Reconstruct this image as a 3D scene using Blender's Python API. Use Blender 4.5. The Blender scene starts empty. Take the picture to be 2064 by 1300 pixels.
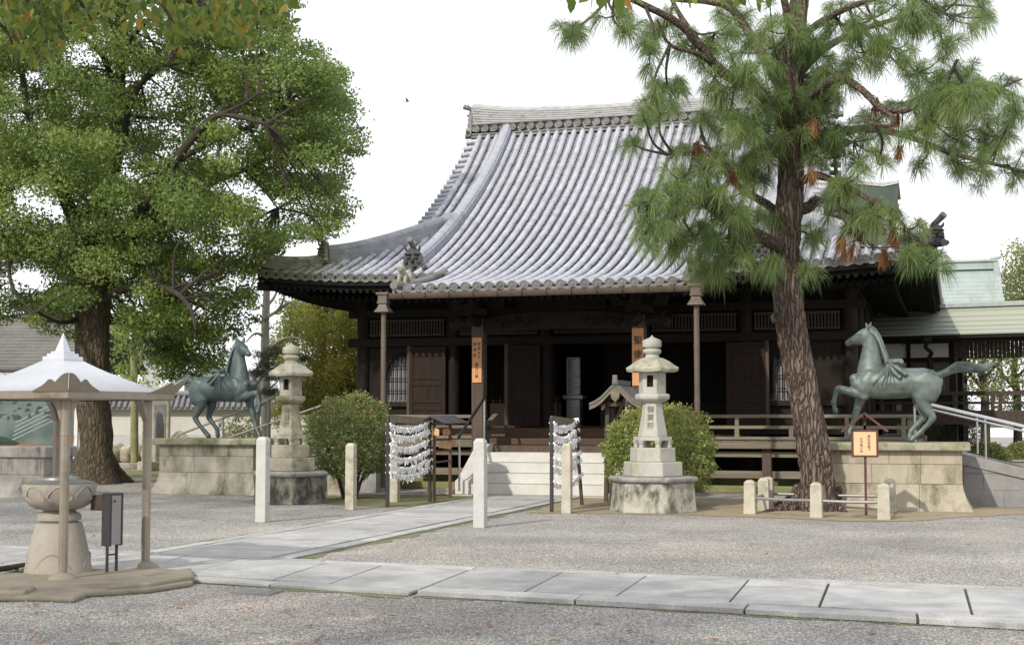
import bpy, bmesh, math, random
import numpy as np
from mathutils import Vector, Matrix
R = math.radians
C = bpy.context.scene.collection
SC = bpy.context.scene

# ---------------------------------------------------------------- camera, sky, sun, exposure
F_PX, CX, CY, Y_HOR, EYE = 2911.0, 1032.0, 650.0, 842.0, 1.6
PITCH = math.atan((Y_HOR - CY) / F_PX)
YAW = R(17.03)
cam = bpy.data.cameras.new('camera')
cam.sensor_width = 36.0
cam.lens = F_PX / 2064.0 * 36.0
cam.clip_start = 0.1
cam.clip_end = 3000
camo = bpy.data.objects.new('camera', cam)
camo.location = (0, 0, EYE)
camo.rotation_euler = (R(90) + PITCH, 0, YAW)
C.objects.link(camo)
SC.camera = camo

SUN_EL, SUN_AZ = R(34), R(-16)          # azimuth of the light's travel, from +Y towards -X negative = towards +X
w = bpy.data.worlds.new("World")
SC.world = w
w.use_nodes = True
nt = w.node_tree
nt.nodes.clear()
sky = nt.nodes.new('ShaderNodeTexSky')
sky.sky_type = 'NISHITA'
sky.sun_disc = False
sky.sun_elevation = SUN_EL
sky.sun_rotation = R(180 + 16)
sky.dust_density = 3.0
cloud = nt.nodes.new('ShaderNodeTexNoise')
cloud.inputs['Scale'].default_value = 1.6
cloud.inputs['Detail'].default_value = 5
ramp = nt.nodes.new('ShaderNodeValToRGB')
ramp.color_ramp.elements[0].position = 0.3
ramp.color_ramp.elements[0].color = (9.3, 9.6, 10.2, 1)
ramp.color_ramp.elements[1].position = 0.7
ramp.color_ramp.elements[1].color = (11.2, 11.2, 11.3, 1)
mix = nt.nodes.new('ShaderNodeMixRGB')
mix.inputs[0].default_value = 0.88       # a thin bright overcast over the clear sky
bg = nt.nodes.new('ShaderNodeBackground')
bg.inputs[1].default_value = 0.122
out = nt.nodes.new('ShaderNodeOutputWorld')
nt.links.new(cloud.outputs[0], ramp.inputs[0])
nt.links.new(sky.outputs[0], mix.inputs[1])
nt.links.new(ramp.outputs[0], mix.inputs[2])
nt.links.new(mix.outputs[0], bg.inputs[0])
nt.links.new(bg.outputs[0], out.inputs[0])

sl = bpy.data.lights.new('sun', 'SUN')
sl.energy = 3.2
sl.angle = R(1.0)
sl.color = (1.0, 0.93, 0.82)
so = bpy.data.objects.new('sun', sl)
C.objects.link(so)
sd = Vector((math.sin(R(16)) * math.cos(SUN_EL), math.cos(R(16)) * math.cos(SUN_EL), -math.sin(SUN_EL)))
so.rotation_euler = sd.to_track_quat('-Z', 'Y').to_euler()
SC.view_settings.view_transform = 'Standard'
SC.view_settings.look = 'None'
SC.view_settings.exposure = 0.12
SC.view_settings.gamma = 1.0
SC.view_settings.use_curve_mapping = False

# ---------------------------------------------------------------- helpers
def ray(px, py):
    u = (px - CX) / F_PX
    v = (CY - py) / F_PX
    sa, ca, sp, cp = math.sin(YAW), math.cos(YAW), math.sin(PITCH), math.cos(PITCH)
    return (-sa * cp + u * ca + v * sa * sp, ca * cp + u * sa - v * ca * sp, sp + v * cp)

def gnd(px, py, z=0.0):                  # point of the plane z seen at a pixel of the photograph
    d = ray(px, py)
    t = (z - EYE) / d[2]
    return Vector((d[0] * t, d[1] * t, z))

def at(px, py, Y):                       # point seen at a pixel, at depth Y
    d = ray(px, py)
    t = Y / d[1]
    return Vector((d[0] * t, Y, EYE + d[2] * t))

WL = {}
def wloc(o):
    return WL.get(o.name, Vector((0, 0, 0)))

def tag(o, label=None, cat=None, group=None, kind=None):
    if label: o['label'] = label
    if cat: o['category'] = cat
    if group: o['group'] = group
    if kind: o['kind'] = kind
    return o

def empty(name, loc, label=None, cat=None, group=None):
    o = bpy.data.objects.new(name, None)
    o.empty_display_size = 0.2
    C.objects.link(o)
    o.location = loc
    WL[o.name] = Vector(loc)
    return tag(o, label, cat, group)

def link_mesh(name, me, mat, parent=None, origin=None, smooth=None, bevel=None):
    if mat is not None:
        me.materials.append(mat)
    o = bpy.data.objects.new(name, me)
    C.objects.link(o)
    org = Vector(origin) if origin is not None else (wloc(parent) if parent is not None else Vector((0, 0, 0)))
    me.transform(Matrix.Translation(-org))
    if parent is not None:
        o.parent = parent
        o.location = org - wloc(parent)
    else:
        o.location = org
    WL[o.name] = org
    if smooth is not None:
        me.polygons.foreach_set('use_smooth', [True] * len(me.polygons))
        me.set_sharp_from_angle(angle=R(smooth))
    if bevel:
        b = o.modifiers.new('bevel', 'BEVEL')
        b.width = bevel
        b.segments = 2
        b.limit_method = 'ANGLE'
        b.angle_limit = R(40)
    return o

class MB:
    def __init__(s):
        s.v = []
        s.f = []
    def add(s, vs, fs):
        n = len(s.v)
        s.v.extend([tuple(p) for p in vs])
        s.f.extend([tuple(i + n for i in f) for f in fs])
        return s
    def hexa(s, p):                      # 8 points: bottom loop then top loop
        return s.add(p, [(3, 2, 1, 0), (4, 5, 6, 7), (0, 1, 5, 4), (1, 2, 6, 5), (2, 3, 7, 6), (3, 0, 4, 7)])
    def box(s, c, d, rz=0.0, ry=0.0, rx=0.0):
        hx, hy, hz = d[0] / 2, d[1] / 2, d[2] / 2
        M = Matrix.Translation(Vector(c)) @ Matrix.Rotation(rz, 4, 'Z') @ Matrix.Rotation(ry, 4, 'Y') @ Matrix.Rotation(rx, 4, 'X')
        q = [M @ Vector(t) for t in ((-hx, -hy, -hz), (hx, -hy, -hz), (hx, hy, -hz), (-hx, hy, -hz), (-hx, -hy, hz), (hx, -hy, hz), (hx, hy, hz), (-hx, hy, hz))]
        return s.hexa(q)
    def bb(s, x0, x1, y0, y1, z0, z1):
        return s.box(((x0 + x1) / 2, (y0 + y1) / 2, (z0 + z1) / 2), (abs(x1 - x0), abs(y1 - y0), abs(z1 - z0)))
    def bar(s, a, b, wd, ht, up=(0, 0, 1)):   # rectangular bar between two points
        a, b = Vector(a), Vector(b)
        t = (b - a).normalized()
        u = Vector(up)
        r = t.cross(u)
        if r.length < 1e-4:
            r = t.cross(Vector((0, 1, 0)))
        r.normalize()
        u = r.cross(t)
        r = r * wd / 2
        u = u * ht / 2
        return s.hexa([a - r - u, a + r - u, a + r + u, a - r + u, b - r - u, b + r - u, b + r + u, b - r + u])
    def tube(s, pts, rad, n=10, cap=True, jitter=None):
        pts = [Vector(p) for p in pts]
        if not hasattr(rad, '__len__'):
            rad = [rad] * len(pts)
        base = len(s.v)
        prev = None
        for i, p in enumerate(pts):
            t = (pts[min(i + 1, len(pts) - 1)] - pts[max(i - 1, 0)])
            if t.length < 1e-9:
                t = Vector((0, 0, 1))
            t.normalize()
            if prev is None:
                a = Vector((1, 0, 0)) if abs(t.x) < 0.8 else Vector((0, 1, 0))
                a = (a - t * a.dot(t)).normalized()
            else:
                a = (prev - t * prev.dot(t))
                a = a.normalized() if a.length > 1e-6 else prev
            prev = a
            b = t.cross(a)
            for k in range(n):
                th = 2 * math.pi * k / n
                r = rad[i] * (1 + (jitter(i, k) if jitter else 0))
                s.v.append(tuple(p + a * (r * math.cos(th)) + b * (r * math.sin(th))))
        for i in range(len(pts) - 1):
            for k in range(n):
                k2 = (k + 1) % n
                s.f.append((base + i * n + k, base + i * n + k2, base + (i + 1) * n + k2, base + (i + 1) * n + k))
        if cap:
            s.f.append(tuple(base + k for k in reversed(range(n))))
            e = base + (len(pts) - 1) * n
            s.f.append(tuple(e + k for k in range(n)))
        return s
    def lathe(s, c, prof, n=24, rot=0.0, mod=None, cap=True):   # prof: list of (radius, z)
        base = len(s.v)
        for i, (r, z) in enumerate(prof):
            for k in range(n):
                th = rot + 2 * math.pi * k / n
                q = r * (mod(th, i) if mod else 1)
                s.v.append((c[0] + q * math.cos(th), c[1] + q * math.sin(th), c[2] + z))
        for i in range(len(prof) - 1):
            for k in range(n):
                k2 = (k + 1) % n
                s.f.append((base + i * n + k, base + i * n + k2, base + (i + 1) * n + k2, base + (i + 1) * n + k))
        if cap:
            s.f.append(tuple(base + k for k in reversed(range(n))))
            e = base + (len(prof) - 1) * n
            s.f.append(tuple(e + k for k in range(n)))
        return s
    def loft(s, loops, cap=True, closed=True):
        base = len(s.v)
        n = len(loops[0])
        for l in loops:
            s.v.extend([tuple(p) for p in l])
        for i in range(len(loops) - 1):
            for k in range(n if closed else n - 1):
                k2 = (k + 1) % n
                s.f.append((base + i * n + k, base + i * n + k2, base + (i + 1) * n + k2, base + (i + 1) * n + k))
        if cap:
            s.f.append(tuple(base + k for k in reversed(range(n))))
            e = base + (len(loops) - 1) * n
            s.f.append(tuple(e + k for k in range(n)))
        return s
    def prism(s, poly, a, b):            # poly of points swept by vector from a offset to b offset
        a, b = Vector(a), Vector(b)
        return s.loft([[Vector(p) + a for p in poly], [Vector(p) + b for p in poly]])
    def mesh(s, name):
        me = bpy.data.meshes.new(name)
        me.from_pydata(s.v, [], s.f)
        me.update()
        return me
    def build(s, name, mat, parent=None, origin=None, smooth=None, bevel=None, fix=True):
        me = s.mesh(name)
        if fix:
            bm = bmesh.new()
            bm.from_mesh(me)
            bmesh.ops.recalc_face_normals(bm, faces=bm.faces)
            bm.to_mesh(me)
            bm.free()
        if origin is None and parent is None:
            a = np.array(s.v)
            origin = ((a[:, 0].min() + a[:, 0].max()) / 2, (a[:, 1].min() + a[:, 1].max()) / 2, a[:, 2].min())
        return link_mesh(name, me, mat, parent, origin, smooth, bevel)

def copy_thing(root, loc, rz=0.0, label=None):
    c = root.copy()
    C.objects.link(c)
    c.location = loc
    c.rotation_euler = (0, 0, rz)
    if label: c['label'] = label
    for ch in list(root.children):
        d = ch.copy()
        C.objects.link(d)
        d.parent = c
        for g in list(ch.children):
            e = g.copy()
            C.objects.link(e)
            e.parent = d
    return c

def smooth_path(pts, n=6):               # Catmull-Rom through the points
    P = [Vector(p) for p in pts]
    P = [P[0] * 2 - P[1]] + P + [P[-1] * 2 - P[-2]]
    o = []
    for i in range(1, len(P) - 2):
        for k in range(n):
            t = k / n
            a, b, c_, d = P[i - 1], P[i], P[i + 1], P[i + 2]
            o.append(0.5 * ((2 * b) + (c_ - a) * t + (2 * a - 5 * b + 4 * c_ - d) * t * t + (3 * b - a - 3 * c_ + d) * t ** 3))
    o.append(P[-2])
    return o

def text(body, size, loc, mat, parent, name='lettering', tilt=0.0, rz=0.0, thick=0.002, bold=0.0, spacing=1.0):
    cu = bpy.data.curves.new('lettering', 'FONT')
    cu.body = '\n'.join(body)
    cu.size = size
    cu.align_x = 'CENTER'
    cu.align_y = 'CENTER'
    cu.space_line = spacing
    cu.extrude = thick
    cu.offset = bold
    t = bpy.data.objects.new('lettering_source', cu)
    C.objects.link(t)
    dg = bpy.context.evaluated_depsgraph_get()
    dg.update()
    me = bpy.data.meshes.new_from_object(t.evaluated_get(dg))
    bpy.data.objects.remove(t)
    me.transform(Matrix.Translation(Vector(loc)) @ Matrix.Rotation(rz, 4, 'Z') @ Matrix.Rotation(R(90) + tilt, 4, 'X'))
    me.materials.clear()
    return link_mesh(name, me, mat, parent)

def quads_mesh(name, V, mat, parent=None, origin=None, rnd=None):    # V: (n,4,3) array
    n = len(V)
    me = bpy.data.meshes.new(name)
    me.vertices.add(n * 4)
    me.vertices.foreach_set('co', V.reshape(-1).astype(np.float32))
    me.loops.add(n * 4)
    me.loops.foreach_set('vertex_index', np.arange(n * 4, dtype=np.int32))
    me.polygons.add(n)
    me.polygons.foreach_set('loop_start', np.arange(0, n * 4, 4, dtype=np.int32))
    me.update(calc_edges=True)
    a = me.attributes.new('rnd', 'FLOAT', 'FACE')
    a.data.foreach_set('value', (rnd if rnd is not None else np.random.rand(n)).astype(np.float32))
    return link_mesh(name, me, mat, parent, origin)

rng = np.random.default_rng(7)
random.seed(7)
np.random.seed(7)

def unit(a):
    return a / np.maximum(np.linalg.norm(a, axis=-1, keepdims=True), 1e-9)

def leaf_quads(P, size, ratio=0.5, down=0.2, vary=0.35, outward=None):
    n = len(P)
    a = unit(rng.normal(size=(n, 3)) + np.array([0, 0, -down]) + (outward * 0.8 if outward is not None else 0))
    b = unit(np.cross(a, rng.normal(size=(n, 3))))
    L = size * (1 + vary * rng.uniform(-1, 1, size=(n, 1)))
    W = L * ratio
    return np.stack([P - a * L / 2, P + b * W / 2 + a * L * 0.06, P + a * L / 2, P - b * W / 2 + a * L * 0.06], axis=1)

def clump_points(centers, radii, counts, shell=0.45):
    out_p, out_d, ids = [], [], []
    for i, (c, r, k) in enumerate(zip(centers, radii, counts)):
        d = unit(rng.normal(size=(k, 3)))
        q = rng.uniform(0, 1, size=(k, 1)) ** shell
        out_p.append(np.array(c) + d * q * np.array(r))
        out_d.append(d)
        ids.append(np.full(k, i))
    return np.concatenate(out_p), np.concatenate(out_d), np.concatenate(ids)
# ---------------------------------------------------------------- materials
def new_mat(name):
    m = bpy.data.materials.new(name)
    m.use_nodes = True
    t = m.node_tree
    return m, t, t.nodes['Principled BSDF']

def noise_mat(name, c1, c2, scale=4.0, rough=0.7, bump=0.3, bscale=40.0, stain=None, stain_scale=0.8, stain_lo=0.52, stain_hi=0.7,
              stretch=(1, 1, 1), spec=0.4, metal=0.0, detail=6, bdist=0.01, speck=None):
    m, t, p = new_mat(name)
    tc = t.nodes.new('ShaderNodeTexCoord')
    oi = t.nodes.new('ShaderNodeObjectInfo')
    va = t.nodes.new('ShaderNodeVectorMath'); va.operation = 'ADD'
    sc = t.nodes.new('ShaderNodeMath'); sc.operation = 'MULTIPLY'; sc.inputs[1].default_value = 53.0
    t.links.new(oi.outputs['Random'], sc.inputs[0])
    mp = t.nodes.new('ShaderNodeMapping'); mp.inputs['Scale'].default_value = stretch
    t.links.new(tc.outputs['Object'], va.inputs[0]); t.links.new(sc.outputs[0], va.inputs[1])
    t.links.new(va.outputs[0], mp.inputs[0])
    n = t.nodes.new('ShaderNodeTexNoise'); n.inputs['Scale'].default_value = scale; n.inputs['Detail'].default_value = detail; n.inputs['Roughness'].default_value = 0.65
    t.links.new(mp.outputs[0], n.inputs['Vector'])
    r = t.nodes.new('ShaderNodeValToRGB')
    r.color_ramp.elements[0].position = 0.32; r.color_ramp.elements[0].color = (*c1, 1)
    r.color_ramp.elements[1].position = 0.68; r.color_ramp.elements[1].color = (*c2, 1)
    t.links.new(n.outputs[0], r.inputs[0])
    col = r.outputs[0]
    if speck:
        n3 = t.nodes.new('ShaderNodeTexNoise'); n3.inputs['Scale'].default_value = speck[0]; n3.inputs['Detail'].default_value = 2
        t.links.new(tc.outputs['Object'], n3.inputs['Vector'])
        mr = t.nodes.new('ShaderNodeMapRange'); mr.inputs[1].default_value = 0.3; mr.inputs[2].default_value = 0.7; mr.inputs[3].default_value = 1 - speck[1]; mr.inputs[4].default_value = 1 + speck[1]
        t.links.new(n3.outputs[0], mr.inputs[0])
        vm = t.nodes.new('ShaderNodeVectorMath'); vm.operation = 'SCALE'
        t.links.new(col, vm.inputs[0]); t.links.new(mr.outputs[0], vm.inputs['Scale'])
        col = vm.outputs[0]
    if stain:
        n2 = t.nodes.new('ShaderNodeTexNoise'); n2.inputs['Scale'].default_value = stain_scale; n2.inputs['Detail'].default_value = 8; n2.inputs['Roughness'].default_value = 0.7
        t.links.new(mp.outputs[0], n2.inputs['Vector'])
        r2 = t.nodes.new('ShaderNodeValToRGB')
        r2.color_ramp.elements[0].position = stain_lo; r2.color_ramp.elements[0].color = (0, 0, 0, 1)
        r2.color_ramp.elements[1].position = stain_hi; r2.color_ramp.elements[1].color = (1, 1, 1, 1)
        t.links.new(n2.outputs[0], r2.inputs[0])
        mx = t.nodes.new('ShaderNodeMixRGB')
        t.links.new(r2.outputs[0], mx.inputs[0]); t.links.new(col, mx.inputs[1]); mx.inputs[2].default_value = (*stain, 1)
        col = mx.outputs[0]
    t.links.new(col, p.inputs['Base Color'])
    p.inputs['Roughness'].default_value = rough
    p.inputs['Metallic'].default_value = metal
    p.inputs['Specular IOR Level'].default_value = spec
    if bump:
        nb = t.nodes.new('ShaderNodeTexNoise'); nb.inputs['Scale'].default_value = bscale; nb.inputs['Detail'].default_value = 4
        t.links.new(mp.outputs[0], nb.inputs['Vector'])
        b = t.nodes.new('ShaderNodeBump'); b.inputs['Strength'].default_value = bump; b.inputs['Distance'].default_value = bdist
        t.links.new(nb.outputs[0], b.inputs['Height']); t.links.new(b.outputs[0], p.inputs['Normal'])
    return m

def leaf_mat(name, stops, trans=0.35, rough=0.45, spec=0.3):
    m, t, p = new_mat(name)
    a = t.nodes.new('ShaderNodeAttribute'); a.attribute_name = 'rnd'
    r = t.nodes.new('ShaderNodeValToRGB')
    els = r.color_ramp.elements
    els[0].position = stops[0][0]; els[0].color = (*stops[0][1], 1)
    els[1].position = stops[-1][0]; els[1].color = (*stops[-1][1], 1)
    for pos, c in stops[1:-1]:
        e = els.new(pos); e.color = (*c, 1)
    t.links.new(a.outputs['Fac'], r.inputs[0])
    t.links.new(r.outputs[0], p.inputs['Base Color'])
    p.inputs['Roughness'].default_value = rough
    p.inputs['Specular IOR Level'].default_value = spec
    tr = t.nodes.new('ShaderNodeBsdfTranslucent')
    t.links.new(r.outputs[0], tr.inputs['Color'])
    mx = t.nodes.new('ShaderNodeMixShader'); mx.inputs[0].default_value = trans
    o = t.nodes['Material Output']
    t.links.new(p.outputs[0], mx.inputs[1]); t.links.new(tr.outputs[0], mx.inputs[2]); t.links.new(mx.outputs[0], o.inputs['Surface'])
    return m

def gravel_mat():
    m, t, p = new_mat('gravel')
    tc = t.nodes.new('ShaderNodeTexCoord')
    v = t.nodes.new('ShaderNodeTexVoronoi'); v.inputs['Scale'].default_value = 78
    t.links.new(tc.outputs['Object'], v.inputs['Vector'])
    sp = t.nodes.new('ShaderNodeSeparateColor'); t.links.new(v.outputs['Color'], sp.inputs[0])
    r = t.nodes.new('ShaderNodeValToRGB')
    e = r.color_ramp.elements
    e[0].position = 0.0; e[0].color = (0.085, 0.084, 0.082, 1)
    e[1].position = 1.0; e[1].color = (0.72, 0.70, 0.66, 1)
    for pos, c in ((0.25, (0.20, 0.197, 0.19)), (0.55, (0.33, 0.322, 0.31)), (0.78, (0.43, 0.385, 0.33)), (0.9, (0.50, 0.48, 0.45))):
        q = e.new(pos); q.color = (*c, 1)
    t.links.new(sp.outputs[0], r.inputs[0])
    n = t.nodes.new('ShaderNodeTexNoise'); n.inputs['Scale'].default_value = 0.45; n.inputs['Detail'].default_value = 7; n.inputs['Roughness'].default_value = 0.6
    t.links.new(tc.outputs['Object'], n.inputs['Vector'])
    mr = t.nodes.new('ShaderNodeMapRange'); mr.inputs[1].default_value = 0.3; mr.inputs[2].default_value = 0.7; mr.inputs[3].default_value = 0.74; mr.inputs[4].default_value = 1.26
    t.links.new(n.outputs[0], mr.inputs[0])
    s1 = t.nodes.new('ShaderNodeVectorMath'); s1.operation = 'SCALE'
    t.links.new(r.outputs[0], s1.inputs[0]); t.links.new(mr.outputs[0], s1.inputs['Scale'])
    n2 = t.nodes.new('ShaderNodeTexNoise'); n2.inputs['Scale'].default_value = 0.22; n2.inputs['Detail'].default_value = 6
    t.links.new(tc.outputs['Object'], n2.inputs['Vector'])
    r2 = t.nodes.new('ShaderNodeValToRGB'); r2.color_ramp.elements[0].position = 0.5; r2.color_ramp.elements[1].position = 0.66
    r2.color_ramp.elements[1].color = (0.6, 0.6, 0.6, 1); r2.color_ramp.elements[0].color = (0, 0, 0, 1)
    t.links.new(n2.outputs[0], r2.inputs[0])
    mx = t.nodes.new('ShaderNodeMixRGB'); mx.blend_type = 'MULTIPLY'
    mx.inputs[2].default_value = (1.08, 0.99, 0.89, 1)
    t.links.new(r2.outputs[0], mx.inputs[0]); t.links.new(s1.outputs[0], mx.inputs[1])
    t.links.new(mx.outputs[0], p.inputs['Base Color'])
    p.inputs['Roughness'].default_value = 0.85
    p.inputs['Specular IOR Level'].default_value = 0.25
    b = t.nodes.new('ShaderNodeBump'); b.inputs['Strength'].default_value = 0.9; b.inputs['Distance'].default_value = 0.012; b.invert = True
    nb = t.nodes.new('ShaderNodeTexNoise'); nb.inputs['Scale'].default_value = 9; nb.inputs['Detail'].default_value = 4
    t.links.new(tc.outputs['Object'], nb.inputs['Vector'])
    b2 = t.nodes.new('ShaderNodeBump'); b2.inputs['Strength'].default_value = 0.5; b2.inputs['Distance'].default_value = 0.05
    t.links.new(nb.outputs[0], b2.inputs['Height'])
    t.links.new(v.outputs['Distance'], b.inputs['Height']); t.links.new(b2.outputs[0], b.inputs['Normal']); t.links.new(b.outputs[0], p.inputs['Normal'])
    return m

def bark_mat(name, c1, c2, c3, scale=7, stretch=(1, 1, 0.28), bump=1.0, dist=0.05):
    m, t, p = new_mat(name)
    tc = t.nodes.new('ShaderNodeTexCoord')
    mp = t.nodes.new('ShaderNodeMapping'); mp.inputs['Scale'].default_value = stretch
    t.links.new(tc.outputs['Object'], mp.inputs[0])
    nw = t.nodes.new('ShaderNodeTexNoise'); nw.inputs['Scale'].default_value = 5; nw.inputs['Detail'].default_value = 4
    t.links.new(mp.outputs[0], nw.inputs['Vector'])
    ad = t.nodes.new('ShaderNodeMixRGB'); ad.blend_type = 'ADD'; ad.inputs[0].default_value = 0.22
    t.links.new(mp.outputs[0], ad.inputs[1]); t.links.new(nw.outputs['Color'], ad.inputs[2])
    v = t.nodes.new('ShaderNodeTexVoronoi'); v.feature = 'DISTANCE_TO_EDGE'; v.inputs['Scale'].default_value = scale
    t.links.new(ad.outputs[0], v.inputs['Vector'])
    n = t.nodes.new('ShaderNodeTexNoise'); n.inputs['Scale'].default_value = 14; n.inputs['Detail'].default_value = 8; n.inputs['Roughness'].default_value = 0.75
    t.links.new(mp.outputs[0], n.inputs['Vector'])
    r = t.nodes.new('ShaderNodeValToRGB')
    r.color_ramp.elements[0].position = 0.33; r.color_ramp.elements[0].color = (*c1, 1)
    r.color_ramp.elements[1].position = 0.66; r.color_ramp.elements[1].color = (*c2, 1)
    t.links.new(n.outputs[0], r.inputs[0])
    r2 = t.nodes.new('ShaderNodeValToRGB')
    r2.color_ramp.elements[0].position = 0.0; r2.color_ramp.elements[0].color = (1, 1, 1, 1)
    r2.color_ramp.elements[1].position = 0.14; r2.color_ramp.elements[1].color = (0, 0, 0, 1)
    t.links.new(v.outputs['Distance'], r2.inputs[0])
    mx = t.nodes.new('ShaderNodeMixRGB')
    t.links.new(r2.outputs[0], mx.inputs[0]); t.links.new(r.outputs[0], mx.inputs[1]); mx.inputs[2].default_value = (*c3, 1)
    t.links.new(mx.outputs[0], p.inputs['Base Color'])
    p.inputs['Roughness'].default_value = 0.9; p.inputs['Specular IOR Level'].default_value = 0.15
    mn = t.nodes.new('ShaderNodeMath'); mn.operation = 'MINIMUM'; mn.inputs[1].default_value = 0.25
    t.links.new(v.outputs['Distance'], mn.inputs[0])
    am = t.nodes.new('ShaderNodeMath'); am.operation = 'MULTIPLY_ADD'; am.inputs[1].default_value = 0.22
    t.links.new(n.outputs[0], am.inputs[0]); t.links.new(mn.outputs[0], am.inputs[2])
    b = t.nodes.new('ShaderNodeBump'); b.inputs['Strength'].default_value = bump; b.inputs['Distance'].default_value = dist * 4
    t.links.new(am.outputs[0], b.inputs['Height']); t.links.new(b.outputs[0], p.inputs['Normal'])
    return m

M = {}
M['gravel'] = gravel_mat()
M['slab'] = noise_mat('paving_granite', (0.30, 0.298, 0.292), (0.46, 0.455, 0.445), 2.4, 0.78, 0.4, 130, stain=(0.22, 0.205, 0.165), stain_scale=1.5, stain_lo=0.54, stain_hi=0.8, speck=(120, 0.32))
M['bed'] = noise_mat('mossy_joint', (0.09, 0.095, 0.05), (0.06, 0.055, 0.04), 6, 0.95, 0.5, 60)
M['soil'] = noise_mat('sandy_soil', (0.255, 0.204, 0.1275), (0.323, 0.272, 0.187), 3, 0.95, 0.5, 60, stain=(0.136, 0.1445, 0.0595), stain_scale=1.6, stain_lo=0.55)
M['moss'] = noise_mat('mossy_ground', (0.13, 0.15, 0.05), (0.20, 0.18, 0.10), 4, 0.95, 0.6, 50)
M['lawn'] = noise_mat('lawn', (0.17, 0.20, 0.07), (0.25, 0.24, 0.10), 3, 0.95, 0.6, 50)
M['granite'] = noise_mat('pale_granite', (0.40, 0.40, 0.38), (0.50, 0.495, 0.47), 5, 0.7, 0.3, 120, speck=(190, 0.25))
M['granite_tan'] = noise_mat('weathered_granite', (0.38, 0.35, 0.28), (0.48, 0.45, 0.37), 4, 0.8, 0.35, 110, stain=(0.22, 0.20, 0.13), stain_scale=3, speck=(170, 0.25))
M['lantern'] = noise_mat('lantern_granite', (0.3533, 0.3436, 0.3082), (0.4416, 0.4284, 0.3864), 3.5, 0.75, 0.3, 120, stain=(0.2826, 0.2766, 0.2024), stain_scale=2.4, stain_lo=0.54, speck=(150, 0.14))
M['lantern_mossy_shaded'] = noise_mat('mossy_shaded_lantern_stone', (0.272, 0.255, 0.204), (0.3485, 0.3272, 0.2635), 3.0, 0.85, 0.35, 90, stain=(0.136, 0.1275, 0.0595), stain_scale=2.6, stain_lo=0.46, stain_hi=0.66, speck=(120, 0.2))  # mossy stone, its colour also lowered for the shade over the left lantern
M['lantern_cap'] = noise_mat('lichen_stone', (0.3036, 0.2944, 0.23), (0.4232, 0.4048, 0.3312), 9, 0.9, 0.5, 70, stain=(0.1656, 0.1564, 0.092), stain_scale=5, stain_lo=0.48)
M['stone_base'] = noise_mat('lichened_base_stone', (0.28, 0.275, 0.23), (0.46, 0.44, 0.38), 6, 0.9, 0.5, 60, stain=(0.085, 0.088, 0.06), stain_scale=3.2, stain_lo=0.46, stain_hi=0.6, stretch=(1, 1, 0.6))
M['stone_lip'] = noise_mat('grey_lip_stone', (0.20, 0.19, 0.18), (0.33, 0.32, 0.30), 6, 0.85, 0.4, 60, stain=(0.08, 0.08, 0.07), stain_scale=4)
M['stone_base_dark'] = noise_mat('dark_stained_base_stone', (0.17, 0.165, 0.125), (0.30, 0.285, 0.225), 6, 0.9, 0.5, 60, stain=(0.05, 0.05, 0.04), stain_scale=2.4, stain_lo=0.42, stain_hi=0.56, stretch=(1, 1, 0.6))
M['tuff'] = noise_mat('yellowish_tuff_blocks', (0.33, 0.295, 0.225), (0.43, 0.385, 0.30), 2.6, 0.88, 0.5, 60, stain=(0.135, 0.125, 0.07), stain_scale=1.7, stain_lo=0.50, stain_hi=0.68, stretch=(1.3, 1.3, 0.5), speck=(80, 0.2))
M['tuff_grey'] = noise_mat('greyish_tuff_blocks', (0.27, 0.25, 0.20), (0.37, 0.345, 0.285), 2.6, 0.88, 0.5, 60, stain=(0.10, 0.10, 0.055), stain_scale=1.7, stain_lo=0.48, stain_hi=0.66, stretch=(1.3, 1.3, 0.5), speck=(80, 0.2))
M['stained_stone'] = noise_mat('streaked_wall_stone', (0.255, 0.238, 0.2125), (0.357, 0.34, 0.306), 2.5, 0.9, 0.4, 60, stain=(0.085, 0.06375, 0.0595), stain_scale=1.8, stain_lo=0.5, stain_hi=0.68, stretch=(2.2, 2.2, 0.5))
M['coping'] = noise_mat('mossy_coping', (0.255, 0.238, 0.17), (0.357, 0.3315, 0.255), 3, 0.9, 0.4, 60, stain=(0.0935, 0.1105, 0.02975), stain_scale=2.0, stain_lo=0.45, stain_hi=0.62)
M['dark_granite'] = noise_mat('grey_ramp_granite', (0.20, 0.195, 0.19), (0.29, 0.28, 0.275), 3, 0.8, 0.3, 90, speck=(140, 0.2))
M['white_step'] = noise_mat('white_granite_steps', (0.4816, 0.473, 0.4386), (0.5848, 0.5762, 0.5418), 2.0, 0.75, 0.25, 110, speck=(150, 0.12))
M['moss_stone'] = noise_mat('moss_covered_stone', (0.13, 0.15, 0.045), (0.24, 0.23, 0.12), 4, 0.95, 0.6, 40, stain=(0.08, 0.075, 0.05), stain_scale=2)
M['boulder'] = noise_mat('boulder', (0.26, 0.22, 0.16), (0.46, 0.42, 0.34), 3.5, 0.85, 0.6, 20, stain=(0.13, 0.13, 0.07), stain_scale=2.2, stain_lo=0.52, bdist=0.03)
M['tile'] = noise_mat('smoked_roof_tile', (0.3213, 0.3336, 0.387), (0.4284, 0.4418, 0.495), 5, 0.42, 0.12, 60, stain=(0.2142, 0.2119, 0.216), stain_scale=2.2, stain_lo=0.55, stain_hi=0.8, spec=0.6)
M['tile_pan'] = noise_mat('roof_pan_tile', (0.20, 0.20, 0.215), (0.31, 0.31, 0.33), 6, 0.5, 0.12, 60, stain=(0.13, 0.125, 0.115), stain_scale=2.2, stain_lo=0.5, spec=0.5)
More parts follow.
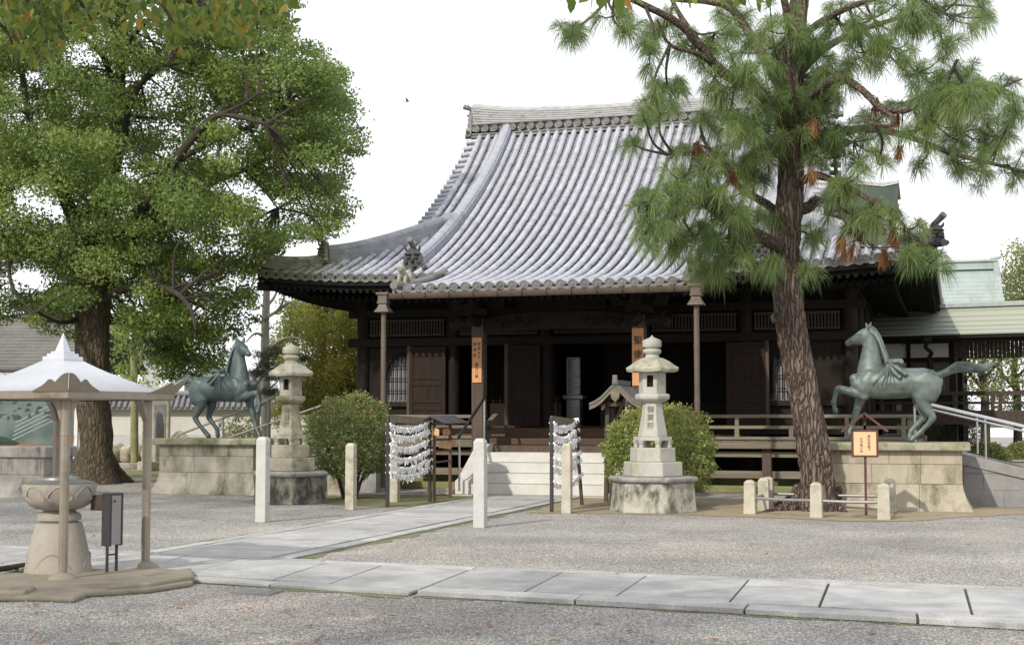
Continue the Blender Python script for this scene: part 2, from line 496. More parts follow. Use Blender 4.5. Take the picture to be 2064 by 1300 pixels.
M['tile_ridge'] = noise_mat('weathered_ridge_tile', (0.3175, 0.3165, 0.3252), (0.4234, 0.4193, 0.4224), 4, 0.6, 0.2, 60, stain=(0.189, 0.182, 0.1774), stain_scale=3, spec=0.4, stretch=(1, 1, 3))
M['tile_dark'] = noise_mat('dark_ridge_tile', (0.13, 0.13, 0.13), (0.22, 0.215, 0.21), 4, 0.55, 0.25, 40, stain=(0.06, 0.065, 0.04), stain_scale=2, spec=0.4)
M['tile_moss'] = noise_mat('mossy_ridge_tile', (0.13, 0.13, 0.10), (0.22, 0.21, 0.17), 4, 0.7, 0.3, 40, stain=(0.07, 0.085, 0.025), stain_scale=1.5, stain_lo=0.42)
M['oni'] = noise_mat('black_ornament_tile', (0.025, 0.026, 0.028), (0.07, 0.07, 0.07), 6, 0.45, 0.3, 30, spec=0.5)
M['shaded_copper'] = noise_mat('shaded_green_copper', (0.035, 0.052, 0.042), (0.07, 0.095, 0.075), 3, 0.6, 0.2, 30)  # dark tone carries the shade on the rear hall's roof end
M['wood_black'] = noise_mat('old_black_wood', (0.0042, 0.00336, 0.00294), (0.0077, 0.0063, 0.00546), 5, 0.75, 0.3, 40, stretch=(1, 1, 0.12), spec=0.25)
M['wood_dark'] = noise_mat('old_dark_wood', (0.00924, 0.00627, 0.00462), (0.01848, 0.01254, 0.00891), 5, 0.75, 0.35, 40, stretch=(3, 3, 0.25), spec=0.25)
M['wood_door'] = noise_mat('brown_door_wood', (0.01623, 0.009961, 0.007008), (0.03172, 0.01918, 0.01328), 5, 0.75, 0.35, 40, stretch=(3, 3, 0.25), spec=0.25)
M['wood_red'] = noise_mat('reddish_brown_wood', (0.068, 0.04, 0.0256), (0.112, 0.068, 0.044), 5, 0.7, 0.3, 40, stretch=(0.3, 3, 3), spec=0.3)
M['wood_grey'] = noise_mat('weathered_grey_wood', (0.1445, 0.1232, 0.08925), (0.255, 0.2253, 0.17), 4, 0.85, 0.4, 60, stain=(0.085, 0.085, 0.051), stain_scale=2, stretch=(0.25, 3, 3), spec=0.2)
M['wood_pillar'] = noise_mat('weathered_pillar_wood', (0.06375, 0.04675, 0.03655), (0.119, 0.0918, 0.0731), 6, 0.8, 0.4, 60, stretch=(4, 4, 0.25), spec=0.2)
M['wood_corr'] = noise_mat('corridor_wood', (0.044, 0.0336, 0.0272), (0.084, 0.0656, 0.0544), 5, 0.8, 0.3, 40, stretch=(2, 2, 2), spec=0.2)
M['sign_wood'] = noise_mat('orange_sign_board', (0.52, 0.25, 0.115), (0.62, 0.32, 0.16), 4, 0.55, 0.15, 40, stretch=(5, 5, 0.5), spec=0.3)
M['sign_paper'] = noise_mat('tan_sign_face', (0.66, 0.43, 0.25), (0.70, 0.47, 0.28), 3, 0.6, 0.05, 40, spec=0.3)
M['maroon'] = noise_mat('maroon_paint', (0.075, 0.026, 0.022), (0.105, 0.036, 0.030), 6, 0.5, 0.1, 40, spec=0.4)
M['rust_post'] = noise_mat('rusty_brown_post', (0.10, 0.055, 0.045), (0.15, 0.085, 0.07), 6, 0.65, 0.2, 40, spec=0.3)
M['ink'] = noise_mat('black_ink', (0.015, 0.012, 0.010), (0.03, 0.024, 0.02), 6, 0.6, 0, 40)
M['carving_shade'] = noise_mat('engraving_shadow', (0.20, 0.185, 0.15), (0.27, 0.25, 0.20), 6, 0.9, 0, 40)  # grey letters stand in for the shade inside the carved strokes
M['gutter'] = noise_mat('brown_painted_gutter', (0.08925, 0.07055, 0.05355), (0.1403, 0.1122, 0.085), 4, 0.55, 0.1, 40, spec=0.4)
M['copper'] = noise_mat('verdigris_copper', (0.264, 0.3234, 0.3201), (0.3432, 0.3993, 0.3927), 1.6, 0.6, 0.15, 20, stain=(0.264, 0.2442, 0.1914), stain_scale=1.1, stain_lo=0.52, stretch=(1.4, 0.6, 0.5), spec=0.4)
M['copper_new'] = noise_mat('streaked_green_copper', (0.187, 0.2876, 0.2826), (0.2693, 0.3675, 0.3391), 0.9, 0.5, 0.1, 20, stain=(0.3142, 0.3276, 0.2584), stain_scale=0.35, stain_lo=0.36, stain_hi=0.52, spec=0.5)
M['bronze'] = noise_mat('patinated_bronze', (0.0975, 0.1365, 0.1287), (0.1755, 0.2145, 0.2028), 3.2, 0.5, 0.2, 26, stain=(0.0741, 0.0819, 0.0702), stain_scale=4.5, stain_lo=0.46, stain_hi=0.7, spec=0.5, metal=0.25)
M['bronze_dark'] = noise_mat('darker_patinated_bronze', (0.05, 0.075, 0.077), (0.10, 0.135, 0.135), 3.2, 0.5, 0.2, 26, stain=(0.055, 0.062, 0.058), stain_scale=2.2, stain_lo=0.5, spec=0.5, metal=0.25)
M['steel'] = noise_mat('stainless_steel', (0.50, 0.50, 0.50), (0.60, 0.60, 0.60), 3, 0.25, 0, 40, metal=1.0)
M['roof_steel'] = noise_mat('brushed_steel_roof', (0.60, 0.61, 0.64), (0.70, 0.71, 0.74), 2, 0.35, 0.03, 30, metal=0.75, stretch=(1, 1, 1))
M['bronze_steel'] = noise_mat('bronze_toned_steel', (0.2574, 0.2184, 0.1716), (0.3276, 0.2847, 0.2301), 3, 0.45, 0.05, 30, metal=0.55, stain=(0.1716, 0.1404, 0.1014), stain_scale=2.5, stain_lo=0.55)
M['dark_metal'] = noise_mat('dark_painted_metal', (0.02, 0.02, 0.022), (0.04, 0.04, 0.042), 5, 0.4, 0.05, 30, spec=0.5)
M['grey_metal'] = noise_mat('grey_sheet_metal', (0.231, 0.2275, 0.224), (0.294, 0.287, 0.28), 3, 0.4, 0.05, 30, metal=0.4)
M['dark_sheet'] = noise_mat('dark_corrugated_sheet', (0.05, 0.05, 0.052), (0.09, 0.088, 0.088), 4, 0.5, 0.1, 30, spec=0.4)
M['lid'] = noise_mat('tarnished_lid', (0.19, 0.20, 0.20), (0.30, 0.31, 0.31), 4, 0.45, 0.1, 30, metal=0.5)
M['pink_stone'] = noise_mat('buff_urn_stone', (0.2815, 0.2524, 0.2142), (0.356, 0.3251, 0.2811), 5, 0.8, 0.35, 100, stain=(0.2318, 0.2011, 0.1606), stain_scale=2.5, speck=(140, 0.16))
M['concrete'] = noise_mat('brown_concrete', (0.1944, 0.1692, 0.126), (0.2664, 0.2376, 0.1872), 2.2, 0.9, 0.4, 50, stain=(0.1224, 0.108, 0.072), stain_scale=2)
M['plaster'] = noise_mat('aged_plaster', (0.50, 0.485, 0.455), (0.60, 0.585, 0.555), 1.2, 0.9, 0.1, 30, stain=(0.40, 0.38, 0.35), stain_scale=0.6)
M['plaster_grey'] = noise_mat('grey_plaster', (0.40, 0.40, 0.40), (0.48, 0.48, 0.475), 1.2, 0.9, 0.1, 30)
M['white_wall'] = noise_mat('white_wall', (0.72, 0.71, 0.68), (0.80, 0.79, 0.77), 1.0, 0.8, 0.05, 30)
M['paper'] = noise_mat('white_paper', (0.78, 0.78, 0.80), (0.86, 0.86, 0.88), 6, 0.8, 0, 30)
M['ema'] = noise_mat('pale_plaque_wood', (0.55, 0.33, 0.16), (0.66, 0.42, 0.22), 5, 0.6, 0.05, 30)
M['red'] = noise_mat('red_cord', (0.35, 0.03, 0.02), (0.42, 0.05, 0.03), 5, 0.6, 0, 30)
M['slat_white'] = noise_mat('pale_backing', (0.20, 0.205, 0.21), (0.28, 0.285, 0.29), 3, 0.6, 0.05, 30)
M['glass'] = noise_mat('grey_glass', (0.07, 0.085, 0.08), (0.12, 0.135, 0.13), 2, 0.12, 0, 30, spec=0.6)
M['slate'] = noise_mat('grey_slate_roof', (0.115, 0.112, 0.103), (0.17, 0.165, 0.15), 1.2, 0.75, 0.2, 40, stain=(0.09, 0.082, 0.07), stain_scale=0.7)
M['bark_pine'] = bark_mat('pine_bark', (0.125, 0.090, 0.072), (0.29, 0.225, 0.19), (0.055, 0.040, 0.032), scale=15, stretch=(1, 1, 0.17))
M['bark_limb'] = bark_mat('pine_limb_bark', (0.078, 0.0589, 0.04725), (0.1872, 0.1472, 0.1208), (0.0312, 0.0228, 0.0189), scale=14, stretch=(1, 1, 1), bump=0.7, dist=0.03)
M['bark_camphor'] = bark_mat('camphor_bark', (0.075, 0.0615, 0.04125), (0.1575, 0.1275, 0.09), (0.045, 0.0375, 0.024), scale=13, stretch=(1, 1, 0.2), bump=0.7, dist=0.04)
M['bark_limb_dark'] = noise_mat('dark_limb_bark', (0.0245, 0.0203, 0.0147), (0.0595, 0.049, 0.035), 6, 0.9, 0.5, 25)
M['bark_dark'] = noise_mat('dark_twig_bark', (0.035, 0.029, 0.022), (0.07, 0.058, 0.045), 8, 0.9, 0.3, 30)
M['bark_pale'] = noise_mat('pale_smooth_bark', (0.40, 0.365, 0.31), (0.54, 0.50, 0.44), 6, 0.85, 0.3, 30)
M['bark_green'] = noise_mat('mossy_trunk_bark', (0.15, 0.16, 0.07), (0.26, 0.25, 0.13), 4, 0.9, 0.3, 30)
M['leaf_camphor'] = leaf_mat('camphor_leaf', [(0.0, (0.1192, 0.1788, 0.05914)), (0.45, (0.2196, 0.3021, 0.08279)), (0.78, (0.3263, 0.3946, 0.1005)), (0.95, (0.527, 0.4931, 0.1065)), (1.0, (0.5773, 0.3329, 0.09462))], trans=0.5)
M['leaf_near'] = leaf_mat('yellowing_leaf', [(0.0, (0.05, 0.10, 0.022)), (0.45, (0.13, 0.19, 0.035)), (0.78, (0.25, 0.27, 0.05)), (0.95, (0.36, 0.22, 0.045)), (1.0, (0.50, 0.08, 0.035))], trans=0.5)
M['leaf_bush'] = leaf_mat('bush_leaf', [(0.0, (0.12, 0.18, 0.045)), (0.5, (0.27, 0.33, 0.085)), (0.9, (0.44, 0.44, 0.15)), (1.0, (0.50, 0.24, 0.10))], trans=0.4, spec=0.5)
M['leaf_bush_dark'] = leaf_mat('dark_bush_leaf', [(0.0, (0.10, 0.14, 0.05)), (0.5, (0.21, 0.26, 0.085)), (0.92, (0.38, 0.38, 0.15)), (1.0, (0.42, 0.22, 0.11))], trans=0.4, spec=0.5)
M['leaf_conifer'] = leaf_mat('yellow_green_conifer', [(0.0, (0.1863, 0.2479, 0.06555)), (0.5, (0.4099, 0.4395, 0.1092)), (1.0, (0.6458, 0.4959, 0.142))], trans=0.5)
M['leaf_far'] = leaf_mat('far_tree_leaf', [(0.0, (0.128, 0.16, 0.064)), (0.6, (0.248, 0.28, 0.096)), (1.0, (0.384, 0.368, 0.128))], trans=0.5)
M['leaf_dark'] = leaf_mat('dark_green_leaf', [(0.0, (0.03, 0.055, 0.022)), (0.6, (0.065, 0.10, 0.036)), (1.0, (0.12, 0.15, 0.05))], trans=0.35)
M['needle'] = leaf_mat('long_pine_needle', [(0.0, (0.1092, 0.1716, 0.0585)), (0.5, (0.1872, 0.2691, 0.0897)), (0.93, (0.2964, 0.3588, 0.1326)), (1.0, (0.39, 0.3432, 0.1482))], trans=0.45, spec=0.5)
M['needle_dead'] = leaf_mat('dead_brown_needle', [(0.0, (0.187, 0.07125, 0.028)), (1.0, (0.34, 0.1805, 0.075))], trans=0.3)
M['needle_short'] = leaf_mat('dwarf_pine_needle', [(0.0, (0.05, 0.075, 0.045)), (0.6, (0.10, 0.125, 0.07)), (1.0, (0.22, 0.19, 0.13))], trans=0.3)
M['litter'] = leaf_mat('fallen_leaf', [(0.0, (0.20, 0.055, 0.03)), (0.5, (0.33, 0.10, 0.045)), (0.8, (0.42, 0.22, 0.08)), (1.0, (0.46, 0.34, 0.12))], trans=0.1)
M['feather'] = noise_mat('brown_feathers', (0.08, 0.07, 0.055), (0.15, 0.13, 0.11), 9, 0.8, 0, 30)

def add_moss(mat, x0, x1, col):         # moss creeping over the tiles at the shaded left corner of the roof
    t = mat.node_tree
    p = t.nodes['Principled BSDF']
    src = p.inputs['Base Color'].links[0].from_socket
    tc = t.nodes.new('ShaderNodeTexCoord'); sx = t.nodes.new('ShaderNodeSeparateXYZ'); t.links.new(tc.outputs['Object'], sx.inputs[0])
    mr = t.nodes.new('ShaderNodeMapRange'); mr.inputs[1].default_value = x0; mr.inputs[2].default_value = x1; mr.inputs[3].default_value = 0; mr.inputs[4].default_value = 1
    t.links.new(sx.outputs[0], mr.inputs[0])
    n = t.nodes.new('ShaderNodeTexNoise'); n.inputs['Scale'].default_value = 2.5; n.inputs['Detail'].default_value = 6; t.links.new(tc.outputs['Object'], n.inputs['Vector'])
    a = t.nodes.new('ShaderNodeMath'); a.operation = 'ADD'; t.links.new(mr.outputs[0], a.inputs[0]); t.links.new(n.outputs[0], a.inputs[1])
    r = t.nodes.new('ShaderNodeMapRange'); r.inputs[1].default_value = 0.75; r.inputs[2].default_value = 1.25; r.inputs[4].default_value = 0.85; t.links.new(a.outputs[0], r.inputs[0])
    mx = t.nodes.new('ShaderNodeMixRGB'); mx.inputs[2].default_value = (*col, 1)
    t.links.new(r.outputs[0], mx.inputs[0]); t.links.new(src, mx.inputs[1]); t.links.new(mx.outputs[0], p.inputs['Base Color'])
for k_ in ('tile', 'tile_pan', 'tile_dark'):
    add_moss(M[k_], -4.6, -7.6, (0.12, 0.125, 0.06))

t_ = M['slab'].node_tree
p_ = t_.nodes['Principled BSDF']
s_ = p_.inputs['Base Color'].links[0].from_socket
at_ = t_.nodes.new('ShaderNodeAttribute'); at_.attribute_name = 'rnd'
mr_ = t_.nodes.new('ShaderNodeMapRange'); mr_.inputs[3].default_value = 0.84; mr_.inputs[4].default_value = 1.12
vm_ = t_.nodes.new('ShaderNodeVectorMath'); vm_.operation = 'SCALE'
t_.links.new(at_.outputs['Fac'], mr_.inputs[0]); t_.links.new(s_, vm_.inputs[0]); t_.links.new(mr_.outputs[0], vm_.inputs['Scale']); t_.links.new(vm_.outputs[0], p_.inputs['Base Color'])

def tone_by_piece(mat, lo, hi):          # every tile fired a slightly different grey
    t = mat.node_tree
    p = t.nodes['Principled BSDF']
    s = p.inputs['Base Color'].links[0].from_socket
    a = t.nodes.new('ShaderNodeAttribute'); a.attribute_name = 'rnd'
    r = t.nodes.new('ShaderNodeMapRange'); r.inputs[3].default_value = lo; r.inputs[4].default_value = hi
    v = t.nodes.new('ShaderNodeVectorMath'); v.operation = 'SCALE'
    t.links.new(a.outputs['Fac'], r.inputs[0]); t.links.new(s, v.inputs[0]); t.links.new(r.outputs[0], v.inputs['Scale']); t.links.new(v.outputs[0], p.inputs['Base Color'])
tone_by_piece(M['tile'], 0.86, 1.10)
tone_by_piece(M['tile_pan'], 0.72, 1.2)
def tone_faces(o, per, lo=0.0):
    n = len(o.data.polygons)
    a = o.data.attributes.new('rnd', 'FLOAT', 'FACE')
    v = np.clip(np.random.default_rng(3).beta(2.2, 1.8, n // per + 1), 0, 1)
    a.data.foreach_set('value', np.repeat(v, per)[:n].astype(np.float32))
# ---------------------------------------------------------------- ground, paths
g = MB()
g.add([(-400, -60, 0), (400, -60, 0), (400, 700, 0), (-400, 700, 0)], [(0, 1, 2, 3)])
tag(g.build('ground', M['gravel'], origin=(0, 0, 0)), kind='structure')

def blob(pts, z, n=5, amp=0.12):
    P = smooth_path(list(pts) + [pts[0]], n)[:-1]
    o = []
    for p in P:
        o.append((p[0] + random.uniform(-amp, amp), p[1] + random.uniform(-amp, amp), z))
    m = MB()
    c = (sum(p[0] for p in o) / len(o), sum(p[1] for p in o) / len(o), z)
    m.add([c] + o, [(0, i + 1, (i + 1) % len(o) + 1) for i in range(len(o))])
    return m
tag(blob([(-6.9, 23.6), (-5.6, 23.7), (-3.6, 23.7), (-2.0, 23.25), (-0.7, 23.4), (0.5, 25.2), (1.5, 25.8), (0.8, 27.2), (-3, 28.5), (-7, 28.2)], 0.006).build('soil', M['soil']), kind='structure')
tag(blob([(-9.4, 24.6), (-9.3, 28), (-14, 28.0), (-13.8, 26.9), (-12.4, 25.9), (-10.6, 24.6)], 0.006).build('moss', M['moss']), kind='structure')
tag(blob([(-60, 40), (-30, 36), (-18.5, 32), (-16.5, 33), (-15.5, 50), (-40, 60)], 0.006, amp=0.4).build('moss', M['moss']), kind='structure')
tag(blob([(1.5, 36), (8, 35.5), (30, 42), (40, 60), (10, 66), (1, 50)], 0.006, amp=0.4).build('lawn', M['lawn']), kind='structure')

def slab_path(far, near, z, fr, cuts, name, seed):
    # far / near: two-point edge lines; fr: cross fractions; cuts: list of lists of fractions along
    rd = random.Random(seed)
    fa, fb = [Vector((*p, 0)) for p in far]
    na, nb = [Vector((*p, 0)) for p in near]
    def P(s, t):
        return (na.lerp(nb, s)).lerp(fa.lerp(fb, s), t)
    m, b = MB(), MB()
    L = (fb - fa).length
    W = (fa - na).length
    for j in range(len(fr) - 1):
        cs = cuts[j]
        for i in range(len(cs) - 1):
            gp = 0.006 + rd.random() * 0.006
            gt = 0.018 + rd.random() * 0.014
            s0, s1 = cs[i] + gp / L, cs[i + 1] - gp / L
            t0, t1 = fr[j] + (gt / W if j else 0), fr[j + 1] - (gt / W if j < len(fr) - 2 else 0)
            zz = z + rd.uniform(-0.003, 0.003)
            q = [P(s0, t0), P(s1, t0), P(s1, t1), P(s0, t1)]
            q = [Vector((p.x + rd.uniform(-.006, .006), p.y + rd.uniform(-.006, .006), 0)) for p in q]
            m.hexa([Vector((p.x, p.y, 0.006)) for p in q] + [Vector((p.x, p.y, zz + rd.uniform(-.002, .002))) for p in q])
    b.hexa([Vector((p.x, p.y, 0.008)) for p in (P(0.001, .01), P(.999, .01), P(.999, .99), P(.001, .99))] + [Vector((p.x, p.y, z - 0.02)) for p in (P(0.001, .01), P(.999, .01), P(.999, .99), P(.001, .99))])
    o = m.build(name, M['slab'], origin=(0, 0, 0), bevel=0.004)
    a = o.data.attributes.new('rnd', 'FLOAT', 'FACE')
    nb = len(o.data.polygons) // 6
    a.data.foreach_set('value', np.repeat([rd.random() for _ in range(nb)], 6).astype(np.float32))
    tag(o, kind='structure')
    tag(b.build('path_bed', M['bed'], origin=(0, 0, 0)), kind='structure')

def cuts(n, seed, jit=0.25):
    rd = random.Random(seed)
    c = [0.0]
    for i in range(1, n):
        c.append((i + rd.uniform(-jit, jit)) / n)
    return c + [1.0]
# approach path to the steps, kerb strips on both sides
slab_path(((-7.2, 28.36), (-7.2, 15.0)), ((-9.2, 28.36), (-9.2, 15.0)), 0.028, [0, 0.12, 0.88, 1.0], [cuts(10, 1), cuts(21, 2), cuts(10, 3)], 'stone_path', 4)
# crossing path in the foreground: left and right stretches
slab_path(((-16.0, 15.85), (-4.86, 14.60)), ((-15.0, 14.0), (-4.72, 12.26)), 0.034, [0, 0.13, 0.9, 1.0], [cuts(6, 5), cuts(12, 6), cuts(6, 7)], 'stone_path', 8)
slab_path(((-4.80, 14.45), (4.6, 13.95)), ((-4.66, 12.30), (4.6, 11.15)), 0.05, [0, 0.16, 0.93, 1.0], [cuts(6, 9), cuts(10, 10), cuts(6, 11)], 'stone_path', 12)
# gravel grit and fallen leaves lying about
n = 4200
P = np.zeros((n, 3))
u = rng.uniform(0, 1, n)
P[:, 1] = 6.5 + 23 * u ** 1.3
P[:, 0] = -P[:, 1] * rng.uniform(-0.12, 0.78, n)
P[:, 2] = 0.016
keep = ~((P[:, 1] > 11.2) & (P[:, 1] < 15.4)) & ~((P[:, 0] > -9.3) & (P[:, 0] < -7.1) & (P[:, 1] > 14))
keep &= (rng.uniform(0, 1, n) < np.where(P[:, 1] < 12.5, 0.13, 0.05)) | ((np.abs(P[:, 1] - (12.1 - 0.12 * (P[:, 0] + 4))) < 0.35) & (rng.uniform(0, 1, n) < 0.8))
P = P[keep]
n = len(P)
th = rng.uniform(0, 6.283, n)
a = np.stack([np.cos(th), np.sin(th), rng.uniform(-.3, .3, n)], 1)
b = np.stack([-np.sin(th), np.cos(th), rng.uniform(-.5, .5, n)], 1)
L = rng.uniform(0.02, 0.048, (n, 1))
V = np.stack([P - a * L, P + b * L * 0.6, P + a * L, P - b * L * 0.6], 1)
V[:, :, 2] = np.maximum(V[:, :, 2], 0.012)
tag(quads_mesh('fallen_leaves', V, M['litter']), 'brown and orange fallen leaves scattered over the grey gravel', 'leaf litter', kind='stuff')
# loose pebbles of the gravel in the foreground
n = 60000
P = np.zeros((n, 3))
P[:, 1] = 7.2 + 9.5 * rng.uniform(0, 1, n) ** 1.25
P[:, 0] = 0.12 * P[:, 1] - P[:, 1] * rng.uniform(0, 0.86, n)
P[:, 2] = 0.004
keep = (P[:, 1] < 12.35 - 0.12 * (P[:, 0] + 4.7)) | (P[:, 1] > 15.0 - 0.06 * (P[:, 0] + 4.7))
keep &= ~((P[:, 0] < -6.6) & (P[:, 1] > 11.2))
P = P[keep]
n = len(P)
s = rng.uniform(0.004, 0.010, (n, 1, 1))
T = np.array([[1, 0, 0], [-.5, .87, 0], [-.5, -.87, 0], [0.1, 0, .75]])
A = rng.uniform(0, 6.283, n)
Rm = np.zeros((n, 3, 3)); Rm[:, 0, 0] = np.cos(A); Rm[:, 0, 1] = -np.sin(A); Rm[:, 1, 0] = np.sin(A); Rm[:, 1, 1] = np.cos(A); Rm[:, 2, 2] = 1
W = np.einsum('nij,kj->nki', Rm, T) * s + P[:, None, :]
tri = np.concatenate([W[:, [0, 1, 3, 3]], W[:, [1, 2, 3, 3]], W[:, [2, 0, 3, 3]]], 0)
tri[:, 3] = tri[:, 2] * 0.999 + tri[:, 0] * 0.001
M['pebble'] = leaf_mat('pebble', [(0.0, (0.13, 0.13, 0.13)), (0.5, (0.26, 0.255, 0.25)), (0.8, (0.35, 0.32, 0.28)), (1.0, (0.55, 0.53, 0.50))], trans=0.0, rough=0.85)
tag(quads_mesh('gravel', tri, M['pebble'], rnd=np.tile(rng.uniform(0, 1, n), 3)), 'loose grey and buff gravel stones on the forecourt', 'gravel', kind='stuff')

def fringe(x0, y0, x1, y1, w_, seed):
    rd = random.Random(seed)
    a, b = Vector((x0, y0, 0)), Vector((x1, y1, 0))
    t = (b - a).normalized(); nrm = Vector((-t.y, t.x, 0))
    n = int((b - a).length / .12)
    up = [a.lerp(b, i / n) + nrm * (w_ * (.25 + .75 * abs(math.sin(i * .37 + seed) * math.sin(i * .11 + 2 * seed))) + rd.uniform(0, .04)) for i in range(n + 1)]
    lo = [a.lerp(b, i / n) for i in range(n + 1)]
    m = MB()
    m.add([(p.x, p.y, .005) for p in lo + up], [(i, i + 1, n + 2 + i, n + 1 + i) for i in range(n)])
    tag(m.build('moss', M['moss'], origin=(0, 0, 0)), kind='structure')
fringe(-7.19, 15.2, -7.19, 27.5, -.22, 1)
fringe(-9.21, 16.2, -9.21, 27.5, .20, 2)
fringe(-10.5, 13.25, -4.75, 12.26, -.20, 3)
fringe(-4.66, 12.28, 4.5, 11.14, -.10, 4)
# ---------------------------------------------------------------- the temple hall
XC, YE, YC, HX, HY = -8.12, 31.1, 39.5, 7.78, 8.4
SD = [-2.9, -1.6, 0, 1.4, 2.8, 4.4, 6.1, 7.3, 8.2, 8.6]
SZ = [4.28, 4.47, 4.80, 5.32, 5.98, 6.84, 7.95, 8.9, 9.78, 10.15]
_c = np.polyfit(SD, SZ, 5)
def S(d): return float(np.polyval(_c, d))
def lift(a, d):                          # a: distance from the middle, measured from where the upturn begins
    e = max(0.0, a - 3.5) / 4.5
    return 0.24 * e ** 2.2 * max(0.0, 1 - d / 3.2)
def ZF(x, d): return S(d) + lift(abs(x - XC), d)
def ZS(y, d): return S(d) + lift(abs(y - YC) - 0.4, d)
GX = 5.1                                 # half length of the upper roof at the verge

hall = empty('temple_hall', (XC, 33.5, 0), 'dark wooden temple hall with a sweeping grey tiled hip and gable roof', 'temple hall')
roof_tiles = MB(); roof_pan = MB(); discs = MB(); discs_f = discs

def tile_row(pos, lat, d0, d1, pitch, roll=True, pan=True, disc=True, mir=1):
    lat = Vector(lat)
    if roll:
        r = 0.078
        n = max(1, int(round((d1 - d0) / 0.30)))
        loops = []
        sh_ = [random.gauss(0, 0.0045) for _ in range(n)]
        for i in range(n):
            for tt, rr in ((0.0, r * 1.07), (0.97, r * 0.95)):
                d = d0 + (d1 - d0) * (i + tt) / n
                c = pos(d) + lat * sh_[i]
                nx = pos(d + 0.05) + lat * sh_[i]
                t = (nx - c).normalized()
                up = t.cross(lat)
                if up.z < 0: up = -up
                loops.append([c + up * 0.02 + lat * (rr * math.cos(a)) + up * (rr * math.sin(a)) for a in [math.pi * k / 6 for k in range(7)]])
        roof_tiles.loft(loops, cap=False, closed=False)
        if disc:
            c = pos(d0)
            t = (pos(d0 + 0.05) - c).normalized()
            up = t.cross(lat)
            if up.z < 0: up = -up
            c = c + up * 0.03
            def ring(rad, off): return [c - t * off + lat * (rad * math.cos(2 * math.pi * k / 14)) + up * (rad * math.sin(2 * math.pi * k / 14)) for k in range(14)]
            discs.loft([ring(0.09, -0.06), ring(0.095, 0.03), ring(0.072, 0.032), ring(0.070, 0.018), ring(0.042, 0.018), ring(0.040, 0.030), ring(0.018, 0.032)])
    if pan:
        n = max(1, int(round((d1 - d0) / 0.115)))
        hw = pitch / 2
        prof = [(-hw, 0.03), (-hw * 0.5, -0.012), (0, -0.022), (hw * 0.5, -0.012), (hw, 0.03)]
        base = len(roof_pan.v)
        k = len(prof)
        for i in range(n):
            for tt, off in ((0.0, 0.036), (1.0, 0.0)):
                c = pos(d0 + (d1 - d0) * (i + tt) / n)
                for (a, z) in prof:
                    roof_pan.v.append(tuple(c + lat * a + Vector((0, 0, z + off - 0.035))))
        for j in range(2 * n - 1):
            for q in range(k - 1):
                roof_pan.f.append((base + j * k + q, base + j * k + q + 1, base + (j + 1) * k + q + 1, base + (j + 1) * k + q))
        # pendant crescent at the eave
        if disc:
            c = pos(d0)
            t = (pos(d0 + .05) - c).normalized()
            lo = [c - t * 0.02 + lat * a + Vector((0, 0, z)) for a, z in prof]
            hi = [c - t * 0.02 + lat * a + Vector((0, 0, z - 0.075 + 0.02 * abs(a) / hw)) for a, z in prof]
            discs.loft([lo, hi, [p + t * 0.03 for p in hi]], cap=False, closed=False)

NR = 61
PT = 2 * HX / NR
for i in range(NR):                      # front slope, tile columns running from eave to ridge or hip
    x = XC - HX + (i + 0.5) * PT
    a = abs(x - XC)
    d0 = -2.9 if a < 3.06 else 0.0
    for xo, ro in ((x, True), (x + PT / 2, False)):
        aa = abs(xo - XC)
        d1 = 8.15 if aa < GX else HX - aa
        if d1 < 0.12: continue
        dd0 = -2.9 if aa < 3.06 else 0.0
        tile_row(lambda d, xo=xo: Vector((xo, YE + d, ZF(xo, d))), (1, 0, 0), dd0, d1, PT, roll=ro, pan=not ro)
NS = 64
PS = 2 * HY / NS
side_discs = []
for sgn in (-1, 1):                      # side slopes below the gables
    discs = MB(); side_discs.append(discs)
    for i in range(NS):
        y = YC - HY + (i + 0.5) * PS
        for yo, ro in ((y, True), (y + PS / 2, False)):
            b = HY - abs(yo - YC)
            d1 = min(b, HX - GX + 0.3)
            if d1 < 0.12: continue
            tile_row(lambda d, yo=yo: Vector((XC + sgn * (HX - d), yo, ZS(yo, d))), (0, 1, 0), 0.0, d1, PS, roll=ro, pan=not ro)
# back slope and base sheet (plain courses)
bk = MB()
for i in range(24):
    x0, x1 = XC - HX + i * 2 * HX / 24, XC - HX + (i + 1) * 2 * HX / 24
    def top(x): return 8.3 if abs(x - XC) <= GX + 0.01 else HX - abs(x - XC)
    st = 12
    for k in range(st):
        q = []
        for (x, kk) in ((x0, k), (x1, k), (x1, k + 1), (x0, k + 1)):
            d = top(x) * kk / st
            q.append((x, 2 * YC - YE - d, ZF(x, d)))
        bk.add(q, [(0, 1, 2, 3)])
roof = roof_tiles.build('roof', M['tile'], hall, smooth=50, fix=False)
tone_faces(roof, 12)
tone_faces(roof_pan.build('pan_tiles', M['tile_pan'], roof, fix=False), 8)
for d_ in [discs_f] + side_discs:
    d_.build('eave_end_tiles', M['tile_dark'], roof, smooth=40)
bk.build('rear_roof_slope', M['tile_pan'], roof)

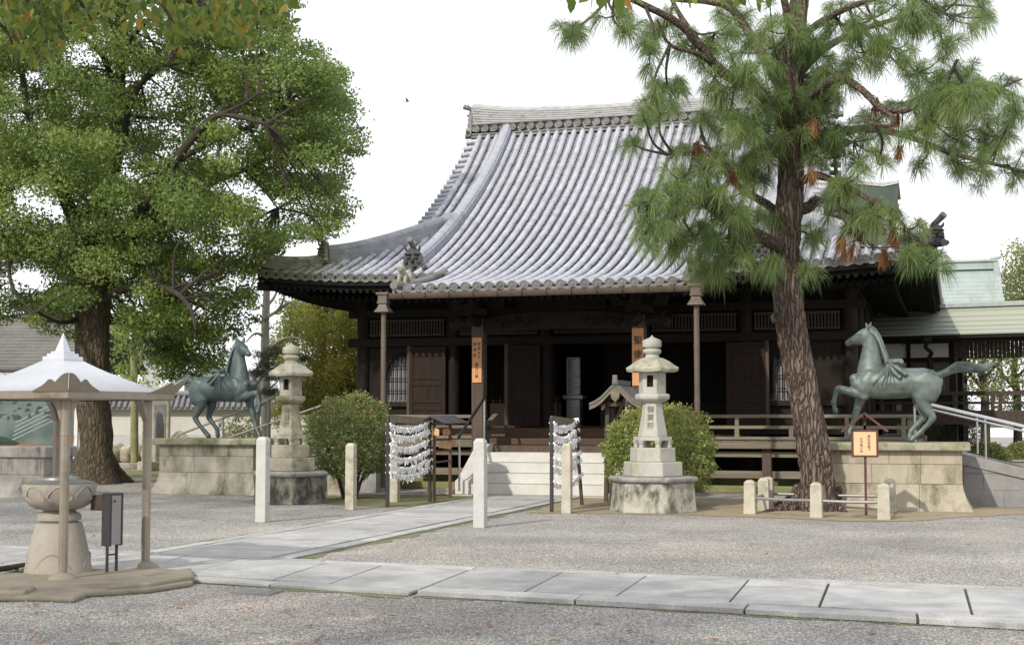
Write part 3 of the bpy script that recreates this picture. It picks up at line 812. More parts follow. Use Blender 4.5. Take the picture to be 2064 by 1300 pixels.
def ridge(path, h, wd, name, mat, par, layers=7, endlift=0.0, z_off=-0.08, cap_r=None):
    # stacked flat ridge tiles with a round capping, swept along the path
    mb = MB()
    loops = []
    pts = [Vector(p) for p in path]
    n = len(pts)
    for i, p in enumerate(pts):
        t = pts[min(i + 1, n - 1)] - pts[max(i - 1, 0)]
        t.z = 0
        t.normalize()
        s = Vector((t.y, -t.x, 0))
        hh = h[i] if hasattr(h, '__len__') else h
        prof = []
        for l in range(layers):
            z0 = hh * l / layers
            z1 = hh * (l + 0.72) / layers
            w1 = wd * (1.0 - 0.12 * l / layers)
            prof += [(w1 / 2, z0), (w1 / 2, z1), (w1 / 2 - 0.022, z1 + 0.002), (w1 / 2 - 0.022, hh * (l + 1) / layers - 0.001)]
        cr = cap_r or wd * 0.36
        prof += [(cr, hh)] + [(cr * math.cos(a), hh + cr * 0.8 * math.sin(a)) for a in (0.5, 1.05, 1.57)]
        full = prof + [(-x, z) for x, z in reversed(prof[:-1])]
        loops.append([p + s * x + Vector((0, 0, z + z_off)) for x, z in full])
    mb.loft(loops)
    return mb.build(name, mat, par, fix=True)

# main ridge
RX = 5.15
pth, hs = [], []
for k in range(33):
    u = -1 + 2 * k / 32
    pth.append((XC + u * RX, YC, 9.86 + 0.10 * abs(u) ** 3))
    hs.append(0.60 + 0.16 * abs(u) ** 4)
mr = ridge(pth, hs, 0.46, 'main_ridge', M['tile_ridge'], roof, layers=10, cap_r=0.13)
md = MB()
for k in range(37):                      # row of round end tiles under the ridge, both faces
    x = XC - 4.95 + 9.9 * k / 36
    for s in (-1, 1):
        zc = 9.86 + 0.06
        def ring(rad, off): return [(x + rad * math.cos(2 * math.pi * q / 12), YC + s * (0.27 + off), zc + rad * math.sin(2 * math.pi * q / 12)) for q in range(12)]
        md.loft([ring(0.10, -0.15), ring(0.10, 0.10), ring(0.078, 0.10), ring(0.075, 0.085), ring(0.045, 0.085), ring(0.04, 0.10), ring(0.012, 0.1)])
for s in (-1, 1):
    md.bb(XC - 5.1, XC + 5.1, YC + s * 0.20, YC + s * 0.36, 9.66, 9.715)
    md.bb(XC - 5.1, XC + 5.1, YC + s * 0.22, YC + s * 0.33, 9.745, 9.79)
    md.bb(XC - 5.1, XC + 5.1, YC + s * 0.22, YC + s * 0.34, 10.035, 10.065)
md.build('ridge_end_discs', M['tile_dark'], mr, smooth=40)

def oni(c, dirv, h, wd, par, tail=True, mat='oni', rot_tail=0.55):
    # demon-face ridge end tile facing dirv, with flared feet, horns and a tube tile rising out of the top
    d = Vector(dirv).normalized()
    s = Vector((d.y, -d.x, 0))
    c = Vector(c)
    up = Vector((0, 0, 1))
    out = [(-0.62, 0), (-0.50, 0.10), (-0.42, 0.28), (-0.45, 0.55), (-0.36, 0.80), (-0.22, 0.93), (-0.12, 1.0), (0.12, 1.0), (0.22, 0.93), (0.36, 0.80), (0.45, 0.55), (0.42, 0.28), (0.50, 0.10), (0.62, 0)]
    m = MB()
    f = [c + s * (x * wd) + up * (z * h) for x, z in out]
    m.loft([[p - d * 0.05 for p in f], [p + d * 0.05 for p in f]])
    # brow, eyes, nose, mouth and fangs in relief
    def lump(x, z, rx, rz, dep):
        cc = c + s * (x * wd) + up * (z * h) + d * 0.05
        L = []
        for q in range(4):
            a = q / 3 * math.pi / 2
            L.append([cc + s * (rx * wd * math.cos(a) * math.cos(b)) + up * (rz * h * math.cos(a) * math.sin(b)) + d * (dep * math.sin(a)) for b in [2 * math.pi * k / 10 for k in range(10)]])
        m.loft(L)
    for sx in (-1, 1):
        lump(sx * 0.18, 0.60, 0.11, 0.09, 0.07)
        lump(sx * 0.20, 0.74, 0.18, 0.05, 0.09)
        lump(sx * 0.30, 0.40, 0.10, 0.12, 0.06)
        m.tube([c + s * (sx * 0.25 * wd) + up * (0.85 * h), c + s * (sx * 0.36 * wd) + up * (1.0 * h) + d * 0.05, c + s * (sx * 0.36 * wd) + up * (1.15 * h) + d * 0.08], [0.035, 0.028, 0.006], 6)
        m.tube([c + s * (sx * 0.5 * wd) + up * (0.08 * h) + d * 0.05, c + s * (sx * 0.66 * wd) + up * (0.16 * h) + d * 0.05, c + s * (sx * 0.62 * wd) + up * (0.26 * h) + d * 0.05], [0.05, 0.045, 0.02], 6)
    lump(0, 0.46, 0.10, 0.12, 0.11)
    lump(0, 0.22, 0.24, 0.08, 0.07)
    m.tube([c + up * 0.08 * h, c + up * 0.08 * h + d * 0.22], [0.085, 0.085], 12)
    o = m.build('ridge_end_tile', M[mat], par, smooth=45)
    if tail:
        t = MB()
        a = c + up * (0.93 * h) - d * 0.12
        e = d * math.cos(rot_tail) + up * math.sin(rot_tail)
        t.tube([a, a + e * 0.22, a + e * 0.42], [0.062, 0.065, 0.075], 12)
        t.tube([a + e * 0.42, a + e * 0.425], [0.05, 0.05], 12)
        t.build('tube_tile', M['tile_dark'], o, smooth=40)
    return o

for s in (-1, 1):
    oni((XC + s * (RX + 0.02), YC, 9.72), (s, 0, 0), 0.86, 0.62, mr, tail=True, mat='tile_dark', rot_tail=0.35)
# descending ridges inside each verge
for s in (-1, 1):
    x = XC + s * 4.05
    p = [(x, YE + d, ZF(x, d) + 0.02) for d in np.linspace(8.1, 0.75, 26)]
    dr = ridge(p, 0.36, 0.34, 'descending_ridge', M['tile'], roof, layers=6, cap_r=0.13)
    oni((x, YE + 0.66, ZF(x, 0.7) - 0.02), (0, -1, 0), 0.56, 0.52, dr)
# hip ridges, two tiers
for s in (-1, 1):
    def hp(t, dz=0.0):
        x = XC + s * (HX - t)
        return Vector((x, YE + t, ZF(x, t) + dz))
    p = [hp(t, 0.02 + 0.10 * max(0, (2.0 - t)) ** 2) for t in np.linspace(3.7, 1.25, 12)]
    h1 = ridge(p, 0.40, 0.34, 'hip_ridge', M['tile'], roof, layers=7, cap_r=0.13)
    oni(hp(1.18, 0.06), (s, -1, 0), 0.50 if s < 0 else 0.62, 0.50 if s < 0 else 0.62, h1, tail=s < 0, mat='tile_moss')
    p = [hp(t, 0.02 + 0.16 * max(0, (1.2 - t)) ** 2) for t in np.linspace(1.3, 0.02, 10)]
    h2 = ridge(p, 0.26, 0.30, 'hip_ridge', M['tile_moss'] if s < 0 else M['tile_dark'], roof, layers=5, cap_r=0.12)
    oni(hp(-0.03, 0.14), (s, -1, 0), 0.42, 0.42, h2, tail=s > 0, mat='tile_moss' if s < 0 else 'oni')
    # short hip at the back, one tier
    q = []
    for t in np.linspace(3.0, 0.05, 10):
        x = XC + s * (HX - t)
        q.append(Vector((x, 2 * YC - YE - t, ZF(x, t) + 0.02)))
    ridge(q, 0.40, 0.34, 'hip_ridge', M['tile_dark'], roof, layers=6, cap_r=0.13)
# porch corners: small guardian ornaments and the side edges of the porch roof
for s in (-1, 1):
    x = XC + s * 3.1
    m = MB()
    m.prism([(x, YE + d, ZF(x, d) + 0.07) for d in np.linspace(-2.9, 0.1, 8)] + [(x, YE + d, ZF(x, d) - 0.16) for d in np.linspace(0.1, -2.9, 8)], (-0.05, 0, 0), (0.05, 0, 0))
    m.tube([(x, YE + d, ZF(x, d) + 0.09) for d in np.linspace(-2.95, 0.2, 10)], 0.085, 10)
    m.build('porch_verge', M['tile_dark'], roof, smooth=40)
    z = ZF(x, -2.3) + 0.1
    y = YE - 2.35
    g_ = MB()
    g_.tube(smooth_path([(x, y + .28, z), (x, y + .22, z + .10), (x, y + .05, z + .15), (x, y - .08, z + .22), (x, y - .16, z + .34)], 3), [0.03] + [0.085] * 5 + [0.095] * 3 + [0.08] * 3 + [0.07], 8)
    g_.tube([(x, y - .12, z + .30), (x, y - .22, z + .33), (x, y - .29, z + .30)], [0.08, 0.085, 0.05], 8)
    for q in (-0.07, 0.07):
        g_.tube([(x + q, y - .10, z + .2), (x + q, y - .14, z)], [0.04, 0.035], 6)
        g_.tube([(x + q, y + .2, z + .1), (x + q * 1.3, y + .16, z)], [0.05, 0.035], 6)
    g_.tube([(x, y + .27, z + .08), (x, y + .36, z + .22), (x, y + .30, z + .36)], [0.03, 0.045, 0.015], 6)
    g_.build('guardian_ornament', M['lantern_cap'] if s < 0 else M['oni'], roof, smooth=50)

# gables, verge boards
for s in (-1, 1):
    m = MB()
    xg = XC + s * 4.55
    ds = np.linspace(2.0, 8.3, 14)
    poly = [(xg, YE + d, S(d) - 0.12) for d in ds] + [(xg, 2 * YC - YE - d, S(d) - 0.12) for d in ds[::-1]]
    m.prism(poly, (-0.06, 0, 0), (0.06, 0, 0))
    m.build('gable', M['wood_black'], hall)
    xg = XC + s * (GX - 0.02)
    for side in (0, 1):
        m = MB()
        yy = (lambda d: YE + d) if side == 0 else (lambda d: 2 * YC - YE - d)
        ds = np.linspace(2.75, 8.3, 14)
        poly = [(xg, yy(d), S(d) - 0.07) for d in ds] + [(xg, yy(d), S(d) - 0.42) for d in ds[::-1]]
        m.prism(poly, (-0.05, 0, 0), (0.03, 0, 0))
        m.build('verge_board', M['wood_dark'], hall)
    for side in (0, 1):                  # cross-laid verge tiles: short rolls lying outward along the verge
        m = MB()
        yy = (lambda d: YE + d) if side == 0 else (lambda d: 2 * YC - YE - d)
        for d in np.arange(2.9, 8.1, 0.24):
            y = yy(d)
            m.tube([(XC + s * (GX - 0.28), y, S(d) + 0.05), (XC + s * (GX + 0.10), y, S(d) + 0.005)], [0.075, 0.085], 8)
        m.build('verge_tiles', M['tile'], roof, smooth=50)

# eaves: fascia, soffit and rafters
ef = MB(); ra = MB()
def eave_pts_front(seg=36):
    return [(XC - HX + 2 * HX * k / seg) for k in range(seg + 1)]
xs = eave_pts_front(48)
def soff(pe, pi_):                       # one soffit quad strip
    pass
for yside in (0, 1):
    yy = (lambda d: YE + d) if yside == 0 else (lambda d: 2 * YC - YE - d)
    sg = 1 if yside == 0 else -1
    fr, sf = [], []
    for x in xs:
        z = ZF(x, 0)
        fr.append([(x, yy(0.02), z - 0.05), (x, yy(0.02), z - 0.17), (x, yy(0.14), z - 0.20), (x, yy(0.14), z - 0.27), (x, yy(0.3), z - 0.25)])
        a = abs(x - XC)
        dmax = min(2.6, HX - a + 0.001)
        sf.append([(x, yy(0.3 if dmax > .3 else dmax), z - 0.25)] + [(x, yy(dmax * k / 4), z - 0.25 + 0.035 * dmax * k) for k in (2, 3, 4)])
    ef.loft(fr, cap=False, closed=False)
    ef.loft(sf, cap=False, closed=False)
    for i in range(92):
        x = XC - HX + 0.1 + (2 * HX - 0.2) * i / 91
        z = ZF(x, 0)
        dm = min(2.5, HX - abs(x - XC))
        if dm > 0.15:
            ra.bar((x, yy(0.10), z - 0.29), (x, yy(dm), z - 0.31 + 0.14 * dm), 0.07, 0.09)
        if dm > 0.9:
            ra.bar((x, yy(0.85), z - 0.40), (x, yy(dm), z - 0.42 + 0.15 * dm), 0.075, 0.10)
for s in (-1, 1):
    fr, sf = [], []
    for k in range(49):
        y = YC - HY + 2 * HY * k / 48
        z = ZS(y, 0)
        fr.append([(XC + s * (HX - q), y, z - zz) for q, zz in ((0.02, 0.05), (0.02, 0.17), (0.14, 0.20), (0.14, 0.27), (0.3, 0.25))])
        dmax = min(2.6, HY - abs(y - YC) + 0.001)
        sf.append([(XC + s * (HX - dmax * q / 4), y, z - 0.25 + 0.035 * dmax * q) for q in (0, 2, 3, 4)])
    ef.loft(fr, cap=False, closed=False)
    ef.loft(sf, cap=False, closed=False)
    for i in range(96):
        y = YC - HY + 0.1 + (2 * HY - 0.2) * i / 95
        z = ZS(y, 0)
        dm = min(2.5, HY - abs(y - YC))
        if dm > 0.15:
            ra.bar((XC + s * (HX - 0.10), y, z - 0.29), (XC + s * (HX - dm), y, z - 0.31 + 0.14 * dm), 0.07, 0.09)
        if dm > 0.9:
            ra.bar((XC + s * (HX - 0.85), y, z - 0.40), (XC + s * (HX - dm), y, z - 0.42 + 0.15 * dm), 0.075, 0.10)
    ra.bar((XC + s * (HX - 0.02), YE + 0.02, ZF(XC + s * HX, 0) - 0.30), (XC + s * (HX - 2.6), YE + 2.6, ZF(XC, 0) - 0.10), 0.16, 0.2)
# porch soffit and rafters
xs2 = [XC - 3.1 + 6.2 * k / 4 for k in range(5)]
ef.loft([[(x, YE + d, S(d) - 0.16) for d in (-2.88, -2.0, -1.0, 0.3)] for x in xs2], cap=False, closed=False)
ef.bb(XC - 3.1, XC + 3.1, YE - 2.9, YE - 2.84, S(-2.9) - 0.17, S(-2.9) - 0.03)
for i in range(36):
    x = XC - 3.0 + 6.0 * i / 35
    ra.bar((x, YE - 2.8, S(-2.8) - 0.24), (x, YE + 0.5, S(0.3) - 0.26), 0.06, 0.09)
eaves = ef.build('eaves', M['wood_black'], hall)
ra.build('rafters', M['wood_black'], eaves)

# gutter with brackets and two downpipes
gu = MB()
gx0, gx1, gz, gy = XC - 3.22, XC + 3.22, S(-2.9) - 0.15, YE - 3.0
pr_ = [(-0.075, 0.06), (-0.06, -0.02), (0, -0.06), (0.06, -0.02), (0.075, 0.06), (0.06, 0.055), (0.05, -0.01), (0, -0.045), (-0.05, -0.01), (-0.06, 0.055)]
gu.prism([(0, gy + a, gz + b) for a, b in pr_], (gx0, 0, 0), (gx1, 0, 0))
gut = gu.build('gutter', M['gutter'], hall, smooth=60)
for k in range(12):
    x = gx0 + 0.35 + (gx1 - gx0 - 0.7) * k / 11
    b = MB()
    b.tube([(x, gy + .09, gz + .12), (x, gy - .085, gz + 0.07), (x, gy - .085, gz - 0.02), (x, gy, gz - 0.075), (x, gy + 0.08, gz - 0.03), (x, gy + .09, gz + .12)], 0.009, 5)
    b.build('gutter_bracket', M['dark_metal'], gut)
for s in (-1, 1):
    x = XC + s * 3.3
    h = MB()
    h.box((x, gy, gz + 0.06), (0.27, 0.26, 0.05))
    h.box((x, gy, gz - 0.04), (0.20, 0.20, 0.17))
    h.box((x, gy, gz - 0.13), (0.23, 0.23, 0.04))
    h.loft([[(x + a * wq, gy + b * wq, gz + zq) for a, b in ((-1, -1), (1, -1), (1, 1), (-1, 1))] for wq, zq in ((0.085, -0.15), (0.10, -0.22), (0.155, -0.31), (0.16, -0.33), (0.06, -0.33))])
    hp_ = h.build('rain_hopper', M['gutter'], gut, bevel=0.006)
    dp = MB()
    dp.tube([(x, gy, gz - 0.3), (x, gy, 0.15)], 0.055, 14)
    for zz in (3.0, 1.9, 0.9):
        dp.tube([(x, gy, zz - .02), (x, gy, zz + .02)], 0.062, 14)
    dp.build('downpipe', M['gutter'], gut, smooth=40)

# body: walls, pillars, beams
FX = [-14.15, -11.77, -9.39, -7.0, -4.6, -2.25]
Y0, Y1, ZF0 = 33.5, 45.5, 1.22           # facade, rear, floor level
wl = MB()
wl.bb(-14.15, -14.03, Y0, Y1, 0.5, 4.9)
wl.bb(-2.37, -2.25, Y0, Y1, 0.5, 4.9)
wl.bb(-14.15, -2.25, Y1 - .1, Y1, 0.5, 4.9)
wl.bb(-14.03, -2.37, Y0 + 0.12, Y1 - .1, 4.0, 4.1)     # ceiling
wl.bb(-14.03, -2.37, 38.2, 38.3, 1.2, 4.0)             # inner screen wall
wl.bb(-14.03, -2.37, Y0 + .04, Y0 + .14, 3.55, 4.9)    # upper wall above the doors
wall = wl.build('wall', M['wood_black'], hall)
fl = MB()
fl.bb(-14.0, -2.4, Y0 + 0.2, 38.2, ZF0 - 0.1, ZF0 + 0.06)
fl.build('inner_floor', M['wood_dark'], hall)
for i, x in enumerate(FX):
    p = MB()
    p.tube([(x, Y0, 0.35), (x, Y0, 4.6)], 0.17, 20)
    p.build('pillar', M['wood_dark'], hall, smooth=40)
for y in np.linspace(Y0, Y1, 6)[1:]:
    for x in (FX[0], FX[-1]):
        p = MB()
        p.tube([(x, y, 0.35), (x, y, 4.6)], 0.17, 16)
        p.build('pillar', M['wood_dark'], hall, smooth=40)
bm_ = MB()
for z, h, y in ((3.46, 0.20, Y0 - 0.17), (1.30, 0.16, Y0 - 0.16), (4.18, 0.2, Y0 - 0.16), (4.62, 0.24, Y0 - 0.15)):
    bm_.bb(FX[0] - 0.35, FX[-1] + 0.35, y, y + 0.14, z - h / 2, z + h / 2)
for z, h in ((3.46, 0.20), (1.30, 0.16), (4.62, 0.24)):
    for s, x in ((-1, FX[0]), (1, FX[-1])):
        bm_.bb(x + s * 0.03, x + s * 0.17, Y0, Y1, z - h / 2, z + h / 2)
bm_.build('tie_beams', M['wood_dark'], hall, bevel=0.01)
# bracket sets under the eaves
for i, x in enumerate(FX):
    b = MB()
    b.box((x, Y0 - 0.02, 4.72), (0.42, 0.42, 0.14))
    b.box((x, Y0 - 0.45, 4.72), (0.16, 1.1, 0.16))
    b.box((x, Y0 - 0.03, 4.86), (1.3, 0.16, 0.15))
    for q in (-0.55, 0, 0.55):
        b.box((x + q, Y0 - 0.03, 4.98), (0.24, 0.24, 0.12))
    b.box((x, Y0 - 0.95, 4.82), (0.22, 0.22, 0.12))
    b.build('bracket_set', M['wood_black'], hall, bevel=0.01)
pl_ = MB()
pl_.bb(FX[0] - 1.1, FX[-1] + 1.1, Y0 - 1.05, Y0 - 0.88, 4.88, 5.0)
pl_.build('eave_purlin', M['wood_black'], hall)
# slatted vent band between the beams
for i in range(5):
    xa, xb = FX[i] + 0.2, FX[i + 1] - 0.2
    v_ = MB()
    n = 26
    for k in range(n):
        x = xa + (xb - xa) * (k + 0.5) / n
        v_.bb(x - 0.018, x + 0.018, Y0 - 0.10, Y0 - 0.06, 3.66, 3.98)
    v_.bb(xa, xb, Y0 - 0.11, Y0 - 0.05, 3.62, 3.66)
    v_.bb(xa, xb, Y0 - 0.11, Y0 - 0.05, 3.98, 4.02)
    v_.build('slatted_vent', M['wood_corr'], hall)
# outer bays with bell-shaped windows
def bell(xc, z0, h, hw, n=16):
    pts = [(xc - hw * 1.12, z0), (xc - hw * 0.98, z0 + h * .35), (xc - hw * 0.90, z0 + h * .62), (xc - hw * .72, z0 + h * .80), (xc - hw * .38, z0 + h * .90), (xc, z0 + h)]
    return pts + [(2 * xc - x, z) for x, z in reversed(pts[:-1])]
for (xa, xb, xw) in ((FX[0], FX[1], FX[0] + 1.02), (FX[4], FX[5], FX[5] - 1.30)):
    m = MB()
    z0, z1 = 2.02, 3.36
    m.bb(xa + .1, xb - .1, Y0 - .02, Y0 + .08, 1.38, z0 - 0.08)
    m.bb(xa + .1, xw - 0.62, Y0 - .02, Y0 + .08, z0 - .08, z1)
    m.bb(xw + 0.62, xb - .1, Y0 - .02, Y0 + .08, z0 - .08, z1)
    # spandrels round the bell-shaped opening
    bl = bell(xw, z0, 1.18, 0.46)
    k = len(bl) // 2
    L = bl[:k + 1]
    for half in (L, [(2 * xw - x, z) for x, z in L]):
        ex = xw - 0.62 if half is L else xw + 0.62
        for (x0_, z0_), (x1_, z1_) in zip(half[:-1], half[1:]):
            m.add([(ex, Y0 - .02, z0_), (x0_, Y0 - .02, z0_), (x1_, Y0 - .02, z1_), (ex, Y0 - .02, z1_)], [(0, 1, 2, 3)])
    m.bb(xw - 0.62, xw + 0.62, Y0 - .02, Y0 + .08, z0 + 1.18, z1)
    pn = m.build('panelled_bay', M['wood_dark'], hall)
    sill = MB()
    sill.bb(xa + .12, xb - .12, Y0 - .13, Y0 - .021, z0 - .14, z0 - .02)
    sill.bb(xa + .12, xb - .12, Y0 - .08, Y0 - .021, 1.62, 1.68)
    sill.build('window_rail', M['wood_door'], hall)
    wf = MB()
    for j in range(len(bl) - 1):
        (a0, b0), (a1, b1) = bl[j], bl[j + 1]
        wf.bar((a0, Y0 - .04, b0), (a1, Y0 - .04, b1), 0.07, 0.05, up=(0, 1, 0))
    wn = wf.build('bell_window', M['wood_black'], hall)
    sl_ = MB()
    for q in range(9):
        x = xw - 0.44 + 0.88 * q / 8
        hh = 1.12 - 0.5 * (abs(x - xw) / 0.46) ** 3
        sl_.tube([(x, Y0 + 0.0, z0), (x, Y0 + 0.0, z0 + hh)], 0.016, 6)
    for zz in (0.25, 0.55, 0.85):
        sl_.bb(xw - .44, xw + .44, Y0 - .008, Y0 + .008, z0 + zz - .012, z0 + zz + .012)
    sl_.build('window_bars', M['wood_dark'], wn)
    bkp = MB()
    bkp.bb(xw - .6, xw + .6, Y0 + .10, Y0 + .11, z0 - .05, z0 + 1.2)
    bkp.build('window_backing', M['slat_white'], wn)

def panel_door(hinge, ang, wd, name_mat='wood_door'):
    # framed and panelled leaf, hinged at a vertical line
    hx, hy = hinge
    dx, dy = math.cos(ang), math.sin(ang)
    def P(u, z): return Vector((hx + dx * u, hy + dy * u, z))
    z0, z1 = 1.40, 3.34
    m = MB()
    nrm = Vector((-dy, dx, 0))
    for u in (0.05, wd - 0.05):
        m.bar(P(u, z0), P(u, z1), 0.10, 0.07, up=nrm)
    for z in (z0 + .05, z0 + 0.42, z0 + .60, z0 + 1.02, z0 + 1.18, z1 - 0.20, z1 - .05):
        m.bar(P(0.1, z), P(wd - 0.1, z), 0.085, 0.065, up=nrm)
    for z0_, z1_ in ((z0 + .09, z0 + .38), (z0 + .64, z0 + .98)):
        m.bar(P(wd / 2, z0_), P(wd / 2, z1_), 0.06, 0.06, up=nrm)
    d = m.build('door', M['wood_door'], hall, bevel=0.008)
    pnl = MB()
    pnl.bar(P(0.05, z0 + .02), P(0.05, z1 - .02), 0.01, 0.01, up=nrm)
    a, b = P(0.06, 0), P(wd - .06, 0)
    o = nrm * 0.012
    pnl.hexa([(a.x - o.x, a.y - o.y, z0 + .03), (b.x - o.x, b.y - o.y, z0 + .03), (b.x + o.x, b.y + o.y, z0 + .03), (a.x + o.x, a.y + o.y, z0 + .03),
              (a.x - o.x, a.y - o.y, z1 - .03), (b.x - o.x, b.y - o.y, z1 - .03), (b.x + o.x, b.y + o.y, z1 - .03), (a.x + o.x, a.y + o.y, z1 - .03)])
    pnl.build('door_panel', M['wood_door'], d)
    post = MB()
    post.bar(P(wd + 0.02, z0 - 0.06), P(wd + 0.02, z1 + .02), 0.07, 0.09, up=nrm)
    post.build('door_stile', M['wood_pillar'], d)
panel_door((FX[1] - 0.10, Y0 - 0.26), R(180), 0.95)        # left leaf folded back over the left bay
panel_door((FX[2] - 0.10, Y0 - 0.24), R(207), 0.80)        # leaf of the second bay, half open
panel_door((FX[4] - 0.42, Y0 - 0.26), R(0), 0.92)          # right leaf folded over the right bay
# fine lattice screens standing in the dark openings
for i, (xa, xb) in enumerate(((FX[1], FX[2]), (FX[2] + .95, FX[3]), (FX[3], FX[4]))):
    lt = MB()
    a, b = xa + 0.18, xb - 0.18
    y = Y0 + 1.3
    n = int((b - a) / 0.085)
    for k in range(n + 1):
        x = a + (b - a) * k / n
        lt.bb(x - .011, x + .011, y - .012, y + .012, 1.95, 3.5)
    for k in range(19):
        z = 1.95 + 1.55 * k / 18
        lt.bb(a, b, y - .010, y + .010, z - .011, z + .011)
    lt.bb(a, b, y - .03, y + .03, 1.28, 1.95)
    lt.build('lattice_screen', M['wood_dark'], hall)
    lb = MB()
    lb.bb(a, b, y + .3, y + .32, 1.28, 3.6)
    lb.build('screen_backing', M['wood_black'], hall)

# porch: two pillars, rainbow beam, brackets
PX = (-10.02, -6.42)
PY = 30.25
for x in PX:
    p = MB()
    p.box((x, PY, 2.0), (0.28, 0.28, 3.6))
    pp = p.build('porch_pillar', M['wood_pillar'], hall, bevel=0.025)
    f = MB()
    f.loft([[(x + a * q, PY + b * q, z) for a, b in ((-1, -1), (1, -1), (1, 1), (-1, 1))] for q, z in ((0.26, 0.0), (0.26, 0.12), (0.2, 0.22))])
    f.build('pillar_base', M['granite_tan'], pp, bevel=0.015)
    b = MB()
    b.box((x, PY, 3.92), (0.5, 0.5, 0.16))
    b.box((x, PY, 4.06), (1.2, 0.18, 0.14))
    b.box((x, PY, 4.06), (0.18, 1.2, 0.14))
    for q in (-0.5, 0, 0.5):
        b.box((x + q, PY, 4.17), (0.24, 0.26, 0.1))
    for s in (-1, 1):                    # carved beast heads projecting sideways
        b.tube(smooth_path([(x + s * .12, PY - .02, 3.66), (x + s * .35, PY - .02, 3.70), (x + s * .55, PY - .02, 3.64), (x + s * .62, PY - .02, 3.52)], 3), [0.12] * 4 + [0.14] * 4 + [0.10, 0.05], 8)
        b.tube([(x + s * .45, PY - .02, 3.78), (x + s * .62, PY - .02, 3.90)], [0.05, 0.015], 6)
        b.tube([(x + s * .55, PY - .12, 3.70), (x + s * .66, PY - .12, 3.70)], [0.04, 0.03], 6)
    b.tube(smooth_path([(x, PY - .12, 3.70), (x, PY - .4, 3.74), (x, PY - .62, 3.62)], 3), [0.12] * 3 + [0.13] * 2 + [0.09, 0.04], 8)
    b.build('bracket_set', M['wood_dark'], pp, smooth=40)
kb = MB()
L = []
for k in range(13):
    u = -1 + 2 * k / 12
    x = XC - .02 + u * 1.72
    zc = 3.62 + 0.10 * (1 - u * u)
    hh = 0.19 - 0.03 * abs(u) ** 3
    L.append([(x, PY - 0.13, zc - hh), (x, PY + 0.13, zc - hh), (x, PY + 0.15, zc), (x, PY + 0.13, zc + hh), (x, PY - 0.13, zc + hh), (x, PY - 0.15, zc)])
kb.loft(L)
rb = kb.build('rainbow_beam', M['wood_dark'], hall, smooth=30)
cv = MB()                                # carved scrolls near both ends of the beam
for s in (-1, 1):
    for q, (ox, oz, rr) in enumerate(((1.25, -.02, .13), (0.98, 0.03, .10), (0.76, -.03, .085), (0.56, .04, .07))):
        cx_, cz_ = XC + s * ox, 3.66 + oz
        cv.tube([(cx_ + rr * (1 - t * .8) * math.cos(s * t * 9), PY - .17, cz_ + rr * (1 - t * .8) * math.sin(t * 9)) for t in np.linspace(0, 1, 16)], 0.020, 5)
cv.build('scroll_carving', M['wood_dark'], rb)
tb = MB()
tb.bb(XC - 3.1, XC + 3.1, PY - .1, PY + .1, 4.22, 4.38)
for x in PX:                             # tie beams back to the hall
    tb.bar((x, PY, 3.72), (x, Y0, 4.0), 0.2, 0.28)
tb.bb(XC - 1.0, XC + 1.0, PY - .08, PY + .08, 3.92, 4.2)
tb.build('porch_beams', M['wood_black'], hall)

# veranda with low railing
VY = 31.75
ver = None
for s, (xa, xb), (ya_, yb_) in ((-1, (-15.45, -10.35), (-15.45, -14.2)), (1, (-6.0, -0.95), (-2.2, -0.95))):
    vf = MB()
    n = int((xb - xa) / 0.26)
    for k in range(n):
        x0 = xa + (xb - xa) * k / n
        vf.bb(x0 + .004, x0 + (xb - xa) / n - .004, VY, Y0 - .2, 1.07, 1.12)
    vf.bb(ya_, yb_, Y0 - .2, Y1, 1.07, 1.12)
    ver = vf.build('veranda', M['wood_grey'], hall)
for xa, xb, xo_ in ((-15.5, -10.3, -15.5), (-6.05, -0.9, -0.9)):
    ed = MB()
    ed.bb(xa, xb, VY - 0.06, VY + 0.08, 0.93, 1.065)
    ed.bb(xa, xb, VY + 0.12, VY + 0.2, 0.74, 0.86)
    ed.bb(xa, xb, VY + 0.15, VY + 0.25, 0.28, 0.44)
    ed.bb(xo_ - .07, xo_ + .07, VY + .08, Y1, 0.93, 1.065)
    ed.build('veranda_edge', M['wood_grey'], ver, bevel=0.008)
vp = []
for x in (-15.3, -13.7, -12.1, -10.45, -5.55, -3.95, -2.4, -1.0):
    p = MB()
    p.box((x, VY + 0.18, 0.5), (0.2, 0.2, 0.85))
    p.build('veranda_post', M['wood_pillar'], ver, bevel=0.01)
    f = MB()
    f.box((x, VY + .18, 0.11), (0.46, 0.46, 0.22))
    f.build('post_stone', M['moss_stone'], ver, bevel=0.03)
for xa, xb in ((-15.5, -10.45), (-5.85, -0.95)):
    r = MB()
    r.bar((xa - .12, VY, 1.635), (xb + .12, VY, 1.635), 0.075, 0.075)
    r.bb(xa, xb, VY - .03, VY + .03, 1.36, 1.43)
    r.bb(xa, xb, VY - .045, VY + .045, 1.125, 1.19)
    n = 4
    for k in range(n + 1):
        x = xa + .1 + (xb - xa - .2) * k / n
        r.box((x, VY, 1.28), (0.10, 0.085, 0.18))
        if k in (0, n) or k % 2 == 1:
            r.box((x, VY, 1.52), (0.085, 0.075, 0.18))
    r.build('railing', M['wood_grey'], ver, bevel=0.008)
for x in (-15.45, -0.95):                # side railings
    r = MB()
    for z, q in ((1.635, .075), (1.395, .06), (1.157, .08)):
        r.bb(x - q / 2, x + q / 2, VY + .1, Y1, z - q / 2, z + q / 2)
    for y in np.linspace(VY + .5, Y1 - .2, 9):
        r.box((x, y, 1.4), (0.08, 0.09, 0.42))
    r.build('railing', M['wood_grey'], ver)
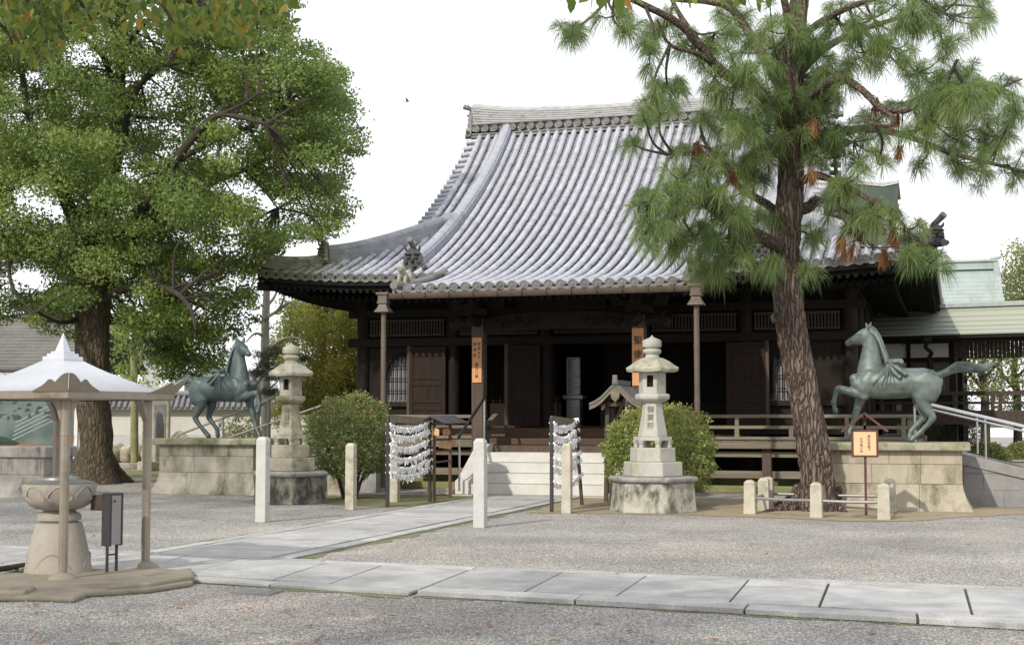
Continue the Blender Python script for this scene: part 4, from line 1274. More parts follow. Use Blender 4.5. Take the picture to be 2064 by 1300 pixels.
# curled end board of the right veranda edge
for x in (-10.35, -5.95):
    eb = MB()
    eb.tube([(x - .06, VY - .1, 1.18), (x + .06, VY - .1, 1.18)], 0.27, 20)
    eb.tube([(x - .075, VY - .1, 1.18), (x - .06, VY - .1, 1.18)], 0.16, 18)
    eb.tube([(x + .06, VY - .1, 1.18), (x + .075, VY - .1, 1.18)], 0.16, 18)
    eb.bar((x, VY - .05, 1.36), (x, VY + .75, 1.62), 0.12, 0.16)
    eb.build('curled_end_board', M['wood_grey'], ver, smooth=40)
# porch floor boards and wooden steps
for (xa, xb, ya, yb, z0, z1, mt) in ((-9.85, -6.6, 30.0, 31.2, 0.86, 1.0, 'wood_pillar'), (-10.1, -6.3, 31.2, 32.4, 1.0, 1.14, 'wood_red'), (-10.1, -6.3, 32.4, 33.45, 1.14, 1.36, 'wood_red'), (FX[1] + .1, FX[4] - .1, 33.35, 33.72, 1.14, 1.40, 'wood_red')):
    m = MB()
    m.bb(xa, xb, ya, yb, z0 - (0.0 if mt == 'wood_red' else 0.0), z1)
    m.build('wooden_step', M[mt], hall, bevel=0.012)
us = MB()
us.bb(-10.0, -6.4, 30.2, 30.3, 0.6, 0.86)
for x in np.linspace(-9.7, -6.7, 6):
    us.bb(x - .09, x + .09, 30.0, 30.19, 0.72, 0.86)
us.build('step_support', M['wood_pillar'], hall)
# stone steps with sloping cheeks
SX0, SX1 = -9.62, -6.78
for i in range(4):
    m = MB()
    m.bb(SX0, SX1, 28.45 + 0.33 * i, 30.05, 0.03 + 0.21 * i, 0.03 + 0.21 * (i + 1) - .004)
    m.build('stone_step', M['white_step'], hall, bevel=0.012)
m = MB()
m.bb(-10.5, -5.6, 28.15, 31.0, 0.0, 0.03)
m.bb(-10.45, -9.95, 28.1, 28.5, 0.03, 0.15)
m.build('step_footing', M['granite_tan'], hall, bevel=0.012)
for x0, x1 in ((SX0 - 0.30, SX0 - .004), (SX1 + .004, SX1 + 0.30)):
    m = MB()
    m.prism([(0, 28.35, 0.03), (0, 28.35, 0.30), (0, 28.55, 0.36), (0, 29.75, 1.04), (0, 30.05, 1.04), (0, 30.05, 0.03)], (x0, 0, 0), (x1, 0, 0))
    m.build('step_cheek', M['white_step'], hall, bevel=0.012)
for x, mt in ((SX0 - .15, 1), (SX1 + .15, 1)):
    m = MB()
    for y, z0, z1 in ((28.2, 0.1, 1.22), (29.85, 1.0, 2.0)):
        m.tube([(x, y, z0), (x, y, z1)], 0.024, 10)
    hr = m.build('handrail_post', M['steel'], hall, smooth=40)
    r = MB()
    r.tube([(x, 28.15, 1.18), (x, 28.2, 1.23), (x, 29.85, 2.03), (x, 29.92, 2.03)], 0.032, 10)
    r.build('handrail', M['dark_metal'], hr, smooth=40)
# base stones under the hall
m = MB()
m.bb(-15.6, -10.4, 30.9, 31.1, 0, 0.16)
m.bb(-6.0, -0.8, 30.9, 31.1, 0, 0.16)
m.bb(-15.6, -0.8, 33.3, 45.8, 0, 0.35)
m.build('base_stones', M['moss_stone'], hall, bevel=0.03)
dk = MB()
dk.bb(-14.1, -2.3, Y0 + .05, Y0 + .1, 0.35, 1.2)
dk.build('underfloor_boards', M['wood_black'], hall)

# things in the porch
def sign_board(x, z0, z1, wd, label, cols):
    r = MB()
    y = PY - 0.14 - 0.02
    r.box((x, y, (z0 + z1) / 2), (wd, 0.03, z1 - z0))
    o = tag(r.build('sign_board', M['sign_wood'], bevel=0.004), label, 'sign')
    for body, dx, dz, size, bold, sp_ in cols:
        text(body, size, (x + dx, y - 0.017, (z0 + z1) / 2 + dz), M['ink'], o, thick=0.001, bold=bold, spacing=sp_)
sign_board(PX[0], 2.37, 3.36, 0.215, 'orange wooden board with small characters in two columns on the left porch pillar',
           [('聖徳太子', 0.048, 0.20, 0.078, 0.0006, 1.22), ('御遺跡', -0.048, 0.22, 0.078, 0.0006, 1.55), ('第廿八番', -0.005, -0.235, 0.085, 0.001, 1.0)])
sign_board(PX[1], 2.28, 3.50, 0.245, 'tall orange wooden board with three large characters on the right porch pillar',
           [('聖徳殿', 0.0, 0.04, 0.19, 0.003, 1.6)])
t = empty('wooden_table', (-9.0, 33.95, 1.28), 'dark reddish wooden table standing in the left porch opening', 'table')
m = MB(); m.box((-9.85, 34.0, 2.05), (1.3, 0.5, 0.16)); m.build('table_top', M['wood_door'], t, bevel=0.01)
for dx in (-.6, .6):
    for dy in (-.2, .2):
        m = MB(); m.box((-9.85 + dx, 34.0 + dy, 1.625), (0.07, 0.07, 0.69)); m.build('leg', M['wood_pillar'], t)
t = empty('display_case', (-8.75, 34.1, 1.28), 'narrow pale glazed cabinet standing in the dark middle doorway', 'cabinet')
m = MB(); m.box((-8.85, 34.1, 1.66), (0.34, 0.3, 0.76)); m.build('stand', M['glass'], t, bevel=0.01)
m = MB(); m.box((-8.85, 34.1, 2.10), (0.50, 0.4, 0.10)); m.build('shelf', M['glass'], t, bevel=0.01)
m = MB()
for dx in (-.15, .15):
    m.box((-8.85 + dx, 34.0, 2.6), (0.035, 0.035, 0.9))
for z in (2.17, 2.35, 2.62, 3.05):
    m.box((-8.85, 34.0, z), (0.33, 0.035, 0.03))
m.build('case_frame', M['dark_granite'], t)
m = MB(); m.box((-8.85, 34.05, 2.6), (0.28, 0.02, 0.88)); m.build('pane', M['glass'], t)
t = empty('offertory_box', (-7.5, 33.9, 1.36), 'dark wooden offertory chest behind the porch steps', 'offertory box')
m = MB(); m.box((-7.45, 34.0, 1.72), (1.35, 0.55, 0.62)); m.build('body', M['wood_dark'], t, bevel=0.015)
m = MB()
for k in range(9): m.box((-8.05 + .15 * k, 34.0, 2.045), (0.06, 0.5, 0.03))
m.build('grille', M['wood_door'], t)
# ---------------------------------------------------------------- masonry pedestals
def masonry(root, x0, x1, y0, y1, courses, mats, coping, flare=None, name='stone_course', seed=1):
    # courses: (z0, z1, n blocks); blocks on all four sides, flaring out towards the ground
    rd = random.Random(seed)
    fl = flare or (lambda z: 0.0)
    for ci, (z0, z1, n) in enumerate(courses):
        m = MB()
        zs = [z0 + 0.003 + (z1 - z0 - 0.006) * k / 4 for k in range(5)]
        cutsx = [0] + sorted((k + rd.uniform(-.25, .25)) / n for k in range(1, n)) + [1]
        for (ax, ay, bx, by, nx, ny) in ((x0, y0, x1, y0, 0, -1), (x1, y0, x1, y1, 1, 0), (x1, y1, x0, y1, 0, 1), (x0, y1, x0, y0, -1, 0)):
            for i in range(n):
                lo = []
                for z in zs:
                    o = fl(z)
                    c0 = Vector((ax, ay, z)).lerp(Vector((bx, by, z)), cutsx[i])
                    c1 = Vector((ax, ay, z)).lerp(Vector((bx, by, z)), cutsx[i + 1])
                    t = (c1 - c0).normalized()
                    c0 = c0 - t * (o if i == 0 else -0.002) + Vector((nx, ny, 0)) * o
                    c1 = c1 + t * (o if i == n - 1 else -0.002) + Vector((nx, ny, 0)) * o
                    back = Vector((nx, ny, 0)) * 0.25
                    lo.append([c0, c1, c1 - back - t * (0.25 if i == n - 1 else 0), c0 - back + t * (0.25 if i == 0 else 0)])
                m.loft(lo)
        m.build(name, M[mats[ci % len(mats)]], root, bevel=0.005)
    if coping:
        z0, h, ov, mt = coping
        m = MB()
        m.bb(x0 - ov, x1 + ov, y0 - ov, y1 + ov, z0, z0 + h)
        m.build('coping_slab', M[mt], root, bevel=0.03)
    m = MB()
    m.bb(x0 + .1, x1 - .1, y0 + .1, y1 - .1, 0.01, courses[-1][1] - .02)
    m.build('core', M['bed'], root)

def fl_ped(z): return 0.17 * max(0, (0.5 - z) / 0.5) ** 2
right_ped = empty('stone_pedestal', (-0.95, 26.6, 0), 'yellowish stone block pedestal carrying the pale bronze horse beside the pine', 'pedestal', 'stone pedestals of the bronze horses')
masonry(right_ped, -2.1, 0.10, 26.05, 27.2, [(0.0, 0.46, 3), (0.46, 0.80, 3), (0.80, 1.03, 4)], ['tuff'], (1.03, 0.14, 0.14, 'coping'), fl_ped, seed=3)
left_ped = empty('stone_pedestal', (-15.05, 27.8, 0), 'greyish mossy stone block pedestal carrying the dark bronze horse beside the shelter', 'pedestal', 'stone pedestals of the bronze horses')
masonry(left_ped, -16.15, -13.95, 27.2, 28.35, [(0.0, 0.46, 3), (0.46, 0.80, 3), (0.80, 1.03, 3)], ['tuff_grey'], (1.03, 0.14, 0.12, 'coping'), fl_ped, seed=5)

# ---------------------------------------------------------------- bronze horses
def ellipse_loft(mb, st, n=18):
    # st: (center, half size along side axis, half size along the in-plane normal); the axis runs through the centres
    L = []
    k = len(st)
    for i, (c, hw, hh) in enumerate(st):
        c = Vector(c)
        t = Vector(st[min(i + 1, k - 1)][0]) - Vector(st[max(i - 1, 0)][0])
        t.normalize()
        s = Vector((0, 1, 0))
        s = (s - t * s.dot(t)).normalized()
        u = s.cross(t)
        L.append([c + s * (hw * math.cos(2 * math.pi * q / n)) + u * (hh * math.sin(2 * math.pi * q / n)) for q in range(n)])
    # rounded ends
    a = Vector(st[0][0]); b = Vector(st[-1][0])
    t0 = (a - Vector(st[1][0])).normalized(); t1 = (b - Vector(st[-2][0])).normalized()
    def shrink(l, c, t, f, d): return [c + (p - c) * f + t * d for p in l]
    r0, r1 = min(st[0][1], st[0][2]), min(st[-1][1], st[-1][2])
    L = [shrink(L[0], a, t0, 0.35, r0 * .62), shrink(L[0], a, t0, 0.78, r0 * .42)] + L + [shrink(L[-1], b, t1, 0.78, r1 * .42), shrink(L[-1], b, t1, 0.35, r1 * .62)]
    mb.loft(L)

def horse(loc, mirror, head_yaw, mat, label, yaw=0.0, tl=1.0):
    # x forward-left in the drawing frame: coordinates from a side view, metres (forward is -x), then mirrored if wanted
    def q(x, y, side=0.0):               # drawing units -> metres
        return Vector(((x - 700) / 537.0, side, (1215 - y) / 537.0))
    k = 1 / 537.0
    body = MB()
    def chain(pts, side=0.0):
        st = []
        for p in pts:
            x, y, hw, hh = p[:4]
            sd = p[4] if len(p) > 4 else side
            fat = 1.12 if hw < 34 else 1.0
            st.append((q(x, y, sd), hw * k * fat, hh * k * fat))
        ellipse_loft(body, st)
    # trunk
    chain([(300, 650, 70, 62), (335, 648, 105, 100), (400, 650, 125, 132), (480, 652, 132, 150), (570, 652, 142, 155), (670, 655, 148, 150), (770, 655, 146, 146), (860, 650, 140, 140), (950, 640, 138, 132), (1030, 645, 122, 108), (1075, 655, 90, 72)])
    # chest muscle, shoulder, haunch
    for sd in (-1, 1):
        chain([(300, 590, 40, 46), (330, 660, 52, 62), (385, 735, 46, 58), (400, 790, 40, 44)], side=sd * 0.13)
        chain([(470, 560, 40, 60), (420, 640, 55, 78), (385, 720, 50, 66)], side=sd * 0.15)
        chain([(965, 570, 52, 90), (990, 650, 64, 122), (990, 725, 62, 116), (965, 800, 54, 96)], side=sd * 0.15)
    # neck
    chain([(460, 600, 100, 140), (455, 520, 88, 128), (458, 430, 72, 108), (462, 340, 62, 88), (462, 260, 54, 72), (455, 195, 48, 62)])
    # head, turned about the poll
    pol = q(455, 180)
    hm = MB()
    hs = []
    for x, y, hw, hh in ((462, 178, 44, 58), (425, 190, 54, 72), (385, 203, 54, 66), (340, 222, 46, 52), (295, 244, 38, 42), (258, 262, 34, 36), (238, 273, 30, 31)):
        hs.append((q(x, y), hw * k, hh * k))
    ellipse_loft(hm, hs)
    jaw = [(q(430, 235), 36 * k, 34 * k), (q(390, 255), 34 * k, 28 * k), (q(330, 268), 28 * k, 22 * k)]
    ellipse_loft(hm, jaw)
    for sd in (-1, 1):
        hm.tube([q(378, 178, sd * .085), q(350, 184, sd * .088)], [0.030, 0.026], 8)
        hm.tube([q(250, 250, sd * .050), q(243, 254, sd * .058)], [0.020, 0.012], 8)
        ear = [(q(432, 130, sd * .065), 20 * k, 22 * k), (q(428, 105, sd * .072), 22 * k, 20 * k), (q(418, 78, sd * .078), 14 * k, 13 * k), (q(412, 60, sd * .080), 5 * k, 5 * k)] if sd > 0 else \
              [(q(448, 130, sd * .065), 20 * k, 22 * k), (q(455, 105, sd * .072), 22 * k, 20 * k), (q(468, 78, sd * .078), 14 * k, 13 * k), (q(480, 60, sd * .080), 5 * k, 5 * k)]
        ellipse_loft(hm, ear, 10)
    R_ = Matrix.Translation(pol) @ Matrix.Rotation(head_yaw, 4, 'Z') @ Matrix.Translation(-pol)
    body.add([R_ @ Vector(v) for v in hm.v], hm.f)
    # legs; near side is -y before mirroring
    N, Fr = -0.13, 0.13
    chain([(390, 740, 48, 62, N), (372, 757, 46, 52, N), (300, 745, 38, 44, N - .01), (220, 722, 32, 37, N - .01), (165, 706, 31, 33, N - .01), (142, 712, 30, 31, N - .01)])      # raised forearm
    chain([(150, 708, 27, 28, N - .01), (132, 750, 21, 22, N - .01), (118, 800, 20, 21, N - .01), (108, 838, 24, 26, N - .01), (112, 862, 19, 19, N - .01)])                       # cannon
    chain([(110, 852, 20, 20, N - .01), (118, 885, 22, 20, N - .01), (126, 915, 29, 24, N - .01), (128, 935, 26, 20, N - .01)])                                                    # hoof
    chain([(385, 735, 50, 72, Fr), (355, 800, 42, 52, Fr), (330, 870, 32, 36, Fr), (308, 940, 32, 33, Fr), (297, 985, 29, 29, Fr), (280, 1030, 21, 22, Fr), (258, 1090, 20, 21, Fr), (240, 1135, 25, 26, Fr), (222, 1168, 21, 22, Fr)])
    chain([(230, 1150, 22, 22, Fr), (210, 1180, 30, 26, Fr), (195, 1203, 34, 20, Fr)])
    # hind legs
    chain([(960, 720, 66, 112, N), (930, 790, 58, 92, N), (945, 850, 46, 68, N), (975, 905, 36, 48, N), (1010, 955, 30, 36, N), (1022, 985, 29, 36, N), (1000, 1020, 25, 28, N), (960, 1065, 22, 23, N), (915, 1110, 22, 22, N), (872, 1148, 26, 27, N), (845, 1172, 22, 22, N)])
    chain([(860, 1158, 22, 22, N), (835, 1182, 30, 28, N), (812, 1203, 35, 20, N)])
    chain([(950, 720, 62, 108, Fr), (900, 800, 55, 84, Fr), (905, 860, 44, 62, Fr), (925, 915, 34, 44, Fr), (938, 960, 29, 33, Fr), (930, 990, 28, 32, Fr), (895, 1030, 23, 25, Fr), (850, 1075, 21, 22, Fr), (815, 1115, 24, 25, Fr), (805, 1150, 21, 21, Fr)])
    chain([(808, 1135, 21, 21, Fr), (805, 1172, 28, 26, Fr), (798, 1203, 34, 20, Fr)])
    me = body.mesh('horse_source')
    o = bpy.data.objects.new('horse_source', me)
    C.objects.link(o)
    rm = o.modifiers.new('r', 'REMESH'); rm.mode = 'VOXEL'; rm.voxel_size = 0.016
    sm = o.modifiers.new('s', 'CORRECTIVE_SMOOTH'); sm.iterations = 6; sm.use_only_smooth = True
    dg = bpy.context.evaluated_depsgraph_get(); dg.update()
    m2 = bpy.data.meshes.new_from_object(o.evaluated_get(dg))
    bpy.data.objects.remove(o)
    root = empty('bronze_horse', loc, label, 'statue', 'bronze horse statues on the pedestals')
    mx = Matrix.Translation(Vector(loc)) @ Matrix.Rotation(yaw, 4, 'Z') @ (Matrix.Scale(-1, 4, (1, 0, 0)) if mirror else Matrix.Identity(4))
    def put(name, me_, par, sm_=True):
        me_.transform(mx)
        if mirror: me_.flip_normals()
        return link_mesh(name, me_, mat, par, smooth=60 if sm_ else None)
    bo = put('body', m2, root)
    # mane: overlapping braided locks down the crest
    m = MB()
    crest = smooth_path([q(440, 118), q(492, 150), q(530, 210), q(560, 290), q(588, 370), q(606, 440), q(612, 475)], 5)
    crest = [R_ @ p if i < 4 else p for i, p in enumerate(crest)]
    m.tube(crest, [0.025] + [0.055] * (len(crest) - 3) + [0.05, 0.03], 10)
    for i in range(2, len(crest) - 1):
        p = crest[i]
        for sd in (-1, 1):
            m.tube([p + Vector((0.01, sd * .01, 0.045)), p + Vector((-0.005, sd * .062, 0.0)), p + Vector((0.016, sd * .075, -0.10))], [0.026, 0.036, 0.018], 7)
    me_ = m.mesh('mane'); put('mane', me_, root)
    # tail streaming back, with long strands
    m = MB()
    ax = smooth_path([q(1062, 580), q(1110, 572)] + [q(1110 + (x - 1110) * tl, y + (1 - tl) * (x - 1110) * .35) for x, y in ((1180, 540), (1250, 508), (1340, 510), (1450, 522), (1540, 500), (1612, 472))], 5)
    ra_ = np.interp(np.linspace(0, 1, len(ax)), [0, .1, .25, .42, .6, .78, .9, 1], [0.05, .045, .055, .085, .08, .06, .035, .008])
    m.tube(ax, list(ra_), 12)
    for a in range(12):
        th = 2 * math.pi * a / 12
        pts = []
        for i in range(3, len(ax)):
            t = i / len(ax)
            an = th + 2.2 * t
            pts.append(ax[i] + Vector((0, math.cos(an), math.sin(an))) * (ra_[i] * 0.96))
        m.tube(pts, [max(0.004, 0.020 * min(1, (len(pts) - i) / 8)) for i in range(len(pts))], 6)
    me_ = m.mesh('tail'); put('tail', me_, root)
    # cloth tied over the withers, its hanging bow, and girth lines
    m = MB()
    m.tube(smooth_path([q(625, 470, -.17), q(640, 450, -.10), q(690, 440, 0), q(640, 450, .10), q(625, 470, .17)], 4), 0.045, 9)
    m.tube(smooth_path([q(640, 470, -.20), q(690, 452, -.22), q(745, 448, -.20), q(735, 478, -.22)], 4), [0.03] * 3 + [0.045] * 9 + [0.03], 9)
    m.tube(smooth_path([q(640, 485, -.24), q(665, 530, -.28), q(700, 575, -.30), q(735, 605, -.295)], 4), [0.03] * 2 + [0.04] * 9 + [0.05] * 2, 9)
    m.tube(smooth_path([q(655, 480, -.24), q(700, 510, -.285), q(745, 545, -.295), q(785, 575, -.29)], 4), [0.03] * 2 + [0.036] * 9 + [0.045] * 2, 9)
    m.tube(smooth_path([q(640, 470, .20), q(700, 500, .26), q(745, 560, .29)], 4), 0.04, 9)
    me_ = m.mesh('tied_cloth'); put('tied_cloth', me_, root)
    m = MB()
    for x0, x1 in ((628, 560), (632, 600), (640, 648), (645, 690), (622, 470)):
        pts = []
        for t in np.linspace(0, 1, 10):
            xx = x0 + (x1 - x0) * t ** 1.2
            yy = 480 + 200 * t
            sd = -0.25 - 0.03 * math.sin(t * 2.6) - 0.005
            pts.append(q(xx, yy, sd))
        m.tube(pts, [0.010] * 9 + [0.003], 6)
    me_ = m.mesh('cloth_folds'); put('cloth_folds', me_, root)
    return root
horse((-0.98, 26.62, 1.172), False, 0.0, M['bronze'], 'pale grey-green bronze horse with a long streaming tail on the pedestal beside the pine')
horse((-14.98, 27.72, 1.172), True, R(22), M['bronze_dark'], 'darker bronze horse with its head turned, on the mossy pedestal beside the steel shelter', yaw=R(-10), tl=0.55)

# ---------------------------------------------------------------- stone lanterns
def hexring(c, R_, z, rot=0.0, lobes=0):
    return [(c[0] + R_ * math.cos(rot + math.pi / 3 * k), c[1] + R_ * math.sin(rot + math.pi / 3 * k), c[2] + z) for k in range(6)]
def hexloft(mb, c, prof):
    mb.loft([hexring(c, r, z) for r, z in prof])

def lantern(c, mat, capmat, basemat, label, rough=0.0):
    root = empty('stone_lantern', c, label, 'stone lantern', 'tall hexagonal stone lanterns')
    m = MB(); hexloft(m, c, [(0.77, 0), (0.75, 0.1), (0.715, 0.53)])
    m.build('base', M[basemat], root, bevel=0.02)
    m = MB(); hexloft(m, c, [(0.74, 0.53), (0.785, 0.56), (0.79, 0.61), (0.75, 0.635)])
    m.build('base_lip', M['stone_lip'], root, bevel=0.015)
    m = MB(); hexloft(m, c, [(0.52, 0.637), (0.515, 0.895)])
    m.build('lower_tier', M[mat], root, bevel=0.015)
    m = MB(); hexloft(m, c, [(0.40, 0.897), (0.395, 1.15)])
    m.build('upper_tier', M[mat], root, bevel=0.012)
    m = MB()                             # foot ring with arched openings
    hexloft(m, c, [(0.335, 1.275), (0.335, 1.345)])
    for k in range(6):
        a = math.pi / 3 * k
        p = Vector((c[0] + 0.285 * math.cos(a), c[1] + 0.285 * math.sin(a), c[2]))
        hexr = [(p.x + 0.052 * math.cos(a + math.pi / 3 * j), p.y + 0.052 * math.sin(a + math.pi / 3 * j)) for j in range(6)]
        m.loft([[(x, y, c[2] + 1.152) for x, y in hexr], [(p.x + (x - p.x) * .9, p.y + (y - p.y) * .9, c[2] + 1.2) for x, y in hexr], [(p.x + (x - p.x) * 1.5, p.y + (y - p.y) * 1.5, c[2] + 1.274) for x, y in hexr]])
    m.build('footed_ring', M[mat], root, bevel=0.006)
    m = MB(); hexloft(m, c, [(0.262, 1.347), (0.255, 1.40), (0.225, 1.55), (0.196, 1.72), (0.178, 1.86), (0.172, 1.955)])
    sh = m.build('shaft', M[mat], root, bevel=0.008)
    text('御寶前', 0.125, (c[0] + 0.0, c[1] - 0.186, c[2] + 1.69), M['carving_shade'], sh, tilt=-math.atan(0.11), thick=0.004, spacing=1.15)
    m = MB(); hexloft(m, c, [(0.175, 1.957), (0.27, 2.0), (0.305, 2.03), (0.31, 2.08), (0.295, 2.115), (0.24, 2.12)])
    m.build('platform', M[mat], root, bevel=0.015)
    m = MB()                             # fire box: six walls, windows in front and back
    for k in range(6):
        a0, a1 = math.pi / 3 * k, math.pi / 3 * (k + 1)
        A = Vector((c[0] + 0.235 * math.cos(a0), c[1] + 0.235 * math.sin(a0), 0)); B = Vector((c[0] + 0.235 * math.cos(a1), c[1] + 0.235 * math.sin(a1), 0))
        nrm = Vector((c[0], c[1], 0)) - (A + B) / 2; nrm.z = 0; nrm.normalize()
        def wall_(u0, u1, z0, z1):
            p, q_ = A.lerp(B, u0), A.lerp(B, u1)
            d = nrm * 0.05
            m.hexa([(p.x, p.y, c[2] + z0), (q_.x, q_.y, c[2] + z0), (q_.x + d.x, q_.y + d.y, c[2] + z0), (p.x + d.x, p.y + d.y, c[2] + z0),
                    (p.x, p.y, c[2] + z1), (q_.x, q_.y, c[2] + z1), (q_.x + d.x, q_.y + d.y, c[2] + z1), (p.x + d.x, p.y + d.y, c[2] + z1)])
        if k in (1, 4):
            wall_(0, 0.26, 2.122, 2.50); wall_(0.74, 1, 2.122, 2.50); wall_(0.26, 0.74, 2.122, 2.24); wall_(0.26, 0.74, 2.45, 2.50)
        else:
            wall_(0, 1, 2.122, 2.50)
    fb = m.build('fire_box', M[mat], root)
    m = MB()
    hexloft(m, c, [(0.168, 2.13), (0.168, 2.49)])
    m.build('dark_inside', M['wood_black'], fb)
    m = MB()                             # six-sided curved roof with slightly lifted corners
    L = []
    for R_, z, up in ((0.22, 2.502, 0), (0.45, 2.51, 0.02), (0.465, 2.56, 0.03), (0.40, 2.615, 0.015), (0.30, 2.70, 0.005), (0.20, 2.76, 0), (0.14, 2.775, 0)):
        ring = []
        for k in range(24):
            th = 2 * math.pi * k / 24
            ph = (th % (math.pi / 3)) - math.pi / 6
            rr = R_ * math.cos(math.pi / 6) / math.cos(ph)
            e = abs(ph) / (math.pi / 6)
            ring.append((c[0] + rr * math.cos(th), c[1] + rr * math.sin(th), c[2] + z + up * e ** 3))
        L.append(ring)
    m.loft(L)
    m.build('lantern_roof', M[capmat], root, smooth=28)
    m = MB()
    m.lathe(c, [(0.13, 2.775), (0.12, 2.80), (0.115, 2.83), (0.15, 2.855), (0.162, 2.89), (0.15, 2.92), (0.12, 2.935), (0.115, 2.95), (0.155, 2.965), (0.165, 3.0), (0.165, 3.06), (0.15, 3.095), (0.09, 3.12), (0.035, 3.145), (0.0, 3.19)], 20)
    m.build('jewel', M[capmat if rough else mat], root, smooth=40)
    root.scale = (1, 1, 0.95)
    return root
lantern((-4.99, 24.56, 0), 'lantern', 'lantern_cap', 'stone_base', 'pale stone lantern in front of the round-cut bush right of the path')
lantern((-12.05, 25.0, 0), 'lantern_mossy_shaded', 'lantern_cap', 'stone_base_dark', 'mossy stone lantern between the dark bronze horse and the left bush', 1.0)

# ---------------------------------------------------------------- granite posts along the path
def post(name, p, h, wd, mat, label, group):
    r = empty(name, p, label, 'stone post', group)
    m = MB()
    a = wd / 2
    m.loft([[(p[0] + x * q, p[1] + y * q, p[2] + z) for x, y in ((-1, -1), (1, -1), (1, 1), (-1, 1))] for q, z in ((a * 1.03, 0), (a, h - 0.05), (a * 0.62, h))])
    m.build('shaft', M[mat], r, bevel=0.008)
    m = MB()
    for z in (h * .22, h * .80):
        m.tube([(p[0] + a * 1.0, p[1] + .02, p[2] + z), (p[0] + a * 1.0 + .004, p[1] + .02, p[2] + z)], 0.012, 8)
    m.build('bolt_hole', M['ink'], r)
    return r
G1 = 'square stone posts along the approach path'
post('stone_post', gnd(529, 1052), 1.31, 0.165, 'granite', 'tall pale granite post in front of the mossy lantern', G1)
post('stone_post', gnd(968, 1063), 1.30, 0.165, 'granite', 'tall pale granite post standing alone at the right edge of the approach path', G1)
post('stone_post', gnd(707, 1027), 1.16, 0.155, 'granite_tan', 'shorter brownish granite post in front of the left bush', G1)
post('stone_post', gnd(1143, 1034), 1.17, 0.155, 'granite_tan', 'shorter brownish granite post beside the right paper-strip rack', G1)
post('stone_post', gnd(796, 1012), 1.17, 0.155, 'granite_tan', 'shorter brownish granite post half hidden behind the left paper-strip rack', G1)

# ---------------------------------------------------------------- racks of tied paper fortunes
def paper_rack(a, b, h, hb, rows, label, lean=0.0, bar=True, seed=1):
    rd = random.Random(seed)
    a, b = Vector(a), Vector(b)
    root = empty('fortune_paper_rack', (a + b) / 2, label, 'paper rack', 'racks of tied paper fortunes')
    for p, hh, ln in ((a, h, 0), (b, hb, lean)):
        m = MB(); m.bar(p, p + Vector((-ln, 0, hh)), 0.055, 0.055, up=(0, 1, 0))
        m.build('post', M['dark_metal'] if p is a else M['wood_corr'], root)
    if bar:
        m = MB(); m.bar(a + Vector((0, 0, h - .05)), b + Vector((-lean, 0, hb - .05)), 0.03, 0.13)
        m.build('crossbar', M['wood_grey'], root)
    for zr in rows:
        m = MB(); s = MB()
        A = a + Vector((0, 0, zr)); B = b + Vector((-lean * zr / hb, 0, zr + 0.06))
        pts = []
        for t in np.linspace(0, 1, 18):
            p = A.lerp(B, t); p.z -= 0.16 * 4 * t * (1 - t) * 0.8
            pts.append(p)
        s.tube(pts, 0.006, 5)
        st = s.build('string', M['wood_grey'], root)
        n = 150
        for k in range(n):
            t = 0.06 + 0.90 * (k + rd.random()) / n
            p = A.lerp(B, t); p.z -= 0.16 * 4 * t * (1 - t) * 0.8
            ln = rd.uniform(0.05, 0.095) * (1.6 if rd.random() < .06 else 1)
            wd = rd.uniform(0.012, 0.02)
            th = rd.uniform(0, 3.14)
            dx = Vector((math.cos(th), math.sin(th), 0))
            o = Vector((rd.uniform(-.05, .05), 0, rd.uniform(-.015, .045)))
            sw = Vector((rd.uniform(-.03, .03), rd.uniform(-.03, .03), -ln))
            p1 = p + o
            m.add([p1 - dx * wd, p1 + dx * wd, p1 + sw + dx * wd * .8, p1 + sw - dx * wd * .8], [(0, 1, 2, 3)])
            c = p + Vector((o.x, 0, 0.0))
            r_ = rd.uniform(0.018, 0.03)
            rx = Vector((rd.uniform(-1, 1), rd.uniform(-1, 1), rd.uniform(-1, 1))).normalized() * r_
            ry = rx.cross(Vector((0.3, 0.5, 0.8))).normalized() * r_ * .8
            rz = rx.cross(ry).normalized() * r_ * .7
            m.add([c + rx, c + ry, c - rx, c - ry, c + rz, c - rz], [(0, 1, 4), (1, 2, 4), (2, 3, 4), (3, 0, 4), (1, 0, 5), (2, 1, 5), (3, 2, 5), (0, 3, 5)])
        m.build('tied_papers', M['paper'], root, fix=False)
        for e in (A, B):
            kn = MB()
            kn.tube([e + Vector((-.04, 0, -.01)), e + Vector((.05, .01, 0.0)), e + Vector((.06, .01, -.05))], [0.022, 0.028, 0.012], 6)
            kn.build('knot', M['paper'], st)
    return root
paper_rack(gnd(781, 1022), gnd(866, 1011), 1.64, 1.58, [1.49, 1.33, 1.13, 0.93, 0.76, 0.62], 'dark rack with six sagging rows of tied white paper strips left of the path', seed=1)
paper_rack(gnd(1112, 1032), gnd(1173, 1018), 1.62, 1.56, [1.52, 1.33, 1.17, 0.92, 0.78, 0.52], 'dark leaning rack of tied white paper strips right of the path before the steps', lean=0.12, seed=2)

